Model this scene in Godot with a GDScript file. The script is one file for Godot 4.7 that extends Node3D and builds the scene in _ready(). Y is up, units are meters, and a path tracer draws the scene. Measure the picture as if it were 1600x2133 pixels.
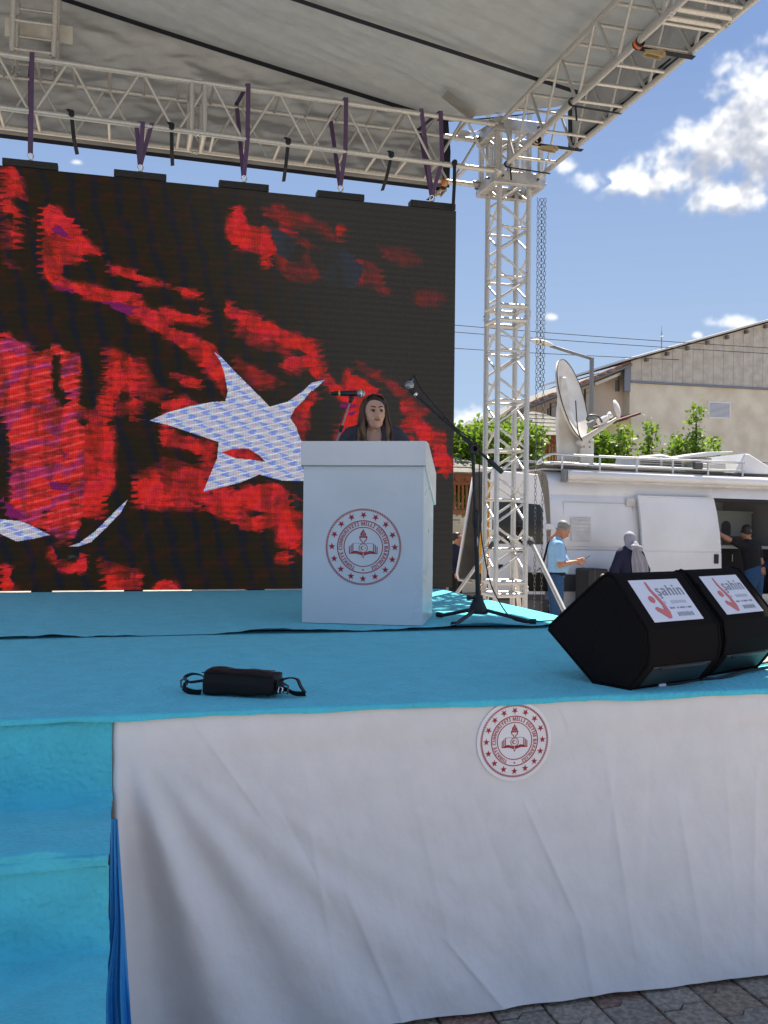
extends Node3D
# An open-air stage with a video wall, a lectern, truss roof, and a broadcast van behind. World x runs along the stage front, -z into the stage.

const S := 1.085          # height of the stage deck
const EXPO := 2.35
const SKY_TOP := 2.2     # the sky picture holds radiance up to this, so that clouds can be brighter than the blue
var rng := RandomNumberGenerator.new()
var taken := {}
var cache := {}
var M := {}

func _ready():
	rng.seed = 20240611
	make_camera_and_light()
	make_materials()
	make_ground()
	make_stage()
	make_roof_and_trusses()
	make_background()
	make_van()
	make_screen()
	make_lectern()
	make_microphones()
	make_monitors()
	make_small_things()
	make_people()

# ---------------------------------------------------------------- camera, sky, sun
func make_camera_and_light():
	var cam := Camera3D.new()
	cam.name = "camera"
	var a := deg_to_rad(15.2)
	var p := atan(17.3 / 2000.0)
	var r := 0.011
	var f0 := Vector3(sin(a), 0, -cos(a))
	var r0 := Vector3(cos(a), 0, sin(a))
	var f1 := f0 * cos(p) + Vector3.UP * sin(p)
	var u1 := Vector3.UP * cos(p) - f0 * sin(p)
	var rr := r0 * cos(r) + u1 * sin(r)
	var uu := u1 * cos(r) - r0 * sin(r)
	cam.fov = rad_to_deg(2.0 * atan(1066.5 / 2000.0))
	cam.far = 600.0
	cam.near = 0.05
	add_child(cam)
	cam.transform = Transform3D(Basis(rr, uu, -f1), Vector3(0, 1.72, 0))
	cam.current = true

	var sun := DirectionalLight3D.new()
	sun.name = "sun"
	sun.light_energy = 1.6
	sun.light_color = Color(1.0, 0.955, 0.885)
	sun.light_angular_distance = 0.53
	sun.shadow_enabled = true
	add_child(sun)
	var toward := Vector3(-0.334, -1.0, 0.47).normalized()
	sun.basis = Basis.looking_at(toward, Vector3(0, 0, -1))

	var env := Environment.new()
	env.background_mode = Environment.BG_SKY
	var sky := Sky.new()
	var sm := PanoramaSkyMaterial.new()
	sm.panorama = ImageTexture.create_from_image(sky_image())
	sky.sky_material = sm
	env.sky = sky
	env.background_energy_multiplier = SKY_TOP / EXPO
	env.tonemap_mode = Environment.TONE_MAPPER_LINEAR
	env.tonemap_exposure = EXPO
	env.sdfgi_enabled = true
	env.ssao_enabled = true
	env.ssil_enabled = true
	var we := WorldEnvironment.new()
	we.name = "world_environment"
	we.environment = env
	add_child(we)

func sky_color(el: float) -> Color:
	# linear, deep blue above, pale towards the horizon
	var t := clampf(el / 90.0, 0.0, 1.0)
	var low := Color(0.56, 0.73, 0.92)
	var mid := Color(0.250, 0.385, 0.705)
	var top := Color(0.25, 0.38, 0.70)
	if t < 0.29:
		return low.lerp(mid, pow(t / 0.29, 0.8))
	return mid.lerp(top, (t - 0.29) / 0.71)

func sky_image() -> Image:
	var w := 4096
	var h := 2048
	var img := Image.create(w, h, false, Image.FORMAT_RGB8)
	for j in h:
		var el := 90.0 - (j + 0.5) * 180.0 / h
		var c := Color(0.30, 0.29, 0.27) if el < 0 else sky_color(el)
		img.fill_rect(Rect2i(0, j, w, 1), Color(c.r / SKY_TOP, c.g / SKY_TOP, c.b / SKY_TOP).linear_to_srgb())
	var n1 := FastNoiseLite.new()
	n1.seed = 5
	n1.frequency = 1.0
	n1.fractal_octaves = 6
	n1.fractal_gain = 0.55
	# every cloud: lobes of azimuth, elevation, half width, half height in degrees
	var clouds := [
		[[29.6, 19.0, 2.6, 1.2], [31.7, 19.2, 2.3, 1.6], [33.9, 20.2, 2.4, 2.4], [36.2, 22.0, 2.6, 3.0], [37.6, 20.0, 3.2, 2.9], [34.6, 17.9, 2.4, 1.2], [39.6, 22.5, 3.2, 3.0], [41.5, 20.2, 3.0, 2.4]],
		[[27.0, 19.2, 1.0, 0.75], [25.7, 20.1, 0.8, 0.5]], 
		[[35.0, 11.2, 1.15, 0.55], [35.6, 11.05, 0.9, 0.4]], [[33.2, 10.6, 0.3, 0.2]], [[25.0, 11.9, 0.55, 0.3]],
		[[20.4, 6.0, 1.6, 0.85], [19.4, 5.6, 1.4, 0.8]], [[-2.8, 19.4, 0.38, 0.14]]]
	var rg := RandomNumberGenerator.new()
	rg.seed = 77
	for k in 64:                                   # more clouds of the same kind, added out of view to lift overhead light
		var az := rg.randf_range(48.0, 325.0)
		var el2 := rad_to_deg(asin(rg.randf_range(0.12, 0.95)))
		var wide := 1.0 / maxf(cos(deg_to_rad(el2)), 0.25)
		var lobes := []
		for q in rg.randi_range(3, 6):
			lobes.append([az + rg.randf_range(-5, 5) * wide, el2 + rg.randf_range(-1.6, 2.2), rg.randf_range(1.6, 4.2) * wide, rg.randf_range(1.2, 3.0)])
		clouds.append(lobes)
	for lobes in clouds:
		var big: bool = lobes.size() > 2
		var a0 := 999.0
		var a1 := -999.0
		var e0 := 999.0
		var e1 := -999.0
		for l in lobes:
			a0 = minf(a0, l[0] - l[2] * 2.0)
			a1 = maxf(a1, l[0] + l[2] * 2.0)
			e0 = minf(e0, l[1] - l[3] * 2.0)
			e1 = maxf(e1, l[1] + l[3] * 2.0)
		var x0 := int(floor(a0 / 360.0 * w))
		var x1 := int(ceil(a1 / 360.0 * w))
		var y0 := int((90.0 - e1) / 180.0 * h)
		var y1 := int((90.0 - e0) / 180.0 * h)
		for j in range(y0, y1):
			var el := 90.0 - (j + 0.5) * 180.0 / h
			for i in range(x0, x1):
				var az := (i + 0.5) / w * 360.0
				var d := cloud_at(lobes, n1, az, el)
				if d <= -0.22:
					continue
				var up := cloud_at(lobes, n1, az + 0.5, el + 1.0)
				var cover := pow(smoothstep(-0.22, 0.80, d), 1.6) * (1.0 if big else 0.72)
				var lit := clampf(1.12 - 0.80 * maxf(up, 0.0) - 0.16 * d + 0.40 * (d - up), 0.0, 1.0)
				var body := Color(0.56, 0.59, 0.68).lerp(Color(1.28, 1.28, 1.26), pow(lit, 1.5))
				var bg := sky_color(el)
				var mixed := bg.lerp(body, cover * 0.97)
				img.set_pixel(posmod(i, w), j, Color(mixed.r / SKY_TOP, mixed.g / SKY_TOP, mixed.b / SKY_TOP).linear_to_srgb())
	return img

func cloud_at(lobes: Array, n: FastNoiseLite, az: float, el: float) -> float:
	var d := -9.0
	for l in lobes:
		var dx: float = (az - l[0]) / l[2]
		var dy: float = (el - l[1]) / l[3]
		if dy < 0.0:
			dy *= 1.25
		d = maxf(d, 1.0 - sqrt(dx * dx + dy * dy))
	if d < -0.98:
		return -1.0
	return d * 1.15 + n.get_noise_2d(az * 0.36, el * 0.42) * 0.80 + n.get_noise_2d(az * 1.5 + 40.0, el * 1.7) * 0.30 + 0.03

# ---------------------------------------------------------------- nodes
func numbered(called: String) -> String:
	var k: int = taken.get(called, 0)
	taken[called] = k + 1
	return called if k == 0 else "%s_%03d" % [called, k]

func tag(o: Node, label: String, category: String, group := "", kind := ""):
	if label != "":
		o.set_meta("label", label)
	if category != "":
		o.set_meta("category", category)
	if group != "":
		o.set_meta("group", group)
	if kind != "":
		o.set_meta("kind", kind)

func thing(called: String, label: String, category: String, at := Vector3.ZERO, turn := 0.0, group := "") -> Node3D:
	var o := Node3D.new()
	o.name = numbered(called)
	add_child(o)
	o.position = at
	o.rotation.y = turn
	tag(o, label, category, group)
	return o

func part(called: String, mesh: Mesh, m: Material, parent: Node, at := Vector3.ZERO, b := Basis.IDENTITY) -> MeshInstance3D:
	var o := MeshInstance3D.new()
	o.name = called
	o.mesh = mesh
	o.material_override = m
	o.transform = Transform3D(b, at)
	parent.add_child(o, true)
	return o

func solo(called: String, mesh: Mesh, m: Material, label: String, category: String, at := Vector3.ZERO, b := Basis.IDENTITY, group := "", kind := "") -> MeshInstance3D:
	var o := MeshInstance3D.new()
	o.name = numbered(called)
	o.mesh = mesh
	o.material_override = m
	o.transform = Transform3D(b, at)
	add_child(o)
	tag(o, label, category, group, kind)
	return o

# ---------------------------------------------------------------- mesh helpers
func new_st() -> SurfaceTool:
	var st := SurfaceTool.new()
	st.begin(Mesh.PRIMITIVE_TRIANGLES)
	return st

func quad(st: SurfaceTool, a: Vector3, b: Vector3, c: Vector3, d: Vector3):
	# a b c d counter-clockwise seen from the front; Godot's front faces run clockwise
	for v in [a, c, b, a, d, c]:
		st.add_vertex(v)

func tri(st: SurfaceTool, a: Vector3, b: Vector3, c: Vector3):
	for v in [a, c, b]:
		st.add_vertex(v)

func done(st: SurfaceTool, smooth := false) -> ArrayMesh:
	if smooth:
		st.index()
	st.generate_normals()
	return st.commit()

func box(size: Vector3, bev := 0.006) -> ArrayMesh:
	var key := "box%s%s" % [size, bev]
	if cache.has(key):
		return cache[key]
	var st := new_st()
	st.set_smooth_group(-1)
	add_box(st, Vector3.ZERO, size, bev)
	cache[key] = done(st)
	return cache[key]

func add_box(st: SurfaceTool, c: Vector3, size: Vector3, bev := 0.004, bs := Basis.IDENTITY):
	var h := size * 0.5
	var b := minf(bev, minf(h.x, minf(h.y, h.z)) * 0.49)
	var P := func(x: float, y: float, z: float) -> Vector3: return c + bs * Vector3(x, y, z)
	for s in [-1.0, 1.0]:
		var i := Vector3(h.x - b, h.y - b, h.z - b)
		var q := [P.call(s * h.x, -i.y, i.z * s), P.call(s * h.x, -i.y, -i.z * s), P.call(s * h.x, i.y, -i.z * s), P.call(s * h.x, i.y, i.z * s)]
		quad(st, q[0], q[1], q[2], q[3])
		q = [P.call(-i.x * s, s * h.y, i.z), P.call(i.x * s, s * h.y, i.z), P.call(i.x * s, s * h.y, -i.z), P.call(-i.x * s, s * h.y, -i.z)]
		quad(st, q[0], q[1], q[2], q[3])
		q = [P.call(-i.x * s, -i.y, s * h.z), P.call(i.x * s, -i.y, s * h.z), P.call(i.x * s, i.y, s * h.z), P.call(-i.x * s, i.y, s * h.z)]
		quad(st, q[0], q[1], q[2], q[3])
	if b <= 0.0:
		return
	for sx in [-1.0, 1.0]:
		for sy in [-1.0, 1.0]:
			var f: bool = sx * sy > 0
			fix_quad(st, [P.call(sx * h.x, sy * (h.y - b), -(h.z - b)), P.call(sx * h.x, sy * (h.y - b), h.z - b), P.call(sx * (h.x - b), sy * h.y, h.z - b), P.call(sx * (h.x - b), sy * h.y, -(h.z - b))], f)
			fix_quad(st, [P.call(-(h.x - b), sx * h.y, sy * (h.z - b)), P.call(h.x - b, sx * h.y, sy * (h.z - b)), P.call(h.x - b, sx * (h.y - b), sy * h.z), P.call(-(h.x - b), sx * (h.y - b), sy * h.z)], not f)
			fix_quad(st, [P.call(sx * (h.x - b), -(h.y - b), sy * h.z), P.call(sx * (h.x - b), h.y - b, sy * h.z), P.call(sx * h.x, h.y - b, sy * (h.z - b)), P.call(sx * h.x, -(h.y - b), sy * (h.z - b))], not f)
			for sz in [-1.0, 1.0]:
				var t := [P.call(sx * h.x, sy * (h.y - b), sz * (h.z - b)), P.call(sx * (h.x - b), sy * h.y, sz * (h.z - b)), P.call(sx * (h.x - b), sy * (h.y - b), sz * h.z)]
				if sx * sy * sz > 0:
					tri(st, t[0], t[1], t[2])
				else:
					tri(st, t[0], t[2], t[1])

func fix_quad(st: SurfaceTool, q: Array, flip: bool):
	if flip:
		quad(st, q[3], q[2], q[1], q[0])
	else:
		quad(st, q[0], q[1], q[2], q[3])

func unit_cylinder(sides := 12) -> Mesh:
	var key := "cyl%d" % sides
	if not cache.has(key):
		var c := CylinderMesh.new()
		c.top_radius = 1.0
		c.bottom_radius = 1.0
		c.height = 1.0
		c.radial_segments = sides
		c.rings = 0
		cache[key] = c
	return cache[key]

func aim(d: Vector3) -> Basis:
	var y := d.normalized()
	var x := y.cross(Vector3(0, 0, 1) if absf(y.z) < 0.9 else Vector3(1, 0, 0)).normalized()
	return Basis(x, y, x.cross(y))

func rod(called: String, a: Vector3, b: Vector3, r: float, m: Material, parent: Node, sides := 12) -> MeshInstance3D:
	var bs := aim(b - a)
	bs = Basis(bs.x * r, bs.y * (b - a).length(), bs.z * r)
	return part(called, unit_cylinder(sides), m, parent, (a + b) * 0.5, bs)

func add_tube(st: SurfaceTool, pts: Array, radii, sides := 8, caps := true):
	var n := pts.size()
	var rings := []
	var prev := Vector3.ZERO
	for i in n:
		var t: Vector3
		if i == 0:
			t = pts[1] - pts[0]
		elif i == n - 1:
			t = pts[n - 1] - pts[n - 2]
		else:
			t = pts[i + 1] - pts[i - 1]
		t = t.normalized()
		var x: Vector3
		if prev == Vector3.ZERO:
			x = aim(t).x
		else:
			x = (prev - t * prev.dot(t)).normalized()
		prev = x
		var y := t.cross(x)
		var r: float = radii[i] if radii is Array else radii
		var ring := []
		for k in sides:
			var a := TAU * k / sides
			ring.append(pts[i] + (x * cos(a) + y * sin(a)) * r)
		rings.append(ring)
	for i in n - 1:
		for k in sides:
			var k2 := (k + 1) % sides
			quad(st, rings[i][k], rings[i][k2], rings[i + 1][k2], rings[i + 1][k])
	if caps:
		for k in sides:
			var k2 := (k + 1) % sides
			tri(st, pts[0], rings[0][k2], rings[0][k])
			tri(st, pts[n - 1], rings[n - 1][k], rings[n - 1][k2])

func tube(pts: Array, radii, sides := 8) -> ArrayMesh:
	var st := new_st()
	add_tube(st, pts, radii, sides)
	return done(st, true)

func curve(pts: Array, per := 8) -> Array:
	# Catmull-Rom through the points
	var out := []
	for i in pts.size() - 1:
		var p0: Vector3 = pts[maxi(i - 1, 0)]
		var p1: Vector3 = pts[i]
		var p2: Vector3 = pts[i + 1]
		var p3: Vector3 = pts[mini(i + 2, pts.size() - 1)]
		for k in per:
			var t := float(k) / per
			out.append(0.5 * ((2.0 * p1) + (p2 - p0) * t + (2.0 * p0 - 5.0 * p1 + 4.0 * p2 - p3) * t * t + (3.0 * p1 - p0 - 3.0 * p2 + p3) * t * t * t))
	out.append(pts[pts.size() - 1])
	return out

func add_lathe(st: SurfaceTool, prof: Array, sides := 20, xf := Transform3D.IDENTITY):
	for i in prof.size() - 1:
		for k in sides:
			var a := TAU * k / sides
			var b := TAU * (k + 1) / sides
			var p: Vector2 = prof[i]
			var q: Vector2 = prof[i + 1]
			quad(st, xf * Vector3(p.x * sin(a), p.y, p.x * cos(a)), xf * Vector3(p.x * sin(b), p.y, p.x * cos(b)), xf * Vector3(q.x * sin(b), q.y, q.x * cos(b)), xf * Vector3(q.x * sin(a), q.y, q.x * cos(a)))

func lathe(prof: Array, sides := 20, smooth := true) -> ArrayMesh:
	var st := new_st()
	if not smooth:
		st.set_smooth_group(-1)
	add_lathe(st, prof, sides)
	return done(st, smooth)

func prism(poly: PackedVector2Array, depth: float, bev := 0.0) -> ArrayMesh:
	# the outline in x, y, pushed along z from 0 to depth, edges chamfered by bev
	var st := new_st()
	st.set_smooth_group(-1)
	add_prism(st, poly, depth, bev)
	return done(st)

func add_prism(st: SurfaceTool, poly_in: PackedVector2Array, depth: float, bev := 0.0, xf := Transform3D.IDENTITY):
	var poly := poly_in
	if Geometry2D.is_polygon_clockwise(poly):
		poly = poly.duplicate()
		poly.reverse()
	var n := poly.size()
	var inner := PackedVector2Array()
	for i in n:
		var e0 := (poly[i] - poly[posmod(i - 1, n)]).normalized()
		var e1 := (poly[(i + 1) % n] - poly[i]).normalized()
		var n0 := Vector2(-e0.y, e0.x)
		var n1 := Vector2(-e1.y, e1.x)
		var m := (n0 + n1).normalized()
		inner.append(poly[i] + m * (bev / maxf(m.dot(n0), 0.4)))
	var tris := Geometry2D.triangulate_polygon(inner)
	var V := func(p: Vector2, z: float) -> Vector3: return xf * Vector3(p.x, p.y, z)
	for t in range(0, tris.size(), 3):
		var a := inner[tris[t]]
		var b := inner[tris[t + 1]]
		var c := inner[tris[t + 2]]
		if (b - a).cross(c - a) < 0:
			var s := b
			b = c
			c = s
		tri(st, V.call(a, depth), V.call(b, depth), V.call(c, depth))
		tri(st, V.call(a, 0.0), V.call(c, 0.0), V.call(b, 0.0))
	for i in n:
		var j := (i + 1) % n
		quad(st, V.call(poly[i], bev), V.call(poly[j], bev), V.call(poly[j], depth - bev), V.call(poly[i], depth - bev))
		if bev > 0.0:
			quad(st, V.call(poly[i], depth - bev), V.call(poly[j], depth - bev), V.call(inner[j], depth), V.call(inner[i], depth))
			quad(st, V.call(inner[i], 0.0), V.call(inner[j], 0.0), V.call(poly[j], bev), V.call(poly[i], bev))

func sheet(nu: int, nv: int, f: Callable) -> ArrayMesh:
	# a cloth: f(u, v) with u, v in 0..1
	var st := new_st()
	var g := []
	for j in nv + 1:
		for i in nu + 1:
			g.append(f.call(float(i) / nu, float(j) / nv))
	for v in g.size():
		st.set_uv(Vector2(float(v % (nu + 1)) / nu, float(v / (nu + 1)) / nv))
		st.add_vertex(g[v])
	for j in nv:
		for i in nu:
			var a := j * (nu + 1) + i
			var b := a + 1
			var c := a + nu + 2
			var d := a + nu + 1
			for k in [a, b, c, a, c, d]:
				st.add_index(k)
	st.generate_normals()
	return st.commit()

func ribbon(pts: Array, w: Vector3, th := 0.003) -> ArrayMesh:
	# a flat strap along pts, w = half width vector
	var st := new_st()
	st.set_smooth_group(-1)
	for i in pts.size() - 1:
		var t: Vector3 = (pts[i + 1] - pts[i]).normalized()
		var nn := t.cross(w).normalized() * th * 0.5
		var a: Vector3 = pts[i]
		var b: Vector3 = pts[i + 1]
		quad(st, a - w + nn, a + w + nn, b + w + nn, b - w + nn)
		quad(st, a + w - nn, a - w - nn, b - w - nn, b + w - nn)
		quad(st, a + w + nn, a + w - nn, b + w - nn, b + w + nn)
		quad(st, a - w - nn, a - w + nn, b - w + nn, b - w - nn)
	return done(st)

# ---------------------------------------------------------------- materials
func lin(r: float, g: float, b: float) -> Color:
	return Color(r, g, b).linear_to_srgb()

func mat(c: Color, rough := 0.7, metal := 0.0) -> StandardMaterial3D:
	# c in linear, real-world base colour
	var m := StandardMaterial3D.new()
	m.albedo_color = c.linear_to_srgb()
	m.roughness = rough
	m.metallic = metal
	return m

func noise_image(sd: int, freq: float, oct: int, size := 256, kind := FastNoiseLite.TYPE_SIMPLEX_SMOOTH) -> Image:
	var n := FastNoiseLite.new()
	n.seed = sd
	n.noise_type = kind
	n.frequency = freq
	n.fractal_octaves = oct
	var im := n.get_seamless_image(size, size)
	im.convert(Image.FORMAT_L8)
	return im

func tint_tex(sd: int, freq: float, oct: int, lo: float, hi: float, size := 256, warm := 0.0, stretch := 1) -> ImageTexture:
	# a multiplier texture, lo..hi (linear), for albedo
	var im := noise_image(sd, freq, oct, size)
	if stretch > 1:
		im.resize(size, size / stretch, Image.INTERPOLATE_BILINEAR)
		im.resize(size, size, Image.INTERPOLATE_CUBIC)
	var d := im.get_data()
	var out := PackedByteArray()
	out.resize(size * size * 3)
	var lut := []
	for k in 256:
		var v := lerpf(lo, hi, smoothstep(0.12, 0.88, k / 255.0))
		var c := Color(v, v * (1.0 - warm * (1.0 - k / 255.0) * 0.5), v * (1.0 - warm * (1.0 - k / 255.0))).linear_to_srgb()
		lut.append(Vector3i(int(c.r * 255), int(c.g * 255), int(c.b * 255)))
	for k in size * size:
		var q: Vector3i = lut[d[k]]
		out[k * 3] = q.x
		out[k * 3 + 1] = q.y
		out[k * 3 + 2] = q.z
	return ImageTexture.create_from_image(Image.create_from_data(size, size, false, Image.FORMAT_RGB8, out))

func two_scale_tex(s1: int, f1: float, o1: int, lo1: float, s2: int, f2: float, o2: int, lo2: float, size: int) -> ImageTexture:
	# fine pile or weave times broad wear
	var a := noise_image(s1, f1, o1, size).get_data()
	var b := noise_image(s2, f2, o2, size).get_data()
	var l1 := []
	var l2 := []
	for k in 256:
		l1.append(lerpf(lo1, 1.0, k / 255.0))
		l2.append(lerpf(lo2, 1.0, smoothstep(0.1, 0.9, k / 255.0)))
	var to8 := PackedByteArray()
	to8.resize(1025)
	for k in 1025:
		to8[k] = int(Color(k / 1024.0, 0, 0).linear_to_srgb().r * 255.0)
	var out := PackedByteArray()
	out.resize(size * size)
	for k in size * size:
		out[k] = to8[int(l1[a[k]] * l2[b[k]] * 1024.0)]
	return ImageTexture.create_from_image(Image.create_from_data(size, size, false, Image.FORMAT_L8, out))

func normal_tex(sd: int, freq: float, oct: int, strength: float, size := 256, sx := 1, sy := 1) -> ImageTexture:
	var im := noise_image(sd, freq, oct, size)
	if sx > 1 or sy > 1:
		im.resize(size / sx, size / sy, Image.INTERPOLATE_LANCZOS)
		im.resize(size, size, Image.INTERPOLATE_CUBIC)
	im.convert(Image.FORMAT_RGBA8)
	im.bump_map_to_normal_map(strength)
	return ImageTexture.create_from_image(im)

func dressed(c: Color, rough: float, metal: float, tex: Texture2D, nrm: Texture2D, per_metre: float, nscale := 1.0) -> StandardMaterial3D:
	var m := mat(c, rough, metal)
	if tex:
		m.albedo_texture = tex
	if nrm:
		m.normal_enabled = true
		m.normal_texture = nrm
		m.normal_scale = nscale
	m.uv1_triplanar = true
	m.uv1_world_triplanar = true
	m.uv1_scale = Vector3.ONE * per_metre
	return m

func make_materials():
	var fine := tint_tex(3, 0.05, 4, 0.82, 1.0, 256)
	var blotch := tint_tex(4, 0.012, 5, 0.78, 1.0, 256, 0.08)
	var soft := tint_tex(5, 0.008, 4, 0.90, 1.0, 256, 0.03)
	var weave := normal_tex(6, 0.16, 2, 2.2, 256)
	var crumple := normal_tex(7, 0.012, 5, 9.0, 512)
	var stainy := tint_tex(8, 0.011, 5, 0.62, 1.0, 512, 0.22)
	var pile := two_scale_tex(12, 0.30, 2, 0.80, 13, 0.006, 5, 0.88, 1024)
	var cloth := two_scale_tex(14, 0.22, 2, 0.93, 15, 0.007, 5, 0.95, 1024)
	var smudge := tint_tex(16, 0.012, 5, 0.35, 1.0, 512)
	var tarp := tint_tex(11, 0.02, 5, 0.91, 1.0, 512)
	var walls := tint_tex(10, 0.012, 4, 0.84, 1.0, 512, 0.12)
	var streaks := tint_tex(9, 0.03, 4, 0.80, 1.0, 256, 0.12)
	M.carpet = dressed(Color(0.095, 0.63, 0.755), 0.95, 0.0, pile, weave, 0.9, 0.8)
	M.carpet.rim_enabled = true
	M.carpet.rim = 0.55
	M.carpet.rim_tint = 0.3
	M.satin = dressed(Color(0.03, 0.32, 0.74), 0.42, 0.0, soft, crumple, 0.9, 0.35)
	M.skirt = dressed(Color(0.79, 0.775, 0.76), 0.82, 0.0, cloth, crumple, 0.8, 0.22)
	M.steel = dressed(Color(0.60, 0.59, 0.565), 0.48, 0.65, fine, null, 3.0)
	M.steel_plate = dressed(Color(0.56, 0.56, 0.55), 0.42, 0.7, blotch, null, 2.0)
	M.dark_steel = mat(Color(0.10, 0.10, 0.10), 0.45, 0.7)
	M.canopy = dressed(Color(0.285, 0.295, 0.30), 0.85, 0.0, tarp, crumple, 0.45, 0.5)
	M.canopy.backlight_enabled = true
	M.canopy.backlight = lin(0.20, 0.20, 0.195)
	M.patch = dressed(Color(0.27, 0.275, 0.27), 0.85, 0.0, blotch, crumple, 0.6, 0.4)
	M.liner = dressed(Color(0.62, 0.62, 0.58), 0.8, 0.0, blotch, crumple, 0.6, 0.4)
	M.webbing = mat(Color(0.008, 0.009, 0.018), 0.85)
	M.purple = dressed(Color(0.095, 0.055, 0.13), 0.8, 0.0, fine, weave, 6.0, 0.6)
	M.black = dressed(Color(0.012, 0.012, 0.014), 0.6, 0.0, fine, null, 2.0)
	M.black_gloss = mat(Color(0.01, 0.01, 0.012), 0.28)
	M.rubber = mat(Color(0.014, 0.014, 0.015), 0.75)
	M.leather = dressed(Color(0.007, 0.007, 0.008), 0.5, 0.0, fine, weave, 5.0, 0.5)
	M.monitor_cloth = dressed(Color(0.013, 0.0115, 0.012), 0.92, 0.0, fine, weave, 6.0, 0.5)
	M.leather.metallic_specular = 0.3
	M.monitor_cloth.metallic_specular = 0.15
	M.monitor_box = mat(Color(0.012, 0.016, 0.019), 0.5)
	M.paper = dressed(Color(0.78, 0.79, 0.84), 0.35, 0.0, soft, null, 1.0)
	M.ink_red = mat(Color(0.38, 0.010, 0.018), 0.6)
	M.ink_pink = mat(Color(0.62, 0.16, 0.15), 0.5)
	M.ink_grey = mat(Color(0.26, 0.27, 0.30), 0.6)
	M.ink_pale = mat(Color(0.50, 0.52, 0.57), 0.6)
	M.laminate = dressed(Color(0.66, 0.685, 0.715), 0.22, 0.0, soft, null, 0.8)
	M.laminate.roughness_texture = smudge
	M.laminate.roughness = 0.42
	M.laminate_cap = dressed(Color(0.68, 0.675, 0.68), 0.26, 0.0, soft, null, 0.9)
	M.white_card = mat(Color(0.80, 0.80, 0.81), 0.5)
	M.chrome = mat(Color(0.75, 0.75, 0.76), 0.12, 1.0)
	M.mesh_grille = dressed(Color(0.30, 0.31, 0.32), 0.35, 0.85, null, weave, 30.0, 1.2)
	M.gold = mat(Color(0.55, 0.42, 0.10), 0.4, 0.5)
	M.van = dressed(Color(0.74, 0.75, 0.755), 0.30, 0.0, soft, null, 0.5)
	M.van.clearcoat_enabled = true
	M.van.clearcoat = 0.5
	M.van_dirty = dressed(Color(0.66, 0.66, 0.65), 0.42, 0.0, blotch, null, 0.8)
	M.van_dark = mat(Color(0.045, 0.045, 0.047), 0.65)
	M.van_lining = mat(Color(0.20, 0.20, 0.205), 0.85)
	M.van_trim = dressed(Color(0.085, 0.085, 0.08), 0.7, 0.0, blotch, null, 1.0)
	M.van_glass = mat(Color(0.008, 0.011, 0.015), 0.06)
	M.rack_grey = mat(Color(0.27, 0.29, 0.27), 0.6)
	M.aluminium = mat(Color(0.62, 0.63, 0.64), 0.35, 0.8)
	M.dish = dressed(Color(0.70, 0.69, 0.645), 0.5, 0.0, blotch, null, 0.7)
	M.plaster = dressed(Color(0.72, 0.675, 0.55), 0.92, 0.0, walls, crumple, 0.16, 0.15)
	M.plaster_pink = dressed(Color(0.60, 0.50, 0.39), 0.92, 0.0, soft, crumple, 0.16, 0.15)
	M.plaster_yellow = dressed(Color(0.56, 0.49, 0.31), 0.92, 0.0, blotch, null, 0.2)
	M.cladding = dressed(Color(0.52, 0.495, 0.44), 0.55, 0.0, streaks, null, 0.35)
	M.roof_edge = mat(Color(0.55, 0.55, 0.54), 0.5, 0.2)
	M.flashing = mat(Color(0.20, 0.215, 0.25), 0.5, 0.3)
	M.roof_tile = dressed(Color(0.33, 0.20, 0.145), 0.85, 0.0, stainy, null, 0.6)
	M.maroon = mat(Color(0.09, 0.02, 0.025), 0.6)
	M.bracket = mat(Color(0.17, 0.165, 0.155), 0.6, 0.3)
	M.galv = dressed(Color(0.24, 0.25, 0.255), 0.55, 0.5, fine, null, 1.2)
	M.lamp_head = mat(Color(0.66, 0.65, 0.58), 0.5)
	M.wood = dressed(Color(0.22, 0.075, 0.028), 0.7, 0.0, streaks, null, 1.2)
	M.shingle = dressed(Color(0.20, 0.205, 0.19), 0.9, 0.0, stainy, null, 0.9)
	M.bark = dressed(Color(0.10, 0.075, 0.05), 0.95, 0.0, stainy, null, 2.0)
	M.ground = dressed(Color(0.42, 0.385, 0.34), 0.95, 0.0, stainy, null, 0.25)
	M.wall_white = dressed(Color(0.68, 0.64, 0.55), 0.9, 0.0, blotch, null, 0.4)
	M.wire = mat(Color(0.03, 0.03, 0.035), 0.7)
	M.yellow_cloth = dressed(Color(0.62, 0.30, 0.012), 0.55, 0.0, soft, crumple, 1.6, 0.6)
	M.orange = mat(Color(0.60, 0.14, 0.03), 0.6)
	M.amber = mat(Color(0.40, 0.31, 0.17), 0.5, 0.3)
	M.clear_bag = mat(Color(0.42, 0.47, 0.52), 0.3)
	M.blue_bag = mat(Color(0.02, 0.10, 0.22), 0.35)
	M.beige = mat(Color(0.52, 0.52, 0.48), 0.5)
	M.skin = dressed(Color(0.56, 0.335, 0.24), 0.52, 0.0, soft, null, 5.0)
	M.skin.subsurf_scatter_enabled = true
	M.skin.subsurf_scatter_strength = 0.15
	M.skin_tan = dressed(Color(0.42, 0.20, 0.12), 0.55, 0.0, soft, null, 5.0)
	M.hair_dark = mat(Color(0.012, 0.009, 0.008), 0.5)
	M.hair_grey = dressed(Color(0.22, 0.215, 0.205), 0.6, 0.0, fine, weave, 12.0, 1.0)
	M.lips = mat(Color(0.32, 0.075, 0.075), 0.45)
	M.eye_white = mat(Color(0.42, 0.38, 0.36), 0.35)
	M.iris = mat(Color(0.02, 0.012, 0.008), 0.15)
	M.blazer = dressed(Color(0.042, 0.044, 0.060), 0.85, 0.0, fine, weave, 8.0, 0.6)
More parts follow.
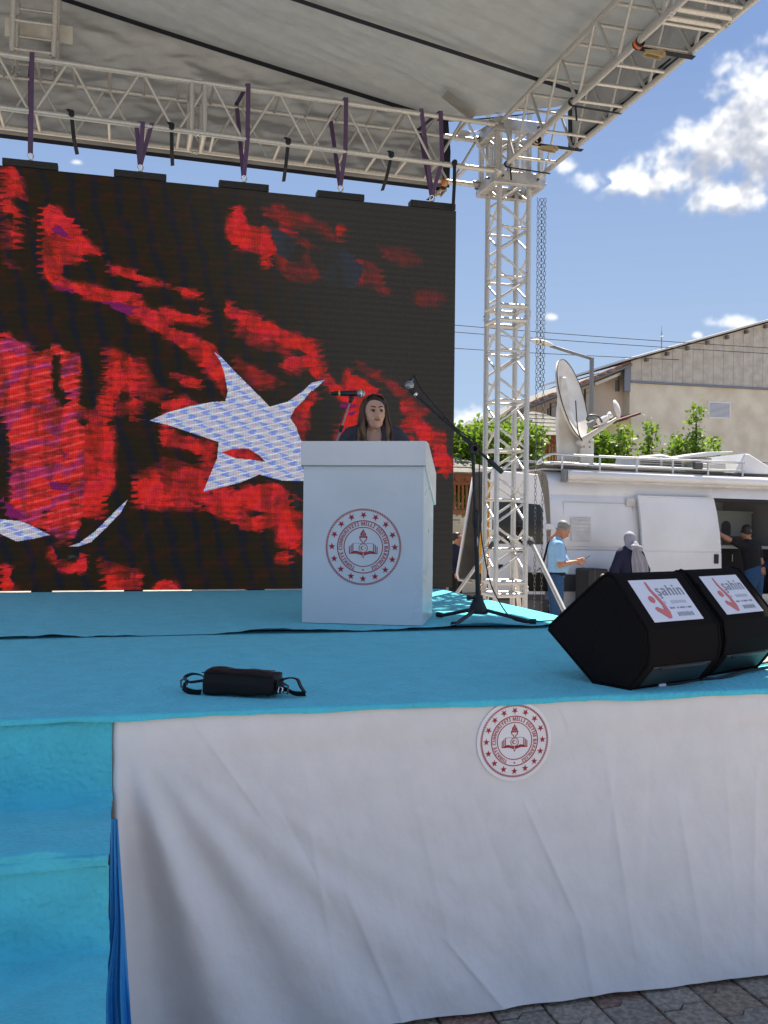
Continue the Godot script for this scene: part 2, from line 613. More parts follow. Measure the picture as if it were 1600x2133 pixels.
	M.polo = dressed(Color(0.27, 0.50, 0.74), 0.88, 0.0, soft, weave, 6.0, 0.5)
	M.jeans = dressed(Color(0.025, 0.085, 0.20), 0.9, 0.0, blotch, weave, 5.0, 0.6)
	M.navy = dressed(Color(0.010, 0.012, 0.045), 0.88, 0.0, fine, weave, 6.0, 0.5)
	M.scarf = dressed(Color(0.30, 0.30, 0.36), 0.75, 0.0, soft, crumple, 1.8, 0.35)
	M.tshirt = dressed(Color(0.008, 0.008, 0.010), 0.92, 0.0, fine, weave, 6.0, 0.5)

# ---------------------------------------------------------------- ground
func make_ground():
	var st := new_st()
	quad(st, Vector3(-250, -0.014, 250), Vector3(250, -0.014, 250), Vector3(250, -0.014, -250), Vector3(-250, -0.014, -250))
	var g := solo("ground", done(st), M.ground, "", "", Vector3.ZERO, Basis.IDENTITY, "", "structure")
	g.set_meta("label", "sunlit grey ground of the yard around the stage")
	# the interlocking blocks at the foot of the stage
	var pv := Node3D.new()
	pv.name = "pavement"
	add_child(pv)
	tag(pv, "grey and reddish interlocking paving blocks along the stage front", "", "", "structure")
	var w := 0.195
	var l := 0.165
	var gp := 0.005
	var poly := PackedVector2Array([Vector2(gp, gp), Vector2(0.075, gp), Vector2(0.105, 0.034), Vector2(w - gp, 0.034), Vector2(w - gp, l + 0.034 - gp), Vector2(0.103, l + 0.034 - gp), Vector2(0.073, l - gp), Vector2(gp, l - gp)])
	var mesh := prism(poly, 0.06, 0.004)
	var mats := []
	var tx := tint_tex(31, 0.05, 5, 0.55, 1.0, 256, 0.1)
	var nx := normal_tex(32, 0.09, 4, 5.0)
	for c in [Color(0.33, 0.29, 0.235), Color(0.37, 0.33, 0.27), Color(0.30, 0.27, 0.225), Color(0.34, 0.215, 0.165), Color(0.32, 0.25, 0.195)]:
		mats.append(dressed(c, 0.93, 0.0, tx, nx, 2.3, 0.7))
	var up := Basis(Vector3(1, 0, 0), Vector3(0, 0, -1), Vector3(0, 1, 0))
	for i in 20:
		for k in 7:
			var b := up.rotated(Vector3(1, 0, 0), rng.randf_range(-0.012, 0.012)).rotated(Vector3(0, 0, 1), rng.randf_range(-0.012, 0.012)).rotated(Vector3.UP, rng.randf_range(-0.008, 0.008))
			var z := -2.35 - k * l - (l * 0.5 if i % 2 else 0.0)
			part("paving_block", mesh, mats[rng.randi() % 5], pv, Vector3(-0.1 + i * w, -0.056 + rng.randf_range(-0.004, 0.003), z), b)

# ---------------------------------------------------------------- stage
func make_stage():
	var n := FastNoiseLite.new()
	n.seed = 12
	n.frequency = 1.0
	var pf := thing("stage_platform", "tall raised stage platform hidden under blue carpet and white cloth", "stage", Vector3(-0.8, 0, -5.8))
	var deck_mat := dressed(Color(0.16, 0.11, 0.07), 0.85, 0.0, tint_tex(33, 0.03, 4, 0.7, 1.0), null, 1.0)
	for i in 6:
		for k in 4:
			part("deck_panel", box(Vector3(1.20, 0.05, 1.305), 0.003), deck_mat, pf, Vector3(-3.0 + i * 1.21 + 0.02, S - 0.035, -2.02 + k * 1.305))
	for x in [-3.5, -1.2, 1.1, 3.5]:
		for z in [-2.5, -0.8, 0.9, 2.5]:
			rod("leg", Vector3(x, 0, z), Vector3(x, S - 0.06, z), 0.03, M.steel, pf)
	# carpets
	var back := sheet(300, 90, func(u: float, v: float) -> Vector3:
		var x := lerpf(-4.4, 2.855, u)
		var z := lerpf(-8.46, -5.27 + 0.025 * n.get_noise_2d(x * 0.7, 33.0), v)
		var lift := maxf(0.0, n.get_noise_2d(x * 0.8 + 4.0, 20.0) + 0.12) * 0.055
		var y := S + 0.0065 + 0.0015 * n.get_noise_2d(x * 1.7, v * 5.0) + lift * exp(-pow((1.0 - v) / 0.028, 2.0))
		return Vector3(x, y - (0.02 if u > 0.999 else 0.0), z))
	solo("stage_carpet", back, M.carpet, "rear piece of bright blue carpet on the stage, under the lectern", "carpet", Vector3.ZERO, Basis.IDENTITY, "blue stage carpet pieces")
	var front := sheet(240, 60, func(u: float, v: float) -> Vector3:
		var x := lerpf(-4.4, 2.86, u)
		var edge := n.get_noise_2d(x * 0.9, 3.0)
		var t := minf(v / 0.92, 1.0)
		var hang := n.get_noise_2d(x * 2.0, 9.0)
		var z := lerpf(-5.42 + 0.02 * edge, -3.172, t)
		var y := S + 0.0015 + 0.0015 * n.get_noise_2d(x * 1.3, z * 1.3) * smoothstep(1.0, 0.95, t)
		y += 0.006 * smoothstep(0.55, 0.95, t)
		for wr in [[-0.2, -4.6, 1.3, -4.35], [0.9, -3.9, 2.2, -4.15], [-0.6, -3.75, 0.3, -3.6], [1.5, -4.9, 2.8, -4.75]]:
			var p := Vector2(x, z)
			var wa := Vector2(wr[0], wr[1])
			var ab := Vector2(wr[2], wr[3]) - wa
			var hh := clampf((p - wa).dot(ab) / ab.length_squared(), 0.0, 1.0)
			var dd := (p - wa - ab * hh).length()
			if dd < 0.12:
				y += 0.004 * exp(-pow(dd / 0.035, 2.0)) * sin(PI * clampf(hh, 0.02, 0.98))
		if v > 0.92:
			var k := (v - 0.92) / 0.08
			z += 0.007 * sin(k * PI / 2) + 0.004 * hang * k
			y -= 0.006 * (1.0 - cos(k * PI / 2)) + (0.013 + 0.010 * hang) * k
		return Vector3(x, y, z))
	solo("stage_carpet", front, M.carpet, "front piece of bright blue carpet reaching the stage edge, under black bag", "carpet", Vector3.ZERO, Basis.IDENTITY, "blue stage carpet pieces")
	# white skirt
	var creases := [
		[[1.703, 0.907], [1.82, 0.153], 0.030, 0.011], [[1.758, 0.878], [1.719, 0.549], 0.03, -0.007], [[1.389, 0.723], [1.603, 0.272], 0.03, 0.012], [[1.603, 0.272], [1.649, 0.015], 0.03, 0.012],
		[[2.005, 0.701], [2.102, 0.122], 0.04, 0.009], [[0.742, 0.466], [0.937, 0.02], 0.05, 0.012], [[1.091, 0.277], [1.314, 0.008], 0.035, 0.013], [[0.223, 1.068], [0.477, 0.709], 0.03, 0.008],
		[[0.475, 0.835], [0.707, 0.403], 0.05, -0.008], [[2.347, 0.792], [2.312, 0.067], 0.04, 0.009], [[0.605, 0.732], [0.69, 0.3], 0.05, 0.009], [[1.2, 0.75], [1.36, 0.35], 0.06, -0.008], [[0.95, 0.9], [1.1, 0.3], 0.07, 0.007],
		[[1.9, 0.9], [1.86, 0.25], 0.06, -0.007], [[2.2, 0.95], [2.24, 0.3], 0.05, 0.007]]
	var skirt := sheet(420, 150, func(u: float, v: float) -> Vector3:
		var x := lerpf(-0.06, 2.9, u)
		var t := v
		var y := lerpf(S - 0.006, 0.022 + 0.012 * n.get_noise_2d(x * 1.1, 55.0), v)
		var z := -3.176 + 0.045 * t * t
		z -= 0.034 * smoothstep(-0.008, -0.03, x)
		var q := maxf(x, 0.0) / (0.05 + 0.80 * pow(t, 1.15))
		var fold := cos(q * TAU * 1.95 + 0.7) * exp(-q * 1.9)
		z += 0.075 * smoothstep(0.10, 0.55, t) * fold
		z += 0.020 * t * n.get_noise_2d(x * 0.9 + y * 0.5, y * 0.35) + 0.006 * minf(t * 6.0, 1.0) * n.get_noise_2d(x * 3.2 + y, y * 1.2)
		var p := Vector2(x, y)
		for c in creases:
			var a := Vector2(c[0][0], c[0][1])
			var b := Vector2(c[1][0], c[1][1])
			var ab := b - a
			var h := clampf((p - a).dot(ab) / ab.length_squared(), 0.0, 1.0)
			var side := (p - a - ab * h)
			var d := side.length()
			if d < c[2] * 2.4:
				var s := 1.0 if side.x > 0.0 else 0.45
				z += c[3] * 0.8 * exp(-d / (c[2] * s * 0.75)) * (0.35 + 0.65 * sin(PI * clampf(h, 0.06, 0.94)))
		var flat_here := smoothstep(0.15, 0.26, p.distance_to(Vector2(1.35, 0.943)))
		z = lerpf(-3.1745, z, flat_here)
		if v < 0.13 and flat_here > 0.5:
			z += 0.004 * sin(v / 0.13 * PI)
		return Vector3(x, y, z))
	var sk := thing("stage_skirt", "long white satin cloth hung along the stage front with folds", "skirt cloth", Vector3.ZERO)
	part("cloth", skirt, M.skirt, sk)
	var side_skirt := sheet(60, 30, func(u: float, v: float) -> Vector3:
		return Vector3(2.885 + 0.02 * sin(u * 60.0) * v, lerpf(S - 0.02, 0.03, v), lerpf(-3.19, -8.4, u)))
	part("cloth", side_skirt, M.skirt, sk)
	# stairs
	var stairs := thing("stage_stairs", "short stairs up to the stage hidden under the teal carpet", "stairs", Vector3(-0.85, 0, -2.6))
	for k in 3:
		var top: float = [0.80, 0.53, 0.255][k]
		var z0: float = -3.16 + k * 0.45
		part("step", box(Vector3(1.56, top, 0.44), 0.01), deck_mat, stairs, Vector3(0, top * 0.5, z0 + 0.22 + 2.6))
	var prof := curve([Vector3(0, 1.081, -3.19), Vector3(0, 1.03, -3.184), Vector3(0, 0.88, -3.178), Vector3(0, 0.838, -3.162), Vector3(0, 0.816, -3.12), Vector3(0, 0.812, -2.95), Vector3(0, 0.818, -2.72), Vector3(0, 0.808, -2.686), Vector3(0, 0.785, -2.68), Vector3(0, 0.765, -2.697), Vector3(0, 0.66, -2.708), Vector3(0, 0.585, -2.702), Vector3(0, 0.55, -2.675), Vector3(0, 0.543, -2.5), Vector3(0, 0.548, -2.26), Vector3(0, 0.538, -2.226), Vector3(0, 0.515, -2.22), Vector3(0, 0.495, -2.237), Vector3(0, 0.36, -2.248), Vector3(0, 0.29, -2.24), Vector3(0, 0.268, -2.2), Vector3(0, 0.262, -2), Vector3(0, 0.258, -1.82), Vector3(0, 0.24, -1.79), Vector3(0, 0.02, -1.785)], 6)
	var np := prof.size() - 1
	var run := sheet(90, np, func(u: float, v: float) -> Vector3:
		var k := int(round(v * np))
		var p: Vector3 = prof[k]
		var x := lerpf(-1.65, -0.022, u)
		x += smoothstep(0.9, 1.0, u) * 0.009 * n.get_noise_2d(k * 0.06, 70.0)
		var wob := 0.014 * n.get_noise_2d(x * 2.2, k * 0.10) + 0.005 * n.get_noise_2d(x * 7.0, k * 0.35)
		wob += 0.010 * exp(-pow((u - 0.88) / 0.06, 2.0)) * sin(k * 0.24)
		return Vector3(x, p.y + maxf(wob, -0.006) * smoothstep(0.0, 0.05, v) + 0.004, p.z + maxf(wob, -0.004) * smoothstep(0.0, 0.05, v)))
	solo("stair_carpet", run, M.carpet, "teal carpet runner draped over the stage stairs", "carpet")
	var satin := sheet(60, 60, func(u: float, v: float) -> Vector3:
		var x := lerpf(-0.026 - 0.05 * smoothstep(0.35, 0.7, v), -0.004 + 0.062 * v, u)
		var y := lerpf(0.77, 0.015, v)
		var z := -3.145 + 0.15 * v + 0.020 * v * sin(u * 17.0 + v * 2.2) + 0.008 * sin(u * 37.0 - v * 3.0) * v
		return Vector3(x, y, z))
	solo("side_cloth", satin, M.satin, "bright blue satin cloth hanging beside the stairs", "cloth")
	# round sign on the skirt
	var sg := thing("round_sign", "round white sign with red emblem hung on the white stage cloth", "sign", Vector3(1.350, 0.802, -3.1715))
	var disc: Array = [Vector2(0.0, 0.0), Vector2(0.141, 0.0), Vector2(0.142, 0.0005), Vector2(0.142, 0.002), Vector2(0.1415, 0.0025), Vector2(0.0, 0.0025)]
	part("disc", lathe(disc, 64, false), M.white_card, sg, Vector3(0, 0.141, 0), Basis(Vector3(1, 0, 0), Vector3(0, 0, 1), Vector3(0, -1, 0)))
	emblem(sg, Vector3(0, 0.141, 0.0028), 0.129)

# ---------------------------------------------------------------- the red round emblem
func flat_text(t: String, height: float, depth := 0.001, bold := false) -> ArrayMesh:
	var tm := TextMesh.new()
	var f := SystemFont.new()
	f.font_names = PackedStringArray(["Droid Sans"])
	if bold:
		f.font_weight = 700
	tm.font = f
	tm.text = t
	tm.font_size = 64
	tm.pixel_size = height / 46.0
	tm.depth = depth
	tm.curve_step = 4.0
	var st := new_st()
	st.append_from(tm, 0, Transform3D.IDENTITY)
	return st.commit()

func star_poly(r: float) -> PackedVector2Array:
	var p := PackedVector2Array()
	for k in 10:
		var a := PI / 2 + TAU * k / 10.0
		p.append(Vector2(cos(a), sin(a)) * (r if k % 2 == 0 else r * 0.40))
	return p

func ring_mesh(r0: float, r1: float, th: float) -> ArrayMesh:
	return lathe([Vector2(r0, 0.0), Vector2(r1, 0.0), Vector2(r1, th), Vector2(r0, th), Vector2(r0, 0.0)], 72, false)

func stroke(st: SurfaceTool, pts: Array, w: float, th: float):
	for i in pts.size() - 1:
		var a: Vector2 = pts[i]
		var b: Vector2 = pts[i + 1]
		var t := (b - a).normalized()
		var s := Vector2(-t.y, t.x) * w * 0.5
		a -= t * w * 0.3
		b += t * w * 0.3
		add_prism(st, PackedVector2Array([a - s, b - s, b + s, a + s]), th)

func emblem(owner: Node3D, at: Vector3, r: float):
	var e := Node3D.new()
	e.name = "emblem"
	owner.add_child(e, true)
	e.position = at
	e.set_meta("label", "red round emblem with torch, open book and ring of stars")
	var flat := Basis(Vector3(1, 0, 0), Vector3(0, 0, 1), Vector3(0, -1, 0))
	var key := "emblem%f" % r
	var th := 0.0012
	if not cache.has(key):
		var st := new_st()
		st.set_smooth_group(-1)
		for k in 116:                                  # twisted rope border
			var a := TAU * k / 116.0
			var dirv := Vector2(cos(a), sin(a))
			var tg := Vector2(-dirv.y, dirv.x)
			var p0 := dirv * r * 0.945 - tg * r * 0.012
			var p1 := dirv * r * 1.0 + tg * r * 0.020
			var s := (tg * 0.85 + dirv * 0.1) * r * 0.0195
			add_prism(st, PackedVector2Array([p0 - s, p0 + s, p1 + s, p1 - s]), th)
		var rope := done(st)
		st = new_st()
		var text := "TÜRKİYE CUMHURİYETİ MİLLÎ EĞİTİM BAKANLIĞI"
		var widths := []
		var total := 0.0
		var glyphs := []
		for ch in text:
			if ch == " ":
				glyphs.append(null)
				widths.append(0.050)
			else:
				var g := flat_text(ch, r * 0.096, th, true)
				glyphs.append(g)
				widths.append(g.get_aabb().size.x / r + 0.026)
			total += widths[widths.size() - 1]
		var span := deg_to_rad(318.0)
		var k2 := span / (total / 0.60)
		var ang := deg_to_rad(270.0 - 21.0)
		var rad := r * 0.60
		for i in text.length():
			var half: float = widths[i] / 0.60 * k2 * 0.5
			ang -= half
			if glyphs[i] != null:
				var rot := ang - PI / 2
				var xf := Transform3D(Basis(Vector3(0, 0, 1), rot), Vector3(cos(ang) * rad, sin(ang) * rad, 0))
				st.append_from(glyphs[i], 0, xf)
			ang -= half
		var letters := st.commit()
		st = new_st()
		st.set_smooth_group(-1)
		var u := r / 9.0
		# book: pages, three outlines and the sloping lower edge
		for s in [-1.0, 1.0]:
			for o in 3:
				var ox := 2.45 + o * 0.42
				var oy := -0.55 * o * 0.8
				stroke(st, [Vector2(s * ox, 0.75 - o * 0.35) * u, Vector2(s * ox, -1.15 + oy * 0.45) * u, Vector2(s * 1.6, -1.02 + oy * 0.55) * u, Vector2(s * 0.25, -1.45 + oy * 0.5) * u], 0.19 * u, th)
			stroke(st, [Vector2(s * 2.45, 0.75) * u, Vector2(s * 1.4, 0.88) * u, Vector2(s * 0.3, 0.72) * u], 0.07 * u, th)
		# torch: cup, stem and tip
		stroke(st, [Vector2(-0.85, 2.45) * u, Vector2(0.85, 2.45) * u, Vector2(0.85, 2.2) * u, Vector2(-0.85, 2.2) * u, Vector2(-0.85, 2.45) * u], 0.18 * u, th)
		stroke(st, [Vector2(-0.82, 2.1) * u, Vector2(-0.75, 1.7) * u, Vector2(-0.28, 1.3) * u, Vector2(-0.2, 0.85) * u], 0.18 * u, th)
		stroke(st, [Vector2(0.82, 2.1) * u, Vector2(0.75, 1.7) * u, Vector2(0.28, 1.3) * u, Vector2(0.2, 0.85) * u], 0.18 * u, th)
		stroke(st, [Vector2(-0.16, -1.25) * u, Vector2(-0.16, -2.35) * u, Vector2(0.0, -2.6) * u, Vector2(0.16, -2.35) * u, Vector2(0.16, -1.25) * u], 0.09 * u, th)
		# crescent
		var cr := PackedVector2Array()
		for k in 17:
			var a := deg_to_rad(40.0 + k * 280.0 / 16.0)
			cr.append(Vector2(-0.12, -0.28) * u + Vector2(cos(a), sin(a)) * 0.5 * u)
		for k in 17:
			var a := deg_to_rad(312.0 - k * 264.0 / 16.0)
			cr.append(Vector2(-0.0, -0.28) * u + Vector2(cos(a), sin(a)) * 0.40 * u)
		add_prism(st, cr, th)
		var sp := star_poly(0.17 * u)
		for k in sp.size():
			sp[k] += Vector2(0.5, -0.28) * u
		add_prism(st, sp, th)
		var lines := done(st)
		st = new_st()
		st.set_smooth_group(-1)
		var flames := [[Vector2(-0.62, 2.62), Vector2(-0.72, 3.0), Vector2(-0.55, 3.35), Vector2(-0.2, 3.75), Vector2(-0.12, 4.2), Vector2(0.2, 3.8), Vector2(0.12, 3.45), Vector2(-0.28, 3.1), Vector2(-0.30, 2.62)],
			[Vector2(-0.22, 2.62), Vector2(-0.14, 3.0), Vector2(0.22, 3.35), Vector2(0.36, 3.65), Vector2(0.42, 3.3), Vector2(0.18, 2.95), Vector2(0.16, 2.62)],
			[Vector2(0.24, 2.62), Vector2(0.28, 2.9), Vector2(0.52, 3.3), Vector2(0.70, 2.95), Vector2(0.60, 2.62)]]
		for f in flames:
			var pp := PackedVector2Array()
			for v in f:
				pp.append(v * u)
			add_prism(st, pp, th)
		cache[key] = [rope, letters, lines, done(st)]
	var c: Array = cache[key]
	part("rope_border", c[0], M.ink_red, e)
	part("lettering", c[1], M.ink_red, e)
	part("book_and_torch", c[2], M.ink_red, e)
	part("flame", c[3], M.ink_red, e)
	var thin := ring_mesh(r * 0.668, r * 0.692, th)
	part("ring", thin, M.ink_red, e, Vector3.ZERO, flat)
	part("ring", ring_mesh(r * 0.498, r * 0.519, th), M.ink_red, e, Vector3.ZERO, flat)
	part("ring", ring_mesh(r * 0.104, r * 0.118, th), M.ink_red, e, Vector3(0, -0.031 * r, 0), flat)
	part("dot", lathe([Vector2(0, 0), Vector2(r * 0.024, 0), Vector2(r * 0.024, th), Vector2(0, th)], 12, false), M.ink_red, e, Vector3(0, -r * 0.60, 0), flat)
	var sm := prism(star_poly(r * 0.097), th)
	for k in 16:
		var a := PI / 2 + TAU * k / 16.0
		part("star", sm, M.ink_red, e, Vector3(cos(a), sin(a), 0) * r * 0.83, Basis(Vector3(0, 0, 1), PI * 0.2 if k < 4 or k > 12 else 0.0))

# ---------------------------------------------------------------- roof and trusses
func truss(o: Node3D, a: Vector3, b: Vector3, u: Vector3, v: Vector3, hu: float, hv: float, pitch: float, rc: float, rb: float, rungs := true, coupled := []):
	# four chords round the line a-b, zigzag braces on the v faces, straight rungs on the u faces; a, b in the node's own axes
	var d := b - a
	var n := int(round(d.length() / pitch))
	for su in [-1.0, 1.0]:
		for sv in [-1.0, 1.0]:
			var off: Vector3 = u * hu * su + v * hv * sv
			rod("chord", a + off, b + off, rc, M.steel, o)
	for k in n:
		var p := a + d * (float(k) / n)
		var q := a + d * (float(k + 1) / n)
		for su in [-1.0, 1.0]:
			var s := 1.0 if (k % 2 == 0) == (su > 0) else -1.0
			rod("brace", p + u * hu * su + v * hv * s + d.normalized() * 0.02, q + u * hu * su - v * hv * s - d.normalized() * 0.02, rb, M.steel, o, 8)
		if rungs:
			for sv in [-1.0, 1.0]:
				rod("rung", p + v * hv * sv - u * hu + d.normalized() * 0.03, p + v * hv * sv + u * hu + d.normalized() * 0.03, rb * 1.15, M.steel, o, 8)
	for c in coupled:
		var p: Vector3 = a + d.normalized() * c
		for s in [-0.055, 0.055]:
			for su in [-1.0, 1.0]:
				rod("end_post", p + d.normalized() * s + u * hu * su - v * hv, p + d.normalized() * s + u * hu * su + v * hv, rc * 0.95, M.steel, o, 10)
			for sv in [-1.0, 1.0]:
				rod("end_post", p + d.normalized() * s - u * hu + v * hv * sv, p + d.normalized() * s + u * hu + v * hv * sv, rc * 0.95, M.steel, o, 10)
		for su in [-1.0, 1.0]:
			for sv in [-1.0, 1.0]:
				part("coupler", coupler_mesh(), M.steel_plate, o, p + u * hu * su + v * hv * sv, aim(d))

func coupler_mesh() -> ArrayMesh:
	if not cache.has("coupler"):
		var st := new_st()
		st.set_smooth_group(-1)
		for s in [-1.0, 1.0]:
			add_box(st, Vector3(0.017 * s, 0.0, 0), Vector3(0.012, 0.07, 0.046), 0.003)
			add_tube(st, [Vector3(-0.034, 0.018 * s, 0), Vector3(0.034, 0.018 * s, 0)], 0.008, 8)
		add_tube(st, [Vector3(0, -0.06, 0), Vector3(0, 0.06, 0)], 0.014, 8)
		cache["coupler"] = done(st)
	return cache["coupler"]

func make_roof_and_trusses():
	# rear beam, the video wall hangs from it
	var rear := thing("truss_beam", "aluminium truss beam running behind the stage above the red screen", "truss", Vector3(0.4, 5.05, -8.66))
	truss(rear, Vector3(-4.4, 0.30, 0), Vector3(2.93, 0.20, 0), Vector3(0, 0, 1), Vector3(0, 1, 0), 0.21, 0.22, 0.29, 0.024, 0.0125, true, [4.585])
	rear.set_meta("group", "roof truss beams")
	# side beam towards the viewer
	var side := thing("truss_beam", "aluminium truss beam along the roof side, coming forward against the sky", "truss", Vector3(3.62, 5.05, -5.4), 0.0, "roof truss beams")
	truss(side, Vector3(0, 0.235, 1.0), Vector3(0, 0.225, -3.02), Vector3(1, 0, 0), Vector3(0, 1, 0), 0.215, 0.225, 0.301, 0.024, 0.0125, true, [1.14])
	# tower
	var tw := thing("truss_tower", "upright aluminium truss tower beside the screen carrying the roof corner", "truss tower", Vector3(3.603, 0, -8.75))
	var hw := 0.1525
	for sx in [-1.0, 1.0]:
		for sz in [-1.0, 1.0]:
			rod("leg", Vector3(hw * sx, 0.04, hw * sz), Vector3(hw * sx, 5.78, hw * sz), 0.0255, M.steel, tw, 16)
	var levels := [1.21, 1.45, 1.69, 1.93, 2.17, 2.41, 2.65, 2.89, 3.13, 3.37, 3.60]
	var upper := [3.84, 4.08, 4.32, 4.56, 4.80, 5.04, 5.28, 5.52]
	for set_ in [levels, upper]:
		for k in set_.size() - 1:
			var y0: float = set_[k]
			var y1: float = set_[k + 1]
			var s := 1.0 if k % 2 == 0 else -1.0
			for side_s in [-1.0, 1.0]:
				rod("brace", Vector3(-hw * s, y0 + 0.02, hw * side_s), Vector3(hw * s, y1 - 0.02, hw * side_s), 0.0125, M.steel, tw, 8)
				rod("brace", Vector3(hw * side_s, y0 + 0.02, hw * s), Vector3(hw * side_s, y1 - 0.02, -hw * s), 0.0125, M.steel, tw, 8)
			if k % 2 == 0:
				for side_s in [-1.0, 1.0]:
					rod("rung", Vector3(hw * side_s, y1, -hw), Vector3(hw * side_s, y1, hw), 0.0135, M.steel, tw, 8)
					rod("rung", Vector3(-hw, y1, hw * side_s), Vector3(hw, y1, hw * side_s), 0.0135, M.steel, tw, 8)
	for y in [0.10, 1.01, 1.13, 3.665, 3.80]:
		for side_s in [-1.0, 1.0]:
			rod("frame_bar", Vector3(hw * side_s, y, -hw), Vector3(hw * side_s, y, hw), 0.024, M.steel, tw, 10)
			rod("frame_bar", Vector3(-hw, y, hw * side_s), Vector3(hw, y, hw * side_s), 0.024, M.steel, tw, 10)
	for y in [1.07, 3.73]:
		for sx in [-1.0, 1.0]:
			for sz in [-1.0, 1.0]:
				part("coupler", coupler_mesh(), M.steel_plate, tw, Vector3(hw * sx, y, hw * sz))
	part("base_plate", box(Vector3(0.6, 0.03, 0.6), 0.006), M.steel_plate, tw, Vector3(0, 0.015, 0))
	for q in [[-1.0, 1.0], [1.0, 1.0], [1.0, -1.0]]:
		part("pipe_clamp", clamp_mesh(), M.steel_plate, tw, Vector3(hw * q[0], 1.56, hw * q[1]))
	# outriggers
	rod_thing("outrigger_pole", Vector3(3.80, 1.53, -8.57), Vector3(4.06, 0.02, -7.30), 0.024, "slanted steel brace pole running from tower toward the loudspeakers")
	rod_thing("outrigger_pole", Vector3(3.42, 1.50, -8.62), Vector3(2.72, 0.36, -9.02), 0.017, "slanted thin pole between the tower and the screen foot")
	rod_thing("outrigger_pole", Vector3(3.77, 1.46, -8.93), Vector3(4.35, 0.02, -9.9), 0.024, "slanted brace pole behind the tower running down to the ground")
	# sleeve block on the corner
	var sb := thing("sleeve_block", "aluminium corner sleeve block gripping the tower under the roof", "sleeve block", Vector3(3.603, 4.93, -8.70))
	for y in [0.06, 0.56]:
		for s in [-1.0, 1.0]:
			part("plate", box(Vector3(0.53, 0.115, 0.018), 0.003), M.steel_plate, sb, Vector3(0, y, 0.235 * s))
			part("plate", box(Vector3(0.018, 0.115, 0.45), 0.003), M.steel_plate, sb, Vector3(0.256 * s, y, 0))
		for s in [-1.0, 1.0]:
			part("plate_lip", box(Vector3(0.45, 0.012, 0.05), 0.002), M.steel_plate, sb, Vector3(0, y - 0.052, 0.20 * s))
			part("plate_lip", box(Vector3(0.05, 0.012, 0.34), 0.002), M.steel_plate, sb, Vector3(0.22 * s, y - 0.052, 0))
			for t in [-1.0, 1.0]:
				rod("bolt", Vector3(0.275 * s, y, 0.15 * t), Vector3(0.31 * s, y, 0.15 * t), 0.011, M.dark_steel, sb, 6)
				rod("bolt", Vector3(0.18 * t, y, 0.245 * s), Vector3(0.18 * t, y, 0.268 * s), 0.011, M.dark_steel, sb, 6)
	for sx in [-1.0, 1.0]:
		for sz in [-1.0, 1.0]:
			part("post", box(Vector3(0.045, 0.62, 0.045), 0.005), M.steel, sb, Vector3(0.225 * sx, 0.31, 0.205 * sz))
			part("post", box(Vector3(0.03, 0.50, 0.06), 0.004), M.steel_plate, sb, Vector3(0.10 * sx, 0.31, 0.215 * sz))
			rod("roller", Vector3(0.17 * sx, 0.06, 0.205 * sz - 0.03), Vector3(0.17 * sx, 0.06, 0.205 * sz + 0.012), 0.028, M.dark_steel, sb, 12)
			part("coupler", coupler_mesh(), M.steel_plate, sb, Vector3(-0.29, 0.115 + (0.44 if sx > 0 else 0.0), 0.21 * sz + 0.04), aim(Vector3(1, 0, 0)))
	# the front pair that carries the other end of the side beam
	for q in [[tw, Vector3(3.603, 0, -4.13), "upright truss tower at the front end of the roof side beam"], [sb, Vector3(3.603, 4.93, -4.18), "corner sleeve block on the front truss tower"]]:
		var c: Node3D = q[0].duplicate()
		c.name = numbered(String(q[0].name))
		add_child(c)
		c.position = q[1]
		c.set_meta("label", q[2])
		c.set_meta("group", "truss towers and their sleeve blocks")
		q[0].set_meta("group", "truss towers and their sleeve blocks")
	# chains of the hoist
	chain("hoist_chain", Vector3(4.035, 5.0, -9.0), 4.98, 0.0, "pair", "long steel hoist chain hanging beside the tower, on its screen side")
	chain("hoist_chain", Vector3(4.112, 5.0, -9.0), 4.98, 0.3, "pair", "long steel hoist chain hanging beside the tower, nearer the satellite dish")
	chain("hoist_chain", Vector3(4.076, 5.0, -9.0), 1.98, 0.6, "heavy", "short heavy doubled chain between the two long hoist chains")
	# ridge post over the rear beam
	var rp := thing("ridge_post", "short truss post with plate standing on the rear beam under the roof", "truss post", Vector3(-0.78, 5.5, -8.66))
	truss(rp, Vector3(0, 0.09, 0), Vector3(0.02, 0.78, 0.06), Vector3(1, 0, 0), Vector3(0, 0, 1), 0.165, 0.14, 0.23, 0.024, 0.0125)
	part("head_plate", box(Vector3(0.56, 0.16, 0.03), 0.004), M.liner, rp, Vector3(0.02, 0.45, -0.19))
	for s in [-1.0, 1.0]:
		part("coupler", coupler_mesh(), M.steel_plate, rp, Vector3(0.165 * s, 0.07, 0.14))
		part("coupler", coupler_mesh(), M.steel_plate, rp, Vector3(0.165 * s, 0.07, -0.14))
	# canopy
	make_canopy()
	straps()

func clamp_mesh() -> ArrayMesh:
	if not cache.has("clamp"):
		var st := new_st()
		st.set_smooth_group(-1)
		add_lathe(st, [Vector2(0.027, -0.024), Vector2(0.038, -0.024), Vector2(0.038, 0.024), Vector2(0.027, 0.024)], 14)
		add_box(st, Vector3(0.05, 0.0, 0.012), Vector3(0.035, 0.03, 0.02), 0.003)
		add_tube(st, [Vector3(-0.06, 0, 0.0), Vector3(0.075, 0, 0.0)], 0.008, 6)
		cache["clamp"] = done(st)
	return cache["clamp"]

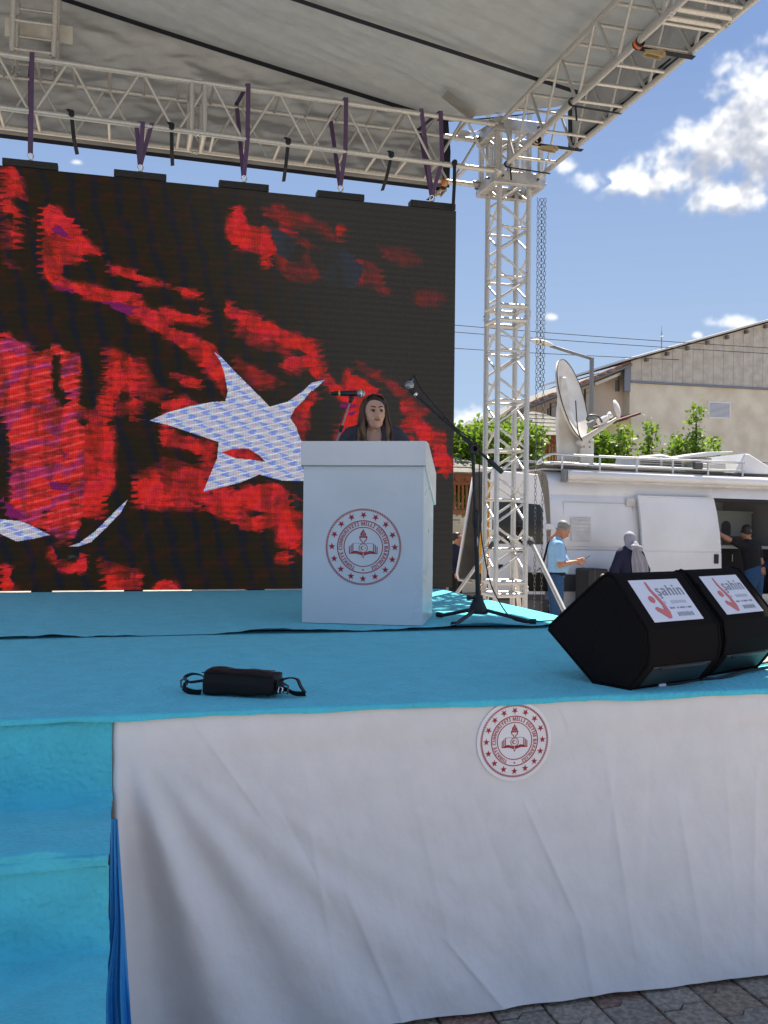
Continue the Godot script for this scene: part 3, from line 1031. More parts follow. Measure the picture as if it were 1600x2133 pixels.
func rod_thing(called: String, a: Vector3, b: Vector3, r: float, label: String):
	var o := thing(called, label, "brace pole", b, 0.0, "tower brace poles")
	rod("tube", Vector3.ZERO, a - b, r, M.steel, o, 14)
	part("end_cap", lathe([Vector2(0, 0.02), Vector2(r * 1.3, 0.018), Vector2(r * 1.35, -0.03), Vector2(r * 1.05, -0.05), Vector2(0, -0.05)], 12), M.dark_steel, o, a - b, aim(a - b))
	part("foot", box(Vector3(0.12, 0.02, 0.12), 0.004), M.steel_plate, o, Vector3(0, 0.0, 0))

func chain(called: String, top: Vector3, length: float, ph: float, kind: String, label: String):
	var st := new_st()
	var link := 0.052 if kind == "pair" else 0.040
	var wire := 0.0026 if kind == "pair" else 0.0036
	var wid := 0.0115 if kind == "pair" else 0.021
	var n := int(length / (link * 0.80))
	for k in n:
		var c := Vector3(0, -k * link * 0.80, 0)
		var ax := Vector3(cos(ph + (PI / 2 if k % 2 else 0.0)), 0, sin(ph + (PI / 2 if k % 2 else 0.0)))
		var pts := []
		for q in 9:
			var a := TAU * q / 8.0
			var y := sin(a) * wid * 0.9
			pts.append(c + ax * cos(a) * wid + Vector3(0, y + signf(y) * (link * 0.5 - wid) if absf(y) > 0.001 else 0.0, 0))
		add_tube(st, pts, wire, 4, false)
	solo(called, done(st, true), M.dark_steel, label, "chain", top, Basis.IDENTITY, "hoist chains")

func roof_y(x: float) -> float:
	return 5.535 + 0.18 * (3.84 - x) if x > -0.75 else 5.535 + 0.18 * (3.84 + 0.75) - 0.18 * (-0.75 - x)

func rear_z(x: float) -> float:
	return -8.95 if x < 3.02 else lerpf(-8.95, -8.02, (x - 3.02) / 0.84)

func make_canopy():
	var n := FastNoiseLite.new()
	n.seed = 44
	n.frequency = 1.0
	n.fractal_octaves = 3
	var cv := thing("canopy", "grey tarpaulin roof with black seams over the stage", "canopy", Vector3(0, 5.5, -6.0))
	var wrinkle := func(x: float, z: float) -> float:
		var across := n.get_noise_2d(x * 0.35 + z * 0.1, z * 2.6 + x * 0.55) * 0.022 + n.get_noise_2d(x * 0.7 + 11.0, z * 6.5 + x * 1.4) * 0.014
		return across + 0.012 * n.get_noise_2d(x * 1.4, z * 1.4)
	var slope := sheet(150, 130, func(u: float, v: float) -> Vector3:
		var x := lerpf(-0.75, 3.90, u)
		var z := lerpf(-4.25, rear_z(x), v)
		var edge := minf(minf(u, 1.0 - u) * 12.0, minf(1.0 - v, v) * 14.0)
		return Vector3(x, roof_y(x) - 5.5 + wrinkle.call(x, z) * clampf(edge, 0.0, 1.0) - 0.02 * sin(u * PI), z + 6.0))
	part("roof_slope", slope, M.canopy, cv)
	var slope2 := sheet(40, 40, func(u: float, v: float) -> Vector3:
		var x := lerpf(-5.4, -0.75, u)
		return Vector3(x, roof_y(x) - 5.5, lerpf(-4.25, -8.95, v) + 6.0))
	part("roof_slope", slope2, M.canopy, cv)
	var gable := sheet(200, 60, func(u: float, v: float) -> Vector3:
		var x := lerpf(-5.4, 3.04, u)
		var y0 := 5.035 + (0.65 - x) * 0.014
		var cut := 0.0
		var y := lerpf(y0 + cut, roof_y(x), v)
		var sag := sin(PI * v)
		var wr := 0.070 * n.get_noise_2d(x * 1.1 + y * 1.8, y * 1.5 - x * 0.7) + 0.030 * n.get_noise_2d(x * 2.4 - y * 4.0, y * 4.5 + x)
		return Vector3(x, y - 5.5, -8.95 + 6.0 - 0.05 * sag + wr * clampf(sag * 2.0, 0.0, 1.0)))
	part("rear_curtain", gable, M.canopy, cv)
	var val := sheet(150, 14, func(u: float, v: float) -> Vector3:
		var z := lerpf(-4.25, -8.0, u)
		var y := lerpf(5.165, 5.54, v)
		return Vector3(3.905 + 0.018 * n.get_noise_2d(z * 1.8, v * 1.5) * (1.0 - v), y - 5.5, z + 6.0))
	part("side_curtain", val, M.canopy, cv)
	# webbing
	var band := func(pts: Array, w: Vector3):
		part("webbing", ribbon(pts, w, 0.006), M.webbing, cv, Vector3(0, -5.5, 6.0))
	var s1 := []
	var s2 := []
	var s3 := []
	for k in 25:
		var x := lerpf(-0.75, 3.02, k / 24.0)
		s1.append(Vector3(x, roof_y(x) - 0.035 - 0.02 * sin((x + 0.75) / 4.65 * PI), -8.90))
		var x2 := lerpf(-0.75, 3.88, k / 24.0)
		s2.append(Vector3(x2, roof_y(x2) - 0.055 - 0.02 * sin((x2 + 0.75) / 4.65 * PI), -7.65))
		s3.append(Vector3(x2, roof_y(x2) - 0.055 - 0.02 * sin((x2 + 0.75) / 4.65 * PI), -5.6))
	band.call(s1, Vector3(0, 0.004, 0.030))
	band.call(s2, Vector3(0, 0, 0.028))
	band.call(s3, Vector3(0, 0, 0.028))
	var cut := []
	for k in 9:
		var x := lerpf(3.0, 3.9, k / 8.0)
		cut.append(Vector3(x, roof_y(x) - 0.03, rear_z(x) + 0.02 - 0.05 * sin(PI * k / 8.0)))
	band.call(cut, Vector3(0.03, 0, 0.03))
	band.call([Vector3(3.02, 5.0, -8.93), Vector3(3.03, 5.35, -8.93), Vector3(3.0, 5.68, -8.93)], Vector3(0.035, 0, 0))
	band.call([Vector3(-5.4, 5.12, -8.97), Vector3(3.04, 5.002, -8.97)], Vector3(0, 0.03, 0))
	var e := []
	for k in 31:
		var z := lerpf(-4.25, -8.0, k / 30.0)
		e.append(Vector3(3.912 + 0.018 * n.get_noise_2d(z * 1.8, 0.0), 5.165, z))
	band.call(e, Vector3(0.002, 0.04, 0))
	band.call([Vector3(3.9, 5.13, -8.0), Vector3(3.9, 5.54, -8.02)], Vector3(0, 0, 0.035))
	# darker repair patch and the loose white corner
	var px := func(u: float, v: float) -> Vector3:
		var x := lerpf(2.80, 3.18, u)
		var z := lerpf(-8.55, -8.38, v) - 0.25 * u + 0.12
		return Vector3(x, roof_y(x) - 5.5 - 0.075, z + 6.0)
	part("repair_patch", sheet(12, 6, px), M.patch, cv)
	part("loose_corner", sheet(6, 6, func(u: float, v: float) -> Vector3:
		return Vector3(3.12 + 0.24 * u, 0.055 - 0.10 * v * (1.0 - u), -2.86 + 0.25 * u * v - 0.06 * v)), M.liner, cv)

func straps():
	# slings carrying the screen
	var spots := [-0.79, 0.106, 1.0, 1.88, 2.76]
	var where := ["above the bar nearest the stairs side", "second from the stairs side, looped on the lower tube", "in the middle above the screen", "fourth along, above the microphone", "last one beside the tower"]
	for k in 5:
		var x: float = spots[k]
		var by := (0.65 - x) * 0.014
		var y_top := 5.545 + by if k != 1 else 5.09 + by
		var o := thing("lifting_sling", "purple lifting sling " + where[k], "sling", Vector3(x, 4.70, -8.56), 0.0, "purple slings holding the screen")
		var f := Vector3(0.0, y_top - 4.70, 0.137)
		var bk := Vector3(0.02, y_top - 4.70, -0.31 if k != 1 else 0.10)
		var base := Vector3(0, 0.075, 0)
		part("webbing", ribbon([base, Vector3(0.012 if k < 4 else 0.05, 0.36, 0.135), f + Vector3(0.03 if k == 4 else 0.012, 0, 0), bk + Vector3(-0.06, 0.0, 0), base + Vector3(-0.004, 0, -0.006)], Vector3(0.019, 0, 0.004), 0.004), M.purple, o)
		if k == 4 or k == 1:
			part("webbing", ribbon([base, f + Vector3(-0.16 if k == 4 else 0.09, 0.0, 0.004)], Vector3(0.019, 0, 0.004), 0.004), M.purple, o)
		var st := new_st()
		var pts := []
		for q in 13:
			var a := TAU * q / 12.0
			pts.append(Vector3(cos(a) * 0.022, 0.045 + sin(a) * 0.030, 0))
		add_tube(st, pts, 0.007, 6, false)
		add_tube(st, [Vector3(0, -0.025, 0), Vector3(0, 0.02, 0)], 0.012, 8)
		part("shackle", done(st, true), M.chrome, o)
	var ties := [[-0.46, 0.30, "short black strap end hanging near the ridge post"], [0.36, 0.30, "short black strap end hanging beside the beam joint"], [1.37, 0.34, "short black strap end hanging at the middle of the rear beam"], [2.32, 0.30, "short black strap end hanging before the last sling"], [2.93, 0.52, "longer black strap hanging at the end of the rear beam"]]
	for t in ties:
		var x: float = t[0]
		var by := (0.65 - x) * 0.014
		var o := thing("strap_end", t[2], "strap", Vector3(x, 5.08 + by, -8.42), 0.0, "loose black straps on the rear beam")
		part("webbing", ribbon([Vector3(-0.03, 0.03, 0.01), Vector3(0.0, 0.0, 0.012), Vector3(0.012, -t[1] * 0.45, -0.20), Vector3(0.03, -t[1] * 0.62, -0.42)] if t[1] < 0.4 else [Vector3(0, 0.02, 0), Vector3(0.0, -0.2, 0.0), Vector3(0.01, -0.42, -0.06)], Vector3(0.016, 0.004, 0.0), 0.004), M.webbing, o)
		part("knot", box(Vector3(0.045, 0.055, 0.05), 0.012), M.webbing, o, Vector3(0, 0.0, 0.0))
	# ratchets
	var r1 := thing("ratchet_strap", "orange and black ratchet strap round the side beam high up", "ratchet strap", Vector3(3.41, 5.05, -5.95), 0.0, "ratchet straps on the beams")
	ratchet(r1, M.black, M.orange)
	var r2 := thing("ratchet_strap", "tan ratchet strap buckle on the side beam by the tower", "ratchet strap", Vector3(3.44, 5.05, -7.72), 0.0, "ratchet straps on the beams")
	ratchet(r2, M.amber, M.amber)
	var r3 := thing("ratchet_strap", "orange ratchet strap at the end of the rear beam over the screen", "ratchet strap", Vector3(2.98, 5.02, -8.86), PI / 2, "ratchet straps on the beams")
	ratchet(r3, M.orange, M.amber)
	for q in [[Vector3(3.40, 5.04, -8.28), Vector3(3.84, 5.03, -8.30), "thin black tie strap across the side beam at the tower"], [Vector3(3.40, 5.06, -6.95), Vector3(3.85, 5.06, -6.98), "thin black tie strap across the side beam midway"]]:
		var o := thing("tie_strap", q[2], "strap", q[0], 0.0, "tie straps on the side beam")
		part("webbing", ribbon([Vector3(0.0, -0.03, 0), q[1] - q[0] + Vector3(0, -0.028, 0)], Vector3(0, 0.0, 0.012), 0.004), M.webbing, o)
		part("loop", lathe([Vector2(0.026, -0.014), Vector2(0.031, -0.014), Vector2(0.031, 0.014), Vector2(0.026, 0.014)], 12, false), M.webbing, o, Vector3(0, 0.0, 0), aim(Vector3(0, 0, 1)))
		part("tail", ribbon([Vector3(0.03, -0.03, 0), Vector3(0.035, -0.15, 0.01)], Vector3(0.008, 0, 0), 0.003), M.webbing, o)

func ratchet(o: Node3D, ma: Material, mb: Material):
	part("loop", lathe([Vector2(0.027, -0.028), Vector2(0.035, -0.028), Vector2(0.035, 0.028), Vector2(0.027, 0.028)], 14, false), ma if ma != M.amber else M.webbing, o, Vector3(0, 0, 0), aim(Vector3(0, 0, 1)))
	part("trim", lathe([Vector2(0.034, -0.012), Vector2(0.0385, -0.012), Vector2(0.0385, 0.012), Vector2(0.034, 0.012)], 14, false), mb, o, Vector3(0, 0, 0.006), aim(Vector3(0, 0, 1)))
	part("strap", ribbon([Vector3(0.02, -0.035, 0), Vector3(0.45, -0.03, -0.02)], Vector3(0, 0.002, 0.022), 0.005), M.webbing, o)
	var st := new_st()
	st.set_smooth_group(-1)
	for s in [-1.0, 1.0]:
		add_prism(st, PackedVector2Array([Vector2(0.03, -0.05), Vector2(0.17, -0.035), Vector2(0.20, -0.055), Vector2(0.185, -0.085), Vector2(0.05, -0.075)]), 0.006, 0.001, Transform3D(Basis.IDENTITY, Vector3(0, 0, 0.024 * s)))
	add_tube(st, [Vector3(0.175, -0.06, -0.035), Vector3(0.175, -0.06, 0.04)], 0.014, 8)
	add_tube(st, [Vector3(0.05, -0.06, -0.03), Vector3(0.05, -0.06, 0.035)], 0.008, 8)
	part("buckle", done(st), M.amber, o)

# ---------------------------------------------------------------- background
func V2(a: Array) -> PackedVector2Array:
	var p := PackedVector2Array()
	for k in range(0, a.size(), 2):
		p.append(Vector2(a[k], a[k + 1]))
	return p

func make_background():
	# hall with gable front
	var h := thing("hall_building", "large cream hall with metal clad gable and sloping roof behind the van", "building", Vector3(15.84, 0, -28.0))
	part("wall", prism(V2([0, 0, 12, 0, 12, 6.28, 0, 6.28]), 6.0), M.plaster, h, Vector3(0, 0, -6.0))
	part("flashing", box(Vector3(12.02, 0.07, 0.10), 0.008), M.flashing, h, Vector3(6.0, 6.31, 0.03))
	for k in 31:
		var x0 := 0.02 + k * 0.383
		var y0 := 6.98 + 0.305 * x0
		var y1 := 6.98 + 0.305 * (x0 + 0.377)
		part("cladding_panel", prism(V2([x0, 6.35, x0 + 0.377, 6.35, x0 + 0.377, y1, x0, y0]), 0.05, 0.006), M.cladding, h, Vector3(0, 0, -0.03))
	part("gable_core", prism(V2([0.01, 6.3, 11.98, 6.3, 11.98, 10.5, 0.01, 6.9]), 5.9), M.plaster_pink, h, Vector3(0, 0, -5.95))
	part("roof", prism(V2([-0.35, 6.92, 12.2, 10.75, 12.2, 10.82, -0.35, 6.99]), 6.6, 0.01), M.roof_edge, h, Vector3(0, 0, -6.3))
	for k in 12:
		var x0 := 0.55 + k * 0.75
		part("purlin_end", box(Vector3(0.09, 0.12, 0.16), 0.006), M.bracket, h, Vector3(x0, 6.88 + 0.305 * x0, 0.09))
	part("corner_post", box(Vector3(0.22, 0.95, 0.10), 0.01), M.flashing, h, Vector3(-0.12, 6.45, 0.02))
	var vent := Node3D.new()
	vent.name = "vent"
	h.add_child(vent, true)
	vent.position = Vector3(3.32, 5.52, 0.02)
	vent.set_meta("label", "white louvred vent in the cream wall")
	for s in [-1.0, 1.0]:
		part("frame", box(Vector3(0.84, 0.03, 0.05), 0.004), M.white_card, vent, Vector3(0, 0.265 * s, 0.0))
		part("frame", box(Vector3(0.03, 0.50, 0.05), 0.004), M.white_card, vent, Vector3(0.405 * s, 0, 0))
	part("shade_panel", box(Vector3(0.78, 0.50, 0.01), 0.0), M.van_dark, vent, Vector3(0, 0, -0.012))  # dark board stands in for the shade behind the slats
	for k in 13:
		part("slat", box(Vector3(0.78, 0.030, 0.008), 0.001), M.white_card, vent, Vector3(0, -0.235 + k * 0.039, 0.004), Basis(Vector3(1, 0, 0), -0.6))
	# lower wing with tiled roof
	var w := thing("tiled_wing", "lower beige wing of the hall with tiled roof sloping down", "building", Vector3(15.84, 0, -28.4))
	part("wall", prism(V2([-11.0, 0, 0.0, 0, 0.0, 6.75, -11.0, 2.1]), 5.0), M.plaster_pink, w, Vector3(0, 0, -5.0))
	part("roof", prism(V2([-11.2, 2.05, -0.02, 6.80, -0.02, 6.90, -11.2, 2.15]), 5.8, 0.01), M.bracket, w, Vector3(0, 0, -5.2))
	var tile := new_st()
	for k in 7:
		var a := PI * k / 6.0
		var b := PI * (k + 1) / 6.0
		if k < 6:
			quad(tile, Vector3(cos(a) * 0.14, sin(a) * 0.08, 0.14), Vector3(cos(b) * 0.14, sin(b) * 0.08, 0.14), Vector3(cos(b) * 0.12, sin(b) * 0.065, -0.5), Vector3(cos(a) * 0.12, sin(a) * 0.065, -0.5))
			tri(tile, Vector3(0, 0, 0.14), Vector3(cos(b) * 0.14, sin(b) * 0.08, 0.14), Vector3(cos(a) * 0.14, sin(a) * 0.08, 0.14))
	var tm := done(tile)
	for k in 34:
		var x0 := -0.2 - k * 0.29
		part("roof_tile", tm, M.roof_tile, w, Vector3(x0, 6.91 + 0.425 * x0 + rng.randf_range(-0.015, 0.02), 0.46), Basis(Vector3(0, 0, 1), 0.4))
	for x0 in [-0.25, -1.45, -2.65, -4.4, -6.2, -8.0]:
		part("bracket", prism(V2([0, 0, 0.30, 0.12, 0.30, 0.22, 0.1, 0.18, 0.1, -0.35, 0.0, -0.35]), 0.14, 0.01), M.bracket, w, Vector3(x0 - 0.2, 6.45 + 0.425 * x0, 0.25))
	part("soffit_strip", box(Vector3(1.0, 0.10, 0.08), 0.01), M.lamp_head, w, Vector3(-0.75, 6.38, 0.3), Basis(Vector3(0, 0, 1), 0.4))
	# annex
	var an := thing("annex", "small yellowish annex with dark red sloping roof before the hall", "building", Vector3(12.3, 0, -26.5))
	part("wall", prism(V2([0, 0, 2.75, 0, 2.75, 4.95, 0, 4.05]), 1.4), M.plaster_yellow, an, Vector3(0, 0, -1.4))
	part("roof", prism(V2([-0.3, 3.98, 3.0, 5.06, 3.0, 5.13, -0.3, 4.05]), 1.5, 0.01), M.maroon, an, Vector3(0, 0, -1.35))
	part("fascia", box(Vector3(1.35, 0.24, 0.06), 0.01), M.maroon, an, Vector3(1.5, 4.72, -1.2), Basis(Vector3(0, 0, 1), 0.32))
	# lightning rod
	var lr := thing("lightning_rod", "thin lightning rod with small ball on the hall roof", "lightning rod", Vector3(18.08, 7.66, -29.8))
	rod("pole", Vector3.ZERO, Vector3(0, 0.75, 0), 0.018, M.flashing, lr, 8)
	part("ball", lathe([Vector2(0, -0.05), Vector2(0.05, -0.02), Vector2(0.05, 0.02), Vector2(0, 0.05)], 10), M.aluminium, lr, Vector3(0, 0.62, 0))
	rod("tip", Vector3(0, 0.75, 0), Vector3(0, 0.95, 0), 0.007, M.flashing, lr, 6)
	# street lamp
	var sl := thing("street_lamp", "grey steel street lamp with long arm above the van", "street lamp", Vector3(11.37, 0, -22))
	rod("pole", Vector3.ZERO, Vector3(0, 5.88, 0), 0.055, M.galv, sl, 12)
	part("arm", tube([Vector3(0.03, 5.85, 0), Vector3(-0.55, 5.98, 0), Vector3(-1.15, 6.12, 0)], 0.04, 8), M.galv, sl)
	part("lamp_head", sheet(20, 20, func(u: float, v: float) -> Vector3:
		var a := u * TAU
		var t := v
		var r := sin(PI * clampf(t * 0.94 + 0.03, 0.0, 1.0))
		r = pow(maxf(r, 0.0), 0.6)
		return Vector3(-1.05 - t * 0.62, 6.12 + t * 0.10 + sin(a) * 0.085 * r * (0.6 if sin(a) < 0 else 1.0), cos(a) * 0.13 * r)), M.lamp_head, sl)
	rod("base_collar", Vector3(0, 0.0, 0), Vector3(0, 0.35, 0), 0.09, M.galv, sl, 12)
	# overhead cables
	var cables := [[Vector3(-6, 7.78, -26), Vector3(30, 7.42, -26), "topmost overhead power cable crossing the sky"], [Vector3(-6, 7.60, -26.2), Vector3(30, 7.30, -26.2), "second overhead power cable just below the topmost"], [Vector3(-6, 7.50, -27), Vector3(17.4, 7.05, -27.6), "third overhead cable ending at the hall roof"], [Vector3(-6, 5.75, -25), Vector3(27, 3.15, -25), "upper thin cable crossing in front of the cream wall"], [Vector3(-6, 5.4, -24.5), Vector3(26, 2.75, -24.5), "lower thin cable crossing in front of the cream wall"], [Vector3(8, 4.4, -24.8), Vector3(26, 2.45, -24.8), "lowest thin cable just above the van roof"]]
	for c in cables:
		var pts := []
		for k in 25:
			var t := k / 24.0
			pts.append(c[0].lerp(c[1], t) + Vector3(0, -0.30 * sin(PI * t), 0))
		solo("overhead_cable", tube(pts, 0.011, 5), M.wire, c[2], "cable", Vector3.ZERO, Basis.IDENTITY, "overhead cables")
	# gazebos
	gazebo(Vector3(5.75, 0, -19.2), 2.5, 2.62, "wooden gazebo with grey shingle roof beside the screen edge")
	gazebo(Vector3(11.2, 0, -25.2), 3.0, 3.98, "taller brown wooden gazebo behind the satellite dish")
	# wall and fence
	var wl := thing("boundary_wall", "pale boundary wall glimpsed beside the screen edge", "wall", Vector3(6.0, 0, -21.8))
	part("wall", box(Vector3(9.0, 2.1, 0.2), 0.02), M.wall_white, wl, Vector3(0, 1.05, 0))
	part("coping", box(Vector3(9.0, 0.08, 0.3), 0.02), M.plaster_yellow, wl, Vector3(0, 2.14, 0))
	var fe := thing("fence", "dark bar fence in front of the pale wall", "fence", Vector3(6.0, 0, -21.2))
	for k in 16:
		rod("bar", Vector3(-1.6 + k * 0.2, 0.05, 0), Vector3(-1.6 + k * 0.2, 1.9, 0), 0.012, M.wire, fe, 6)
	for y in [0.3, 1.75]:
		rod("rail", Vector3(-1.8, y, 0), Vector3(1.6, y, 0), 0.016, M.wire, fe, 6)
	# trees and shrubs
	var green := leaf_material(Color(1, 1, 1))
	var t1 := [[Vector3(0.0, 3.05, 0), 0.75], [Vector3(-0.75, 3.2, 0.1), 0.6], [Vector3(0.7, 3.15, 0.0), 0.62], [Vector3(0.25, 3.5, -0.1), 0.48], [Vector3(-0.5, 2.65, 0.2), 0.6], [Vector3(0.85, 2.7, 0.2), 0.5], [Vector3(-1.2, 2.75, 0.0), 0.6], [Vector3(-0.95, 2.2, 0.5), 0.42], [Vector3(1.1, 3.55, -0.2), 0.36]]
	tree("garden_tree", "leafy green tree behind the truss tower", Vector3(7.35, 0, -19.0), t1, 14000, 0.11, green, 3.0)
	var sap := [[9.55, 3.58, 0.34, "broad-leaved shrub nearest the satellite dish behind the van", 0.15, 3200], [10.05, 3.70, 0.22, "slim pointed shrub just right of the broad-leaved one", 0.10, 2600], [10.62, 3.78, 0.26, "bushy shrub with twin tops behind the van roof", 0.10, 3600], [11.42, 3.60, 0.36, "rounded shrub against the cream wall behind the van", 0.10, 3600], [11.78, 4.22, 0.17, "tallest slender shrub spire against the cream wall", 0.10, 2600], [12.22, 3.55, 0.17, "small shrub tip farthest from the dish", 0.095, 1200]]
	for s in sap:
		var hgt: float = s[1]
		var r: float = s[2]
		var blobs := []
		for k in 10:
			var t := k / 9.0
			blobs.append([Vector3(rng.randf_range(-0.10, 0.10) * (1.0 - t), lerpf(1.7, hgt - r * 0.25, t), rng.randf_range(-0.1, 0.1)), lerpf(0.55, r * 0.42, pow(t, 0.8)) * rng.randf_range(0.8, 1.1)])
		if r > 0.3:
			for k in 5:
				blobs.append([Vector3(rng.randf_range(-0.5, 0.5), hgt - rng.randf_range(0.25, 0.8), rng.randf_range(-0.2, 0.2)), rng.randf_range(0.16, 0.3)])
		tree("leafy_shrub", s[3], Vector3(s[0], 0, -18.0), blobs, s[5], s[4], green, hgt - 0.5, "shrubs behind the van")

func leaf_material(c: Color) -> StandardMaterial3D:
	var m := mat(c, 0.55)
	m.vertex_color_use_as_albedo = true
	m.backlight_enabled = true
	m.backlight = lin(0.95, 1.0, 0.45)
	m.cull_mode = BaseMaterial3D.CULL_DISABLED
	return m

func tree(called: String, label: String, at: Vector3, blobs: Array, count: int, leaf: float, m: Material, stem: float, group := ""):
	var o := thing(called, label, "tree" if group == "" else "shrub", at, 0.0, group)
	var rg := RandomNumberGenerator.new()
	rg.seed = hash(label)
	var st := new_st()
	var pts := curve([Vector3(0, 0, 0), Vector3(0.05, stem * 0.35, 0.03), Vector3(-0.04, stem * 0.7, 0.0), Vector3(0.0, stem, 0.02)], 4)
	var rad := []
	for k in pts.size():
		rad.append(lerpf(0.10 if group == "" else 0.04, 0.012, float(k) / (pts.size() - 1)))
	add_tube(st, pts, rad, 8)
	for b in blobs:
		var c: Vector3 = b[0]
		var s := Vector3(0.0, minf(c.y - 0.3, stem * 0.85), 0)
		add_tube(st, [s, s.lerp(c, 0.55) + Vector3(0, 0.06, 0), c], [0.03, 0.02, 0.006], 5)
	part("trunk", done(st, true), M.bark, o)
	st = new_st()
	var vol := 0.0
	for b in blobs:
		vol += pow(b[1], 2.3)
	for b in blobs:
		var n := int(count * pow(b[1], 2.3) / vol)
		var sprays := maxi(6, int(n / 9))
		for k in sprays:
			var d := Vector3(rg.randfn(), rg.randfn() * 0.9, rg.randfn()).normalized()
			var rr: float = b[1] * pow(rg.randf(), 0.45) * rg.randf_range(0.8, 1.18)
			var c: Vector3 = b[0] + d * rr
			var hue := rg.randf()
			for q in 9:
				var p := c + Vector3(rg.randfn(), rg.randfn(), rg.randfn()) * leaf * 0.75
				var ax := (d * 0.6 + Vector3(rg.randfn(), rg.randfn() - 0.25, rg.randfn()) * 0.6).normalized()
				var sd := ax.cross(Vector3(rg.randfn(), rg.randfn() + 1.2, rg.randfn()).normalized()).normalized()
				var nn := ax.cross(sd)
				var L := leaf * rg.randf_range(0.7, 1.25)
				var col := Color(0.10, 0.19, 0.022).lerp(Color(0.21, 0.32, 0.05), clampf(hue * 0.7 + rg.randf() * 0.4, 0, 1))
				st.set_color(col)
				var tip := p + ax * L
				var mid := p + ax * L * 0.42
				var l := mid + sd * L * 0.36 + nn * L * 0.08
				var r := mid - sd * L * 0.36 + nn * L * 0.08
				tri(st, p, r, tip)
				tri(st, p, tip, l)
	part("crown", done(st), m, o)

func gazebo(at: Vector3, w: float, eave: float, label: String):
	var o := thing("gazebo", label, "gazebo", at, 0.0, "wooden gazebos")
	var hw := w * 0.5
	for sx in [-1.0, 1.0]:
		for sz in [-1.0, 1.0]:
			part("post", box(Vector3(0.13, eave, 0.13), 0.01), M.wood, o, Vector3((hw - 0.1) * sx, eave * 0.5, (hw - 0.1) * sz))
	for s in [-1.0, 1.0]:
		part("beam", box(Vector3(w, 0.10, 0.08), 0.01), M.wood, o, Vector3(0, eave - 0.72, hw * s * 0.94))
		part("beam", box(Vector3(w, 0.12, 0.08), 0.01), M.wood, o, Vector3(0, eave - 0.12, hw * s * 0.94))
		part("beam", box(Vector3(0.08, 0.12, w), 0.01), M.wood, o, Vector3(hw * s * 0.96, eave - 0.12, 0))
	var nb := int(w / 0.085)
	var slat := box(Vector3(0.045, 0.5, 0.025), 0.004)
	for k in nb:
		part("slat", slat, M.wood, o, Vector3(-hw + 0.06 + k * 0.085, eave - 0.43, hw * 0.94))
	var ns := int(w / 0.22)
	var poly := PackedVector2Array([Vector2(-0.108, 0.12), Vector2(-0.108, 0.0)])
	for k in 7:
		var a := PI + PI * k / 6.0
		poly.append(Vector2(cos(a) * 0.10, sin(a) * 0.055))
	poly.append(Vector2(0.108, 0.0))
	poly.append(Vector2(0.108, 0.12))
	var sc := prism(poly, 0.03, 0.003)
	for k in ns:
		part("valance_board", sc, M.wood, o, Vector3(-hw + 0.13 + k * 0.22, eave - 0.06, hw + 0.06))
	var st := new_st()
	st.set_smooth_group(-1)
	var e := hw + 0.28
	var rows := 6
	for r in rows:
		var t0 := float(r) / rows
		var t1 := float(r + 1) / rows
		var a := e * (1.0 - t0 * 0.98)
		var b := e * (1.0 - t1 * 0.98)
		var y0 := eave + 0.04 + t0 * w * 0.28 + 0.02
		var y1 := eave + 0.04 + t1 * w * 0.28
		var c := [Vector3(-a, y0, a), Vector3(a, y0, a), Vector3(a, y0, -a), Vector3(-a, y0, -a)]
		var d := [Vector3(-b, y1, b), Vector3(b, y1, b), Vector3(b, y1, -b), Vector3(-b, y1, -b)]
		for k in 4:
			var k2 := (k + 1) % 4
			quad(st, c[k], c[k2], d[k2], d[k])
			quad(st, c[k] - Vector3(0, 0.025, 0), c[k2] - Vector3(0, 0.025, 0), c[k2], c[k])
	part("roof", done(st), M.shingle, o)

# ---------------------------------------------------------------- broadcast van
func van_profile() -> Array:
	return [Vector2(0.40, -0.05), Vector2(0.46, -0.01), Vector2(0.62, 0.0), Vector2(1.0, 0.004), Vector2(1.27, 0.0), Vector2(1.285, -0.012), Vector2(1.30, 0.0), Vector2(1.6, -0.012), Vector2(1.9, -0.045), Vector2(2.12, -0.085), Vector2(2.135, -0.10), Vector2(2.15, -0.09), Vector2(2.33, -0.14), Vector2(2.44, -0.22), Vector2(2.49, -0.34), Vector2(2.52, -0.60), Vector2(2.53, -1.0)]

func side_shell(x0: float, x1: float, lo: float, hi: float, off := 0.0, flip := 1.0) -> ArrayMesh:
	var pr := []
	for p in van_profile():
		if p.x >= lo - 0.001 and p.x <= hi + 0.001:
			pr.append(p)
	var st := new_st()
	for k in pr.size() - 1:
		var a: Vector2 = pr[k]
		var b: Vector2 = pr[k + 1]
		var za := (a.y + off) if flip > 0 else -2.0 - a.y
		var zb := (b.y + off) if flip > 0 else -2.0 - b.y
		quad(st, Vector3(x0, a.x, za), Vector3(x1, a.x, za), Vector3(x1, b.x, zb), Vector3(x0, b.x, zb))
	return done(st, true)

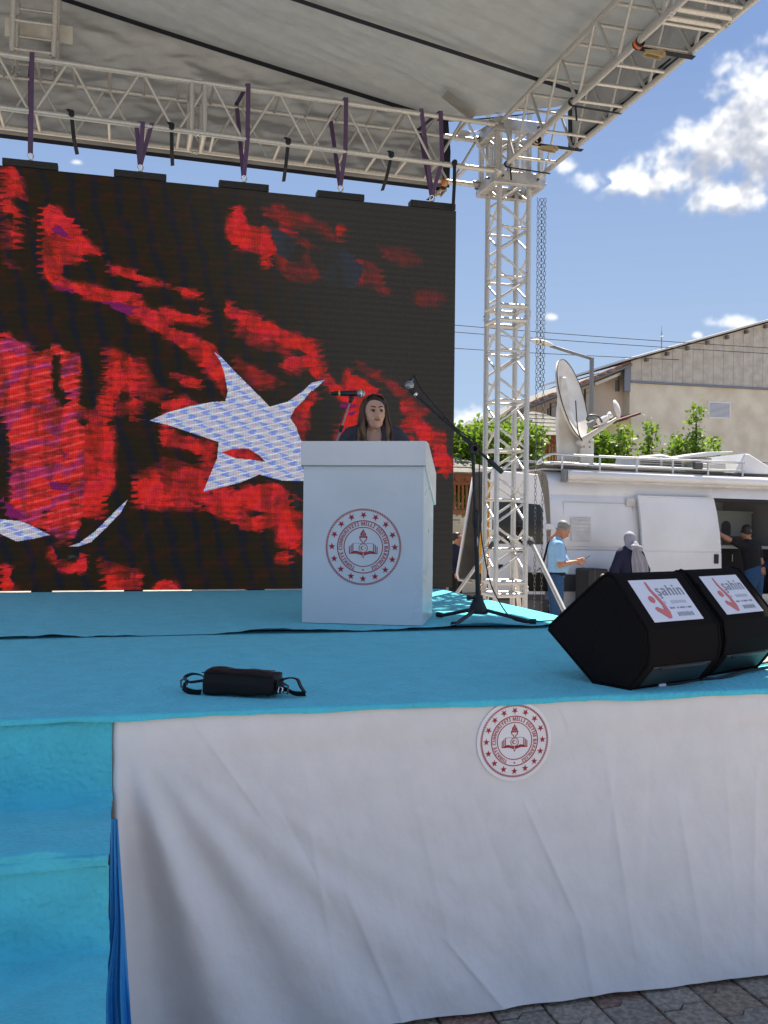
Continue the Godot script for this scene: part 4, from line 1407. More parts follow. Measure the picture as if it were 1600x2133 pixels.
func make_van():
	var v := thing("broadcast_van", "white high-roof van with satellite dish and open side door", "van", Vector3(6.25, 0.0, -13.4))
	v.rotation.z = -0.012
	v.position.y = 0.02
	part("rear_side_panel", side_shell(0.0, 2.86, 0.4, 2.53), M.van, v)
	part("side_header", side_shell(2.86, 4.25, 2.15, 2.53), M.van, v)
	part("side_sill", side_shell(2.86, 4.25, 0.4, 0.62), M.van_dirty, v)
	part("front_side_panel", side_shell(4.25, 5.4, 0.4, 2.53), M.van, v)
	part("far_side_panel", side_shell(0.0, 5.4, 0.4, 2.53, 0.0, -1.0), M.van, v)
	part("floor", box(Vector3(5.4, 0.10, 1.9), 0.01), M.van_lining, v, Vector3(2.7, 0.50, -1.0))
	part("inner_lining", box(Vector3(2.75, 1.75, 0.02), 0.0), M.van_lining, v, Vector3(1.43, 1.35, -0.16))
	part("door_header_trim", box(Vector3(1.39, 0.06, 0.10), 0.01), M.rubber, v, Vector3(3.55, 2.12, -0.13))
	part("bulkhead", box(Vector3(0.05, 1.9, 1.75), 0.01), M.van_lining, v, Vector3(4.3, 1.45, -1.0))
	# contour grooves of the rear panel
	part("panel_swage", tube([Vector3(0.12, 1.295, 0.003), Vector3(1.46, 1.295, 0.003)], 0.006, 6), M.van_dirty, v)
	var rect := [Vector3(0.22, 2.02, -0.055), Vector3(1.40, 2.02, -0.055), Vector3(1.40, 1.34, 0.0), Vector3(0.22, 1.34, 0.0), Vector3(0.22, 2.02, -0.055)]
	part("blank_window_groove", tube(rect, 0.005, 5), M.van_dirty, v)
	part("vent_grille", box(Vector3(0.33, 0.36, 0.012), 0.004), M.van_dirty, v, Vector3(0.50, 1.60, 0.0), Basis(Vector3(1, 0, 0), -0.05))
	for k in 6:
		rod("vent_bar", Vector3(0.35 + k * 0.055, 1.44, 0.012), Vector3(0.35 + k * 0.055, 1.76, -0.008), 0.004, M.van_dirty, v, 5)
		rod("vent_bar", Vector3(0.35, 1.45 + k * 0.058, 0.010), Vector3(0.65, 1.45 + k * 0.058, 0.006), 0.004, M.van_dirty, v, 5)
	part("side_marker", box(Vector3(0.16, 0.13, 0.03), 0.01), M.van_dirty, v, Vector3(1.36, 2.04, -0.04))
	part("hinge", box(Vector3(0.15, 0.09, 0.05), 0.01), M.van, v, Vector3(-0.04, 1.63, 0.01))
	part("lower_moulding", box(Vector3(2.6, 0.26, 0.03), 0.01), M.van_dark, v, Vector3(1.45, 0.78, 0.012))
	# sliding door
	var sd := Node3D.new()
	sd.name = "sliding_door"
	v.add_child(sd, true)
	sd.set_meta("label", "white sliding door pushed back along the van side")
	var door := new_st()
	door.set_smooth_group(-1)
	var pr := van_profile()
	var rows := []
	for p in pr:
		if p.x >= 0.45 and p.x <= 2.16:
			rows.append(p)
	var xr := func(y: float) -> float: return 2.90 - 0.10 * pow(clampf((y - 1.1) / 1.05, 0.0, 1.0), 1.6)
	for k in rows.size() - 1:
		var a: Vector2 = rows[k]
		var b: Vector2 = rows[k + 1]
		var xa: float = xr.call(a.x)
		var xb: float = xr.call(b.x)
		var la := 1.50 - 0.05 * pow(clampf((a.x - 1.1) / 1.05, 0.0, 1.0), 1.6)
		var lb := 1.50 - 0.05 * pow(clampf((b.x - 1.1) / 1.05, 0.0, 1.0), 1.6)
		quad(door, Vector3(la, a.x, a.y + 0.11), Vector3(xa, a.x, a.y + 0.11), Vector3(xb, b.x, b.y + 0.11), Vector3(lb, b.x, b.y + 0.11))
		quad(door, Vector3(xa, a.x, a.y + 0.11), Vector3(xa, a.x, a.y + 0.06), Vector3(xb, b.x, b.y + 0.06), Vector3(xb, b.x, b.y + 0.11))
		quad(door, Vector3(la, a.x, a.y + 0.06), Vector3(la, a.x, a.y + 0.11), Vector3(lb, b.x, b.y + 0.11), Vector3(lb, b.x, b.y + 0.06))
		quad(door, Vector3(xa, a.x, a.y + 0.06), Vector3(la, a.x, a.y + 0.06), Vector3(lb, b.x, b.y + 0.06), Vector3(xb, b.x, b.y + 0.06))
	part("panel", done(door), M.van, sd)
	part("handle", box(Vector3(0.075, 0.15, 0.035), 0.014), M.black, sd, Vector3(2.80, 1.18, 0.12))
	part("track", box(Vector3(0.35, 0.045, 0.03), 0.004), M.rubber, sd, Vector3(1.33, 1.30, 0.02))
	# inside the open door
	var rk := Node3D.new()
	rk.name = "equipment_rack"
	v.add_child(rk, true)
	part("panel", box(Vector3(1.36, 0.40, 0.03), 0.004), M.rack_grey, rk, Vector3(3.56, 1.74, -1.0))
	part("shelf_edge", box(Vector3(1.36, 0.03, 0.08), 0.004), M.rack_grey, rk, Vector3(3.56, 1.955, -0.97))
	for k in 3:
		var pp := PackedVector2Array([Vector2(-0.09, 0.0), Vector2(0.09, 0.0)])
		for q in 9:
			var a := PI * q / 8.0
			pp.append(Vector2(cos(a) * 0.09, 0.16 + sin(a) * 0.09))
		part("shade_panel", prism(pp, 0.012), M.van_dark, rk, Vector3(3.13 + k * 0.30, 1.55, -0.987))  # dark plates on the panel paint the shade of arched openings
	part("counter", box(Vector3(1.36, 0.05, 0.55), 0.006), M.beige, rk, Vector3(3.56, 1.36, -0.72))
	part("cabinet", box(Vector3(1.36, 0.80, 0.50), 0.01), M.black, rk, Vector3(3.56, 0.95, -0.75))
	for k in 3:
		rod("cabinet_handle", Vector3(3.10 + k * 0.42, 1.12, -0.49), Vector3(3.10 + k * 0.42, 1.24, -0.49), 0.008, M.aluminium, rk, 6)
	part("blue_bag", blob_mesh(Vector3(0.22, 0.14, 0.12), 5), M.blue_bag, rk, Vector3(3.55, 0.66, -0.28))
	# rear doors
	var rd := Node3D.new()
	rd.name = "rear_door"
	v.add_child(rd, true)
	rd.set_meta("label", "open white rear door with dark window")
	part("panel", prism(V2([-0.99, 0.52, -0.08, 0.52, -0.06, 1.2, -0.08, 1.7, -0.14, 2.1, -0.24, 2.42, -0.96, 2.46, -0.99, 2.4]), 0.05, 0.012), M.van, rd, Vector3(0, 0, -0.03))
	part("window", prism(V2([-0.96, 1.36, -0.14, 1.36, -0.15, 1.88, -0.20, 1.96, -0.96, 2.0]), 0.008, 0.002), M.van_glass, rd, Vector3(0, 0, 0.018))
	part("handle", box(Vector3(0.16, 0.06, 0.03), 0.01), M.black, rd, Vector3(-0.86, 1.02, 0.03))
	part("lock", box(Vector3(0.12, 0.05, 0.02), 0.008), M.dark_steel, rd, Vector3(-0.50, 1.26, 0.03))
	part("lamp", lathe([Vector2(0, 0.022), Vector2(0.07, 0.018), Vector2(0.085, 0.0), Vector2(0.095, -0.005), Vector2(0.095, -0.02)], 20), M.beige, rd, Vector3(-0.42, 0.97, 0.025), aim(Vector3(0, 0, 1)))
	part("bump_strip", box(Vector3(0.9, 0.09, 0.02), 0.006), M.van_trim, rd, Vector3(-0.54, 0.56, 0.025))
	var rf := Node3D.new()
	rf.name = "rear_door"
	v.add_child(rf, true)
	rf.set_meta("label", "other rear door, grey inner lining showing")
	part("lining", prism(V2([-0.74, 0.72, 0.05, 0.66, 0.05, 2.56, -0.48, 2.54]), 0.04, 0.01), M.van_trim, rf, Vector3(0, 0, -2.05))
	part("edge_frame", tube([Vector3(-0.50, 2.56, -2.02), Vector3(-0.77, 0.80, -2.02), Vector3(-0.74, 0.70, -2.02), Vector3(-0.5, 0.66, -2.02)], 0.025, 8), M.van, rf)
	part("top_edge", tube([Vector3(-0.52, 2.57, -2.02), Vector3(0.08, 2.60, -2.02)], 0.04, 8), M.van, rf)
	part("pocket", box(Vector3(0.22, 0.30, 0.06), 0.02), M.van_dark, rf, Vector3(-0.28, 1.62, -2.0))
	part("rear_bumper", box(Vector3(0.16, 0.20, 1.96), 0.03), M.van_trim, v, Vector3(-0.06, 0.42, -1.0))
	part("step_plate", box(Vector3(0.9, 0.05, 0.5), 0.01), M.beige, v, Vector3(0.55, 0.34, 0.22))
	# cab
	part("cab", prism(V2([5.38, 0.42, 6.35, 0.42, 6.40, 0.95, 6.25, 1.15, 5.95, 1.28, 5.45, 2.15, 5.38, 2.35]), 1.96, 0.05), M.van, v, Vector3(0, 0, -1.98))
	part("windscreen", prism(V2([5.97, 1.30, 5.99, 1.31, 5.50, 2.14, 5.48, 2.13]), 1.7, 0.0), M.van_glass, v, Vector3(0.01, 0.01, -1.85))
	for x in [0.95, 5.25]:
		for z in [-0.14, -1.86]:
			var wh := Node3D.new()
			wh.name = "wheel"
			v.add_child(wh, true)
			wh.position = Vector3(x, 0.34, z)
			part("tyre", lathe([Vector2(0.2, -0.11), Vector2(0.32, -0.11), Vector2(0.345, -0.07), Vector2(0.345, 0.07), Vector2(0.32, 0.11), Vector2(0.2, 0.11)], 28), M.rubber, wh, Vector3.ZERO, aim(Vector3(0, 0, 1)))
			part("rim", lathe([Vector2(0.0, 0.04), Vector2(0.08, 0.08), Vector2(0.17, 0.05), Vector2(0.205, 0.10), Vector2(0.205, -0.1), Vector2(0.0, -0.1)], 24), M.aluminium, wh, Vector3.ZERO, aim(Vector3(0, 0, 1)))
	# awning and roof
	part("awning", tube([Vector3(0.26, 2.43, -0.02), Vector3(5.2, 2.43, -0.02)], 0.075, 14), M.van, v)
	part("awning_rail", box(Vector3(4.95, 0.05, 0.08), 0.015), M.van_dirty, v, Vector3(2.75, 2.34, -0.05))
	part("awning_bracket", box(Vector3(0.07, 0.20, 0.12), 0.02), M.galv, v, Vector3(0.22, 2.42, -0.04))
	for y in [2.60, 2.74]:
		part("roof_rail", tube(curve([Vector3(-0.12, 2.60, -0.35), Vector3(0.05, y, -0.16), Vector3(0.5, y, -0.12), Vector3(3.45, y, -0.12)], 5), 0.02, 8), M.aluminium, v)
		part("roof_rail", tube([Vector3(0.0, y, -1.85), Vector3(3.45, y, -1.85)], 0.02, 8), M.aluminium, v)
	for k in 6:
		rod("rail_post", Vector3(0.22 + k * 0.64, 2.50, -0.12), Vector3(0.22 + k * 0.64, 2.75, -0.12), 0.018, M.aluminium, v, 8)
		rod("rail_post", Vector3(0.22 + k * 0.64, 2.50, -1.85), Vector3(0.22 + k * 0.64, 2.75, -1.85), 0.018, M.aluminium, v, 8)
	for k in 7:
		part("roof_plank", box(Vector3(4.6, 0.03, 0.20), 0.005), M.van_trim, v, Vector3(2.2, 2.56, -0.28 - k * 0.24))
	part("roof_skin", box(Vector3(5.4, 0.03, 1.4), 0.01), M.van, v, Vector3(2.7, 2.525, -1.0))
	var ac := Node3D.new()
	ac.name = "air_conditioner"
	v.add_child(ac, true)
	ac.set_meta("label", "white louvred air conditioner on the van roof")
	part("housing", prism(V2([0, 0, 0.92, 0, 0.86, 0.20, 0.45, 0.27, 0.05, 0.22]), 0.8, 0.03), M.dish, ac, Vector3(1.72, 2.59, -1.3))
	for k in 5:
		part("louvre", box(Vector3(0.36, 0.016, 0.012), 0.002), M.van_dark, ac, Vector3(1.96, 2.64 + k * 0.037, -0.495))
		part("louvre", box(Vector3(0.34, 0.016, 0.012), 0.002), M.van_dark, ac, Vector3(2.36, 2.64 + k * 0.037, -0.495))
	part("folded_panel", prism(V2([0, 0, 0.62, 0.06, 1.0, 0.14, 1.02, 0.16, 0.55, 0.13, 0.02, 0.03]), 0.7, 0.008), M.van, v, Vector3(2.35, 2.78, -1.0))
	part("panel_stay", box(Vector3(0.4, 0.10, 0.4), 0.02), M.dish, v, Vector3(3.05, 2.80, -0.9))
	part("work_lamp", box(Vector3(0.16, 0.12, 0.08), 0.02), M.dark_steel, v, Vector3(2.58, 2.66, -0.10))
	part("roof_crate", box(Vector3(0.55, 0.14, 0.4), 0.02), M.beige, v, Vector3(2.9, 2.65, -0.4))
	part("wind_deflector", prism(V2([0, 0, 0.95, 0, 0.28, 0.34, 0.20, 0.34]), 1.3, 0.02), M.van, v, Vector3(3.32, 2.56, -1.5))
	satellite_dish(v)
	# things standing by
	var fc := thing("equipment_case", "tall black equipment case with steel latches behind the man", "case", Vector3(6.72, 0, -12.95), 0.0, "black equipment cases")
	part("shell", box(Vector3(0.34, 1.04, 0.40), 0.02), M.black, fc, Vector3(0, 0.52, 0))
	part("lid_edge", box(Vector3(0.012, 1.045, 0.41), 0.003), M.dark_steel, fc, Vector3(-0.05, 0.523, 0))
	for y in [0.62, 0.94]:
		part("latch", box(Vector3(0.08, 0.05, 0.02), 0.005), M.amber, fc, Vector3(0.07, y, 0.205))
		part("latch_loop", box(Vector3(0.04, 0.025, 0.02), 0.004), M.chrome, fc, Vector3(0.07, y + 0.025, 0.212))
	var fc2 := thing("equipment_case", "wide black equipment case beside the van, under its side", "case", Vector3(7.22, 0, -13.05), 0.0, "black equipment cases")
	part("shell", box(Vector3(0.58, 0.98, 0.35), 0.02), M.black, fc2, Vector3(0, 0.49, 0))
	part("lid_edge", box(Vector3(0.585, 0.02, 0.355), 0.004), M.dark_steel, fc2, Vector3(0, 0.80, 0))
	var pb := thing("plastic_bag", "grey plastic bag with orange side on the black case", "bag", Vector3(6.92, 0.36, -12.72))
	part("bag_body", blob_mesh(Vector3(0.11, 0.20, 0.09), 9), M.clear_bag, pb, Vector3(0, 0.22, 0))
	part("orange_side", blob_mesh(Vector3(0.04, 0.12, 0.05), 3), M.orange, pb, Vector3(0.09, 0.26, 0.03))
	part("stool", box(Vector3(0.4, 0.36, 0.3), 0.02), M.beige, pb, Vector3(0, -0.18, 0))
	# the yellow raincoat on the door
	var yc := sheet(72, 40, func(u: float, t: float) -> Vector3:
		var a := u * TAU
		var rr := 0.085 + 0.030 * sin(a * 5.0 + t * 2.5) + 0.02 * sin(a * 3.0 - t * 5.0)
		rr *= lerpf(0.55, 1.15, smoothstep(0.0, 0.5, t)) * (1.0 - 0.12 * smoothstep(0.8, 1.0, t))
		return Vector3(cos(a) * rr + 0.03 * sin(t * 4.0), -1.5 * t, sin(a) * rr * 0.6))
	solo("raincoat", yc, M.yellow_cloth, "yellow raincoat hanging on the open rear door of the van", "raincoat", Vector3(5.80, 2.36, -14.85))

func blob_mesh(r: Vector3, sd: int) -> ArrayMesh:
	var n := FastNoiseLite.new()
	n.seed = sd
	n.frequency = 1.3
	return sheet(28, 18, func(u: float, v: float) -> Vector3:
		var a := u * TAU
		var b := (v - 0.5) * PI
		var d := Vector3(cos(a) * cos(b), sin(b), sin(a) * cos(b))
		return d * r * (1.0 + 0.45 * n.get_noise_3dv(d * 1.6)))

func satellite_dish(v: Node3D):
	var d := Node3D.new()
	d.name = "satellite_dish"
	v.add_child(d, true)
	d.position = Vector3(0.34, 0.05, 0)
	d.set_meta("label", "large cream satellite dish folded up on the van roof")
	var nrm := Vector3(0.68, 0.25, 0.69).normalized()
	var c := Vector3(0.24, 3.62, -0.60)
	var up := (Vector3.UP - nrm * Vector3.UP.dot(nrm)).normalized()
	var sdv := nrm.cross(up)
	var bs := Basis(sdv, nrm, up).orthonormalized()
	var prof := []
	for k in 11:
		var t := k / 10.0
		prof.append(Vector2(0.64 * t, 0.13 * t * t - 0.10))
	prof.append(Vector2(0.655, 0.035))
	prof.append(Vector2(0.655, 0.0))
	for k in 11:
		var t := 1.0 - k / 10.0
		prof.append(Vector2(0.64 * t, 0.13 * t * t - 0.135))
	part("reflector", lathe(prof, 48), M.dish, d, c, Basis(bs.x * 0.92, bs.y, bs.z))
	part("rim_seal", lathe([Vector2(0.650, 0.03), Vector2(0.662, 0.03), Vector2(0.662, 0.042), Vector2(0.650, 0.042)], 48), M.rubber, d, c, Basis(bs.x * 0.92, bs.y, bs.z))
	# backing arm and foot
	part("back_arm", prism(V2([-0.26, 0.02, 0.20, 0.02, 0.12, 0.42, -0.06, 0.80, -0.16, 1.35, -0.26, 1.35, -0.30, 0.6]), 0.10, 0.02), M.dish, d, Vector3(0.30, 2.62, -0.66))
	part("pivot_plate", prism(V2([0, 0, 0.24, 0, 0.24, 0.40, 0.19, 0.46, 0.05, 0.46, 0, 0.40]), 0.05, 0.01), M.dish, d, Vector3(0.36, 2.56, -0.52))
	for k in 4:
		rod("bolt", Vector3(0.42 + (k % 2) * 0.10, 2.86 + (k / 2) * 0.08, -0.475), Vector3(0.42 + (k % 2) * 0.10, 2.86 + (k / 2) * 0.08, -0.46), 0.012, M.dark_steel, d, 8)
	var foot := c - up * 0.60 + nrm * 0.02
	var tip := foot + (nrm * 0.62 + Vector3(0.0, 0.10, 0.0))
	part("feed_arm", tube([foot + Vector3(-0.05, -0.16, 0.05), foot + Vector3(0.12, -0.02, 0.03), tip], [0.07, 0.05, 0.02], 8), M.dish, d)
	var mid := foot.lerp(tip, 0.5)
	part("feed_box", box(Vector3(0.17, 0.10, 0.11), 0.015), M.van, d, mid + Vector3(0.06, 0.10, 0), Basis(Vector3(0, 0, 1), 0.5))
	part("feed_box", box(Vector3(0.12, 0.08, 0.09), 0.012), M.galv, d, mid + Vector3(-0.14, 0.04, 0.01), Basis(Vector3(0, 0, 1), 0.5))
	part("feed_horn", tube([mid + Vector3(0.13, 0.14, 0), mid + Vector3(0.20, 0.20, 0)], [0.03, 0.055], 12), M.van, d)
	part("wave_guide", tube(curve([mid + Vector3(-0.24, 0.08, 0.04), mid + Vector3(-0.20, 0.16, 0.06), mid + Vector3(-0.05, 0.15, 0.06), mid + Vector3(0.02, 0.06, 0.06)], 5), 0.016, 6), M.dark_steel, d)
	part("sub_reflector", lathe([Vector2(0, 0.02), Vector2(0.10, 0.01), Vector2(0.15, -0.015), Vector2(0.15, -0.03), Vector2(0, -0.02)], 24), M.dish, d, tip + Vector3(0.0, 0.14, 0), Basis(bs.x * 0.8, bs.y, bs.z))
	rod("sub_stay", tip, tip + Vector3(0, 0.10, 0), 0.012, M.dish, d, 6)
	part("cable", tube(curve([c - nrm * 0.0 + Vector3(-0.04, -0.05, 0.25), foot + Vector3(-0.1, 0.1, 0.1), foot + Vector3(-0.02, -0.1, 0.1)], 6), 0.01, 6), M.rubber, d)

# ---------------------------------------------------------------- video wall
func make_screen():
	var o := thing("led_screen", "huge outdoor video wall showing a waving red flag with white star", "screen", Vector3(0.545, 1.095, -8.55))
	var w := 4.9
	var h := 3.55
	part("housing", box(Vector3(w, h, 0.09), 0.004), M.van_dark, o, Vector3(0, h * 0.5, -0.05))
	var st := new_st()
	var uv := [Vector2(0, 1), Vector2(1, 1), Vector2(1, 0), Vector2(0, 0)]
	var ps := [Vector3(-w / 2, 0, 0), Vector3(w / 2, 0, 0), Vector3(w / 2, h, 0), Vector3(-w / 2, h, 0)]
	for k in [0, 2, 1, 0, 3, 2]:
		st.set_normal(Vector3(0, 0, 1))
		st.set_uv(uv[k])
		st.add_vertex(ps[k])
	var m := mat(Color(0.010, 0.010, 0.010), 0.85)
	m.metallic_specular = 0.12
	m.emission_enabled = true
	m.emission = Color.BLACK
	m.emission_operator = BaseMaterial3D.EMISSION_OP_ADD
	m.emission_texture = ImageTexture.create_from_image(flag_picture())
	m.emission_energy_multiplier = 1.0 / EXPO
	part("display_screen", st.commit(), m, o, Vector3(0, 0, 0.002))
	for x in [-1.69, -0.79, 0.106, 1.0, 1.88, 2.765]:
		part("hanging_bar", box(Vector3(0.44, 0.06, 0.10), 0.004), M.black, o, Vector3(x - 0.545, h + 0.032, -0.03))
	for k in 6:
		part("rear_post", box(Vector3(0.06, h, 0.06), 0.004), M.dark_steel, o, Vector3(-2.2 + k * 0.88, h * 0.5, -0.13))
	for x in [-2.2, -1.2, -0.45, 0.6, 1.5, 2.3]:
		part("foot_block", box(Vector3(0.16, 0.024, 0.16), 0.004), M.black, o, Vector3(x, -0.009, -0.05))

func fill_poly(buf: PackedByteArray, w: int, h: int, pts: Array, val: int):
	var n := pts.size() / 2
	var ymin := 99999
	var ymax := -1
	for k in n:
		ymin = mini(ymin, pts[k * 2 + 1])
		ymax = maxi(ymax, pts[k * 2 + 1])
	for y in range(maxi(ymin, 0), mini(ymax, h - 1) + 1):
		var xs := []
		for k in n:
			var x0: float = pts[k * 2]
			var y0: float = pts[k * 2 + 1]
			var x1: float = pts[((k + 1) % n) * 2]
			var y1: float = pts[((k + 1) % n) * 2 + 1]
			if (y0 <= y and y1 > y) or (y1 <= y and y0 > y):
				xs.append(x0 + (y - y0) / (y1 - y0) * (x1 - x0))
		xs.sort()
		for k in range(0, xs.size() - 1, 2):
			for x in range(maxi(int(xs[k]), 0), mini(int(xs[k + 1]), w - 1) + 1):
				buf[y * w + x] = val

func flag_picture() -> Image:
	var w := 1024
	var h := 742
	var S5 := {
		"dim": [[183, 1, 197, -1, 211, 12, 221, 30, 199, 41, 219, 52, 200, 58, 184, 55], [184, 72, 196, 88, 206, 103, 207, 145, 193, 155, 209, 166, 221, 178, 201, 180, 185, 164], [636, 28, 672, 20, 708, 30, 773, 52, 778, 79, 745, 68, 690, 59, 654, 49], [654, 62, 699, 67, 727, 83, 783, 106, 774, 134, 728, 165, 692, 163, 669, 142], [816, 131, 840, 110, 869, 126, 879, 154, 903, 172, 869, 171, 821, 160], [942, 158, 981, 153, 1011, 174, 981, 198, 937, 189], [868, 85, 926, 80, 956, 105, 927, 122, 888, 111], [376, 308, 431, 322, 457, 369, 483, 376, 457, 404, 423, 396, 390, 355], [602, 228, 656, 251, 730, 283, 693, 303, 621, 289, 585, 265], [586, 305, 657, 341, 694, 357, 640, 373, 604, 353], [378, 398, 415, 401, 424, 422, 390, 428], [471, 499, 518, 511, 553, 497, 519, 542, 434, 552, 408, 535], [580, 576, 660, 583, 697, 610, 625, 615, 589, 598], [823, 301, 910, 347, 979, 400, 949, 411, 881, 348, 828, 323], [357, 682, 427, 704, 436, 730, 386, 738, 353, 708]],
		"red": [[184, 45, 193, 47, 201, 62, 208, 78, 232, 86, 248, 93, 257, 86, 251, 71, 270, 62, 288, 75, 316, 93, 322, 110, 342, 134, 366, 156, 383, 158, 370, 154, 345, 142, 327, 139, 313, 145, 289, 167, 287, 181, 273, 178, 253, 171, 252, 125, 260, 107, 239, 88, 208, 82, 194, 79, 184, 72], [199, -1, 211, 2, 223, 38, 231, 59, 219, 56, 203, 41], [366, 153, 404, 163, 455, 184, 502, 191, 532, 204, 502, 201, 472, 193, 429, 186, 396, 180, 375, 170], [253, 171, 277, 175, 289, 185, 317, 198, 371, 202, 421, 207, 430, 231, 455, 238, 473, 263, 516, 276, 555, 289, 564, 306, 577, 336, 578, 390, 560, 355, 542, 338, 516, 313, 490, 297, 456, 273, 422, 258, 388, 238, 355, 226, 314, 213, 281, 207, 265, 193], [455, 229, 515, 238, 537, 243, 515, 253, 472, 256, 460, 242], [576, 214, 602, 223, 638, 235, 693, 258, 725, 265, 739, 284, 759, 310, 777, 344, 805, 366, 829, 388, 843, 396, 820, 408, 805, 389, 777, 367, 756, 345, 730, 319, 694, 326, 675, 320, 712, 307, 730, 297, 702, 285, 670, 279, 639, 270, 621, 263, 603, 247, 576, 234], [693, 308, 739, 301, 749, 346, 730, 328, 712, 334, 675, 327], [579, 56, 600, 36, 618, 61, 654, 71, 664, 107, 650, 130, 637, 118, 601, 108, 580, 96], [915, 384, 939, 392, 984, 442, 1004, 460, 960, 465, 940, 430, 930, 411, 915, 403], [984, 442, 1004, 460, 1024, 507, 1010, 531, 985, 494], [805, 325, 842, 341, 871, 363, 834, 397, 825, 462, 787, 464, 805, 398], [187, 289, 211, 301, 251, 324, 274, 310, 319, 320, 324, 341, 308, 376, 316, 410, 349, 425, 366, 442, 383, 484, 384, 544, 364, 597, 360, 614, 327, 610, 323, 631, 303, 665, 279, 640, 270, 589, 239, 640, 215, 607, 205, 465, 189, 407], [360, 313, 381, 308, 389, 337, 398, 371, 386, 398, 369, 390, 365, 356], [469, 346, 516, 350, 538, 365, 534, 376, 499, 367], [461, 399, 500, 393, 534, 400, 504, 410, 466, 416], [458, 451, 518, 463, 566, 479, 544, 501, 509, 485, 467, 482], [409, 553, 459, 534, 519, 520, 562, 505, 580, 527, 545, 550, 606, 557, 660, 539, 726, 573, 726, 619, 697, 610, 643, 637, 590, 616, 537, 594, 468, 591, 426, 587], [674, 597, 726, 619, 727, 682, 707, 664, 679, 646], [271, 674, 287, 665, 312, 691, 336, 682, 336, 708, 312, 712, 288, 704], [365, 712, 402, 721, 436, 713, 428, 738, 370, 739], [461, 726, 478, 721, 497, 740, 453, 739], [193, 699, 216, 695, 209, 716, 217, 738, 193, 737], [695, 412, 713, 447, 725, 474, 731, 410, 749, 373, 735, 374, 713, 397]],
		"hole": [[275, 326, 287, 322, 291, 360, 300, 410, 284, 419, 275, 377], [387, 458, 395, 501, 388, 544, 379, 510], [511, 577, 554, 585, 537, 592], [607, 589, 661, 601, 625, 609], [316, 427, 337, 434, 333, 452, 317, 444]],
		"white": [[557, 305, 567, 312, 586, 331, 618, 361, 660, 401, 694, 390, 721, 370, 740, 352, 765, 345, 749, 360, 732, 375, 717, 397, 706, 420, 713, 447, 725, 474, 788, 499, 845, 536, 725, 539, 683, 538, 642, 528, 606, 544, 540, 562, 553, 528, 564, 501, 566, 479, 566, 470, 518, 455, 475, 442, 442, 435, 474, 419, 517, 405, 552, 397, 578, 394, 582, 376, 576, 345, 568, 321], [306, 663, 324, 657, 352, 635, 380, 605, 405, 579, 393, 603, 372, 626, 344, 655, 320, 664], [191, 616, 223, 619, 239, 625, 273, 643, 247, 650, 219, 655, 192, 641]],
		"starhole": [[572, 489, 592, 482, 620, 480, 640, 492, 652, 504, 628, 501, 598, 499], [699, 420, 708, 402, 723, 388, 740, 366, 733, 392, 724, 419, 721, 451]],
		"violet": [[268, 102, 284, 96, 300, 112, 296, 116, 276, 112], [359, 226, 384, 224, 417, 236, 405, 246, 380, 239], [265, 200, 297, 206, 309, 214, 281, 207], [191, 574, 215, 599, 239, 615, 207, 614], [270, 547, 302, 555, 310, 563, 278, 565], [293, 496, 301, 497, 303, 508, 295, 508], [796, 387, 819, 390, 822, 397, 798, 396], [810, 402, 826, 403, 824, 410, 813, 411]],
		"green": [[654, 62, 690, 77, 727, 101, 709, 130, 673, 115], [727, 101, 802, 95, 840, 129, 821, 167, 765, 162], [279, 661, 303, 674, 320, 682, 288, 687], [696, 565, 726, 578, 726, 596, 706, 592]],
	}
	var teeth := [[271, 249, 64, 174], [304, 330, 94, 154], [199, 223, 11, 45], [206, 225, 70, 145], [307, 325, 320, 427], [376, 354, 312, 433], [406, 435, 319, 440], [223, 200, 363, 607], [292, 331, 445, 597], [357, 383, 399, 554], [600, 575, 32, 94], [641, 668, 64, 135], [835, 811, 111, 161], [939, 913, 378, 467], [984, 1007, 437, 494], [806, 778, 425, 471], [483, 457, 394, 481], [697, 674, 592, 682], [434, 407, 543, 595], [544, 570, 457, 506], [783, 806, 51, 78], [729, 757, 265, 328], [274, 250, 581, 640], [324, 340, 674, 716], [532, 554, 224, 250], [606, 633, 557, 629]]
	var buf := PackedByteArray()
	buf.resize(w * h)
	for p in S5.dim:
		fill_poly(buf, w, h, p, 1)
	for p in S5.red:
		fill_poly(buf, w, h, p, 2)
	for p in [[0, 60, 60, 90, 110, 160, 150, 260, 120, 330, 60, 260, 0, 200], [0, 430, 70, 470, 150, 560, 190, 640, 150, 700, 60, 650, 0, 600], [90, 330, 190, 300, 190, 420, 150, 470, 100, 420]]:
		fill_poly(buf, w, h, p, 2)
	for t in teeth:
		var y: int = t[2]
		while y < t[3]:
			fill_poly(buf, w, h, [t[0], y, t[0], y + 9, t[1], y + 5], 6)
			y += 11
	for p in S5.hole:
		fill_poly(buf, w, h, p, 0)
	for p in S5.green:
		fill_poly(buf, w, h, p, 5)
	for p in S5.violet:
		fill_poly(buf, w, h, p, 4)
	for p in S5.white:
		fill_poly(buf, w, h, p, 3)
	fill_poly(buf, w, h, [0, 500, 60, 560, 130, 610, 191, 616, 192, 641, 120, 660, 40, 640, 0, 610], 3)
	for p in S5.starhole:
		fill_poly(buf, w, h, p, 2)
	var cov := PackedByteArray()
	cov.resize(w * h)
	for k in w * h:
		cov[k] = 255 if (buf[k] == 2 or buf[k] == 6) else (105 if buf[k] == 1 else 0)
	var ci := Image.create_from_data(w, h, false, Image.FORMAT_L8, cov)
	ci.resize(w / 16, h / 16, Image.INTERPOLATE_BILINEAR)
	ci.resize(w, h, Image.INTERPOLATE_CUBIC)
	var soft := ci.get_data()
	var n := FastNoiseLite.new()
	n.seed = 90
	n.frequency = 0.012
	n.fractal_octaves = 4
	var nf := FastNoiseLite.new()
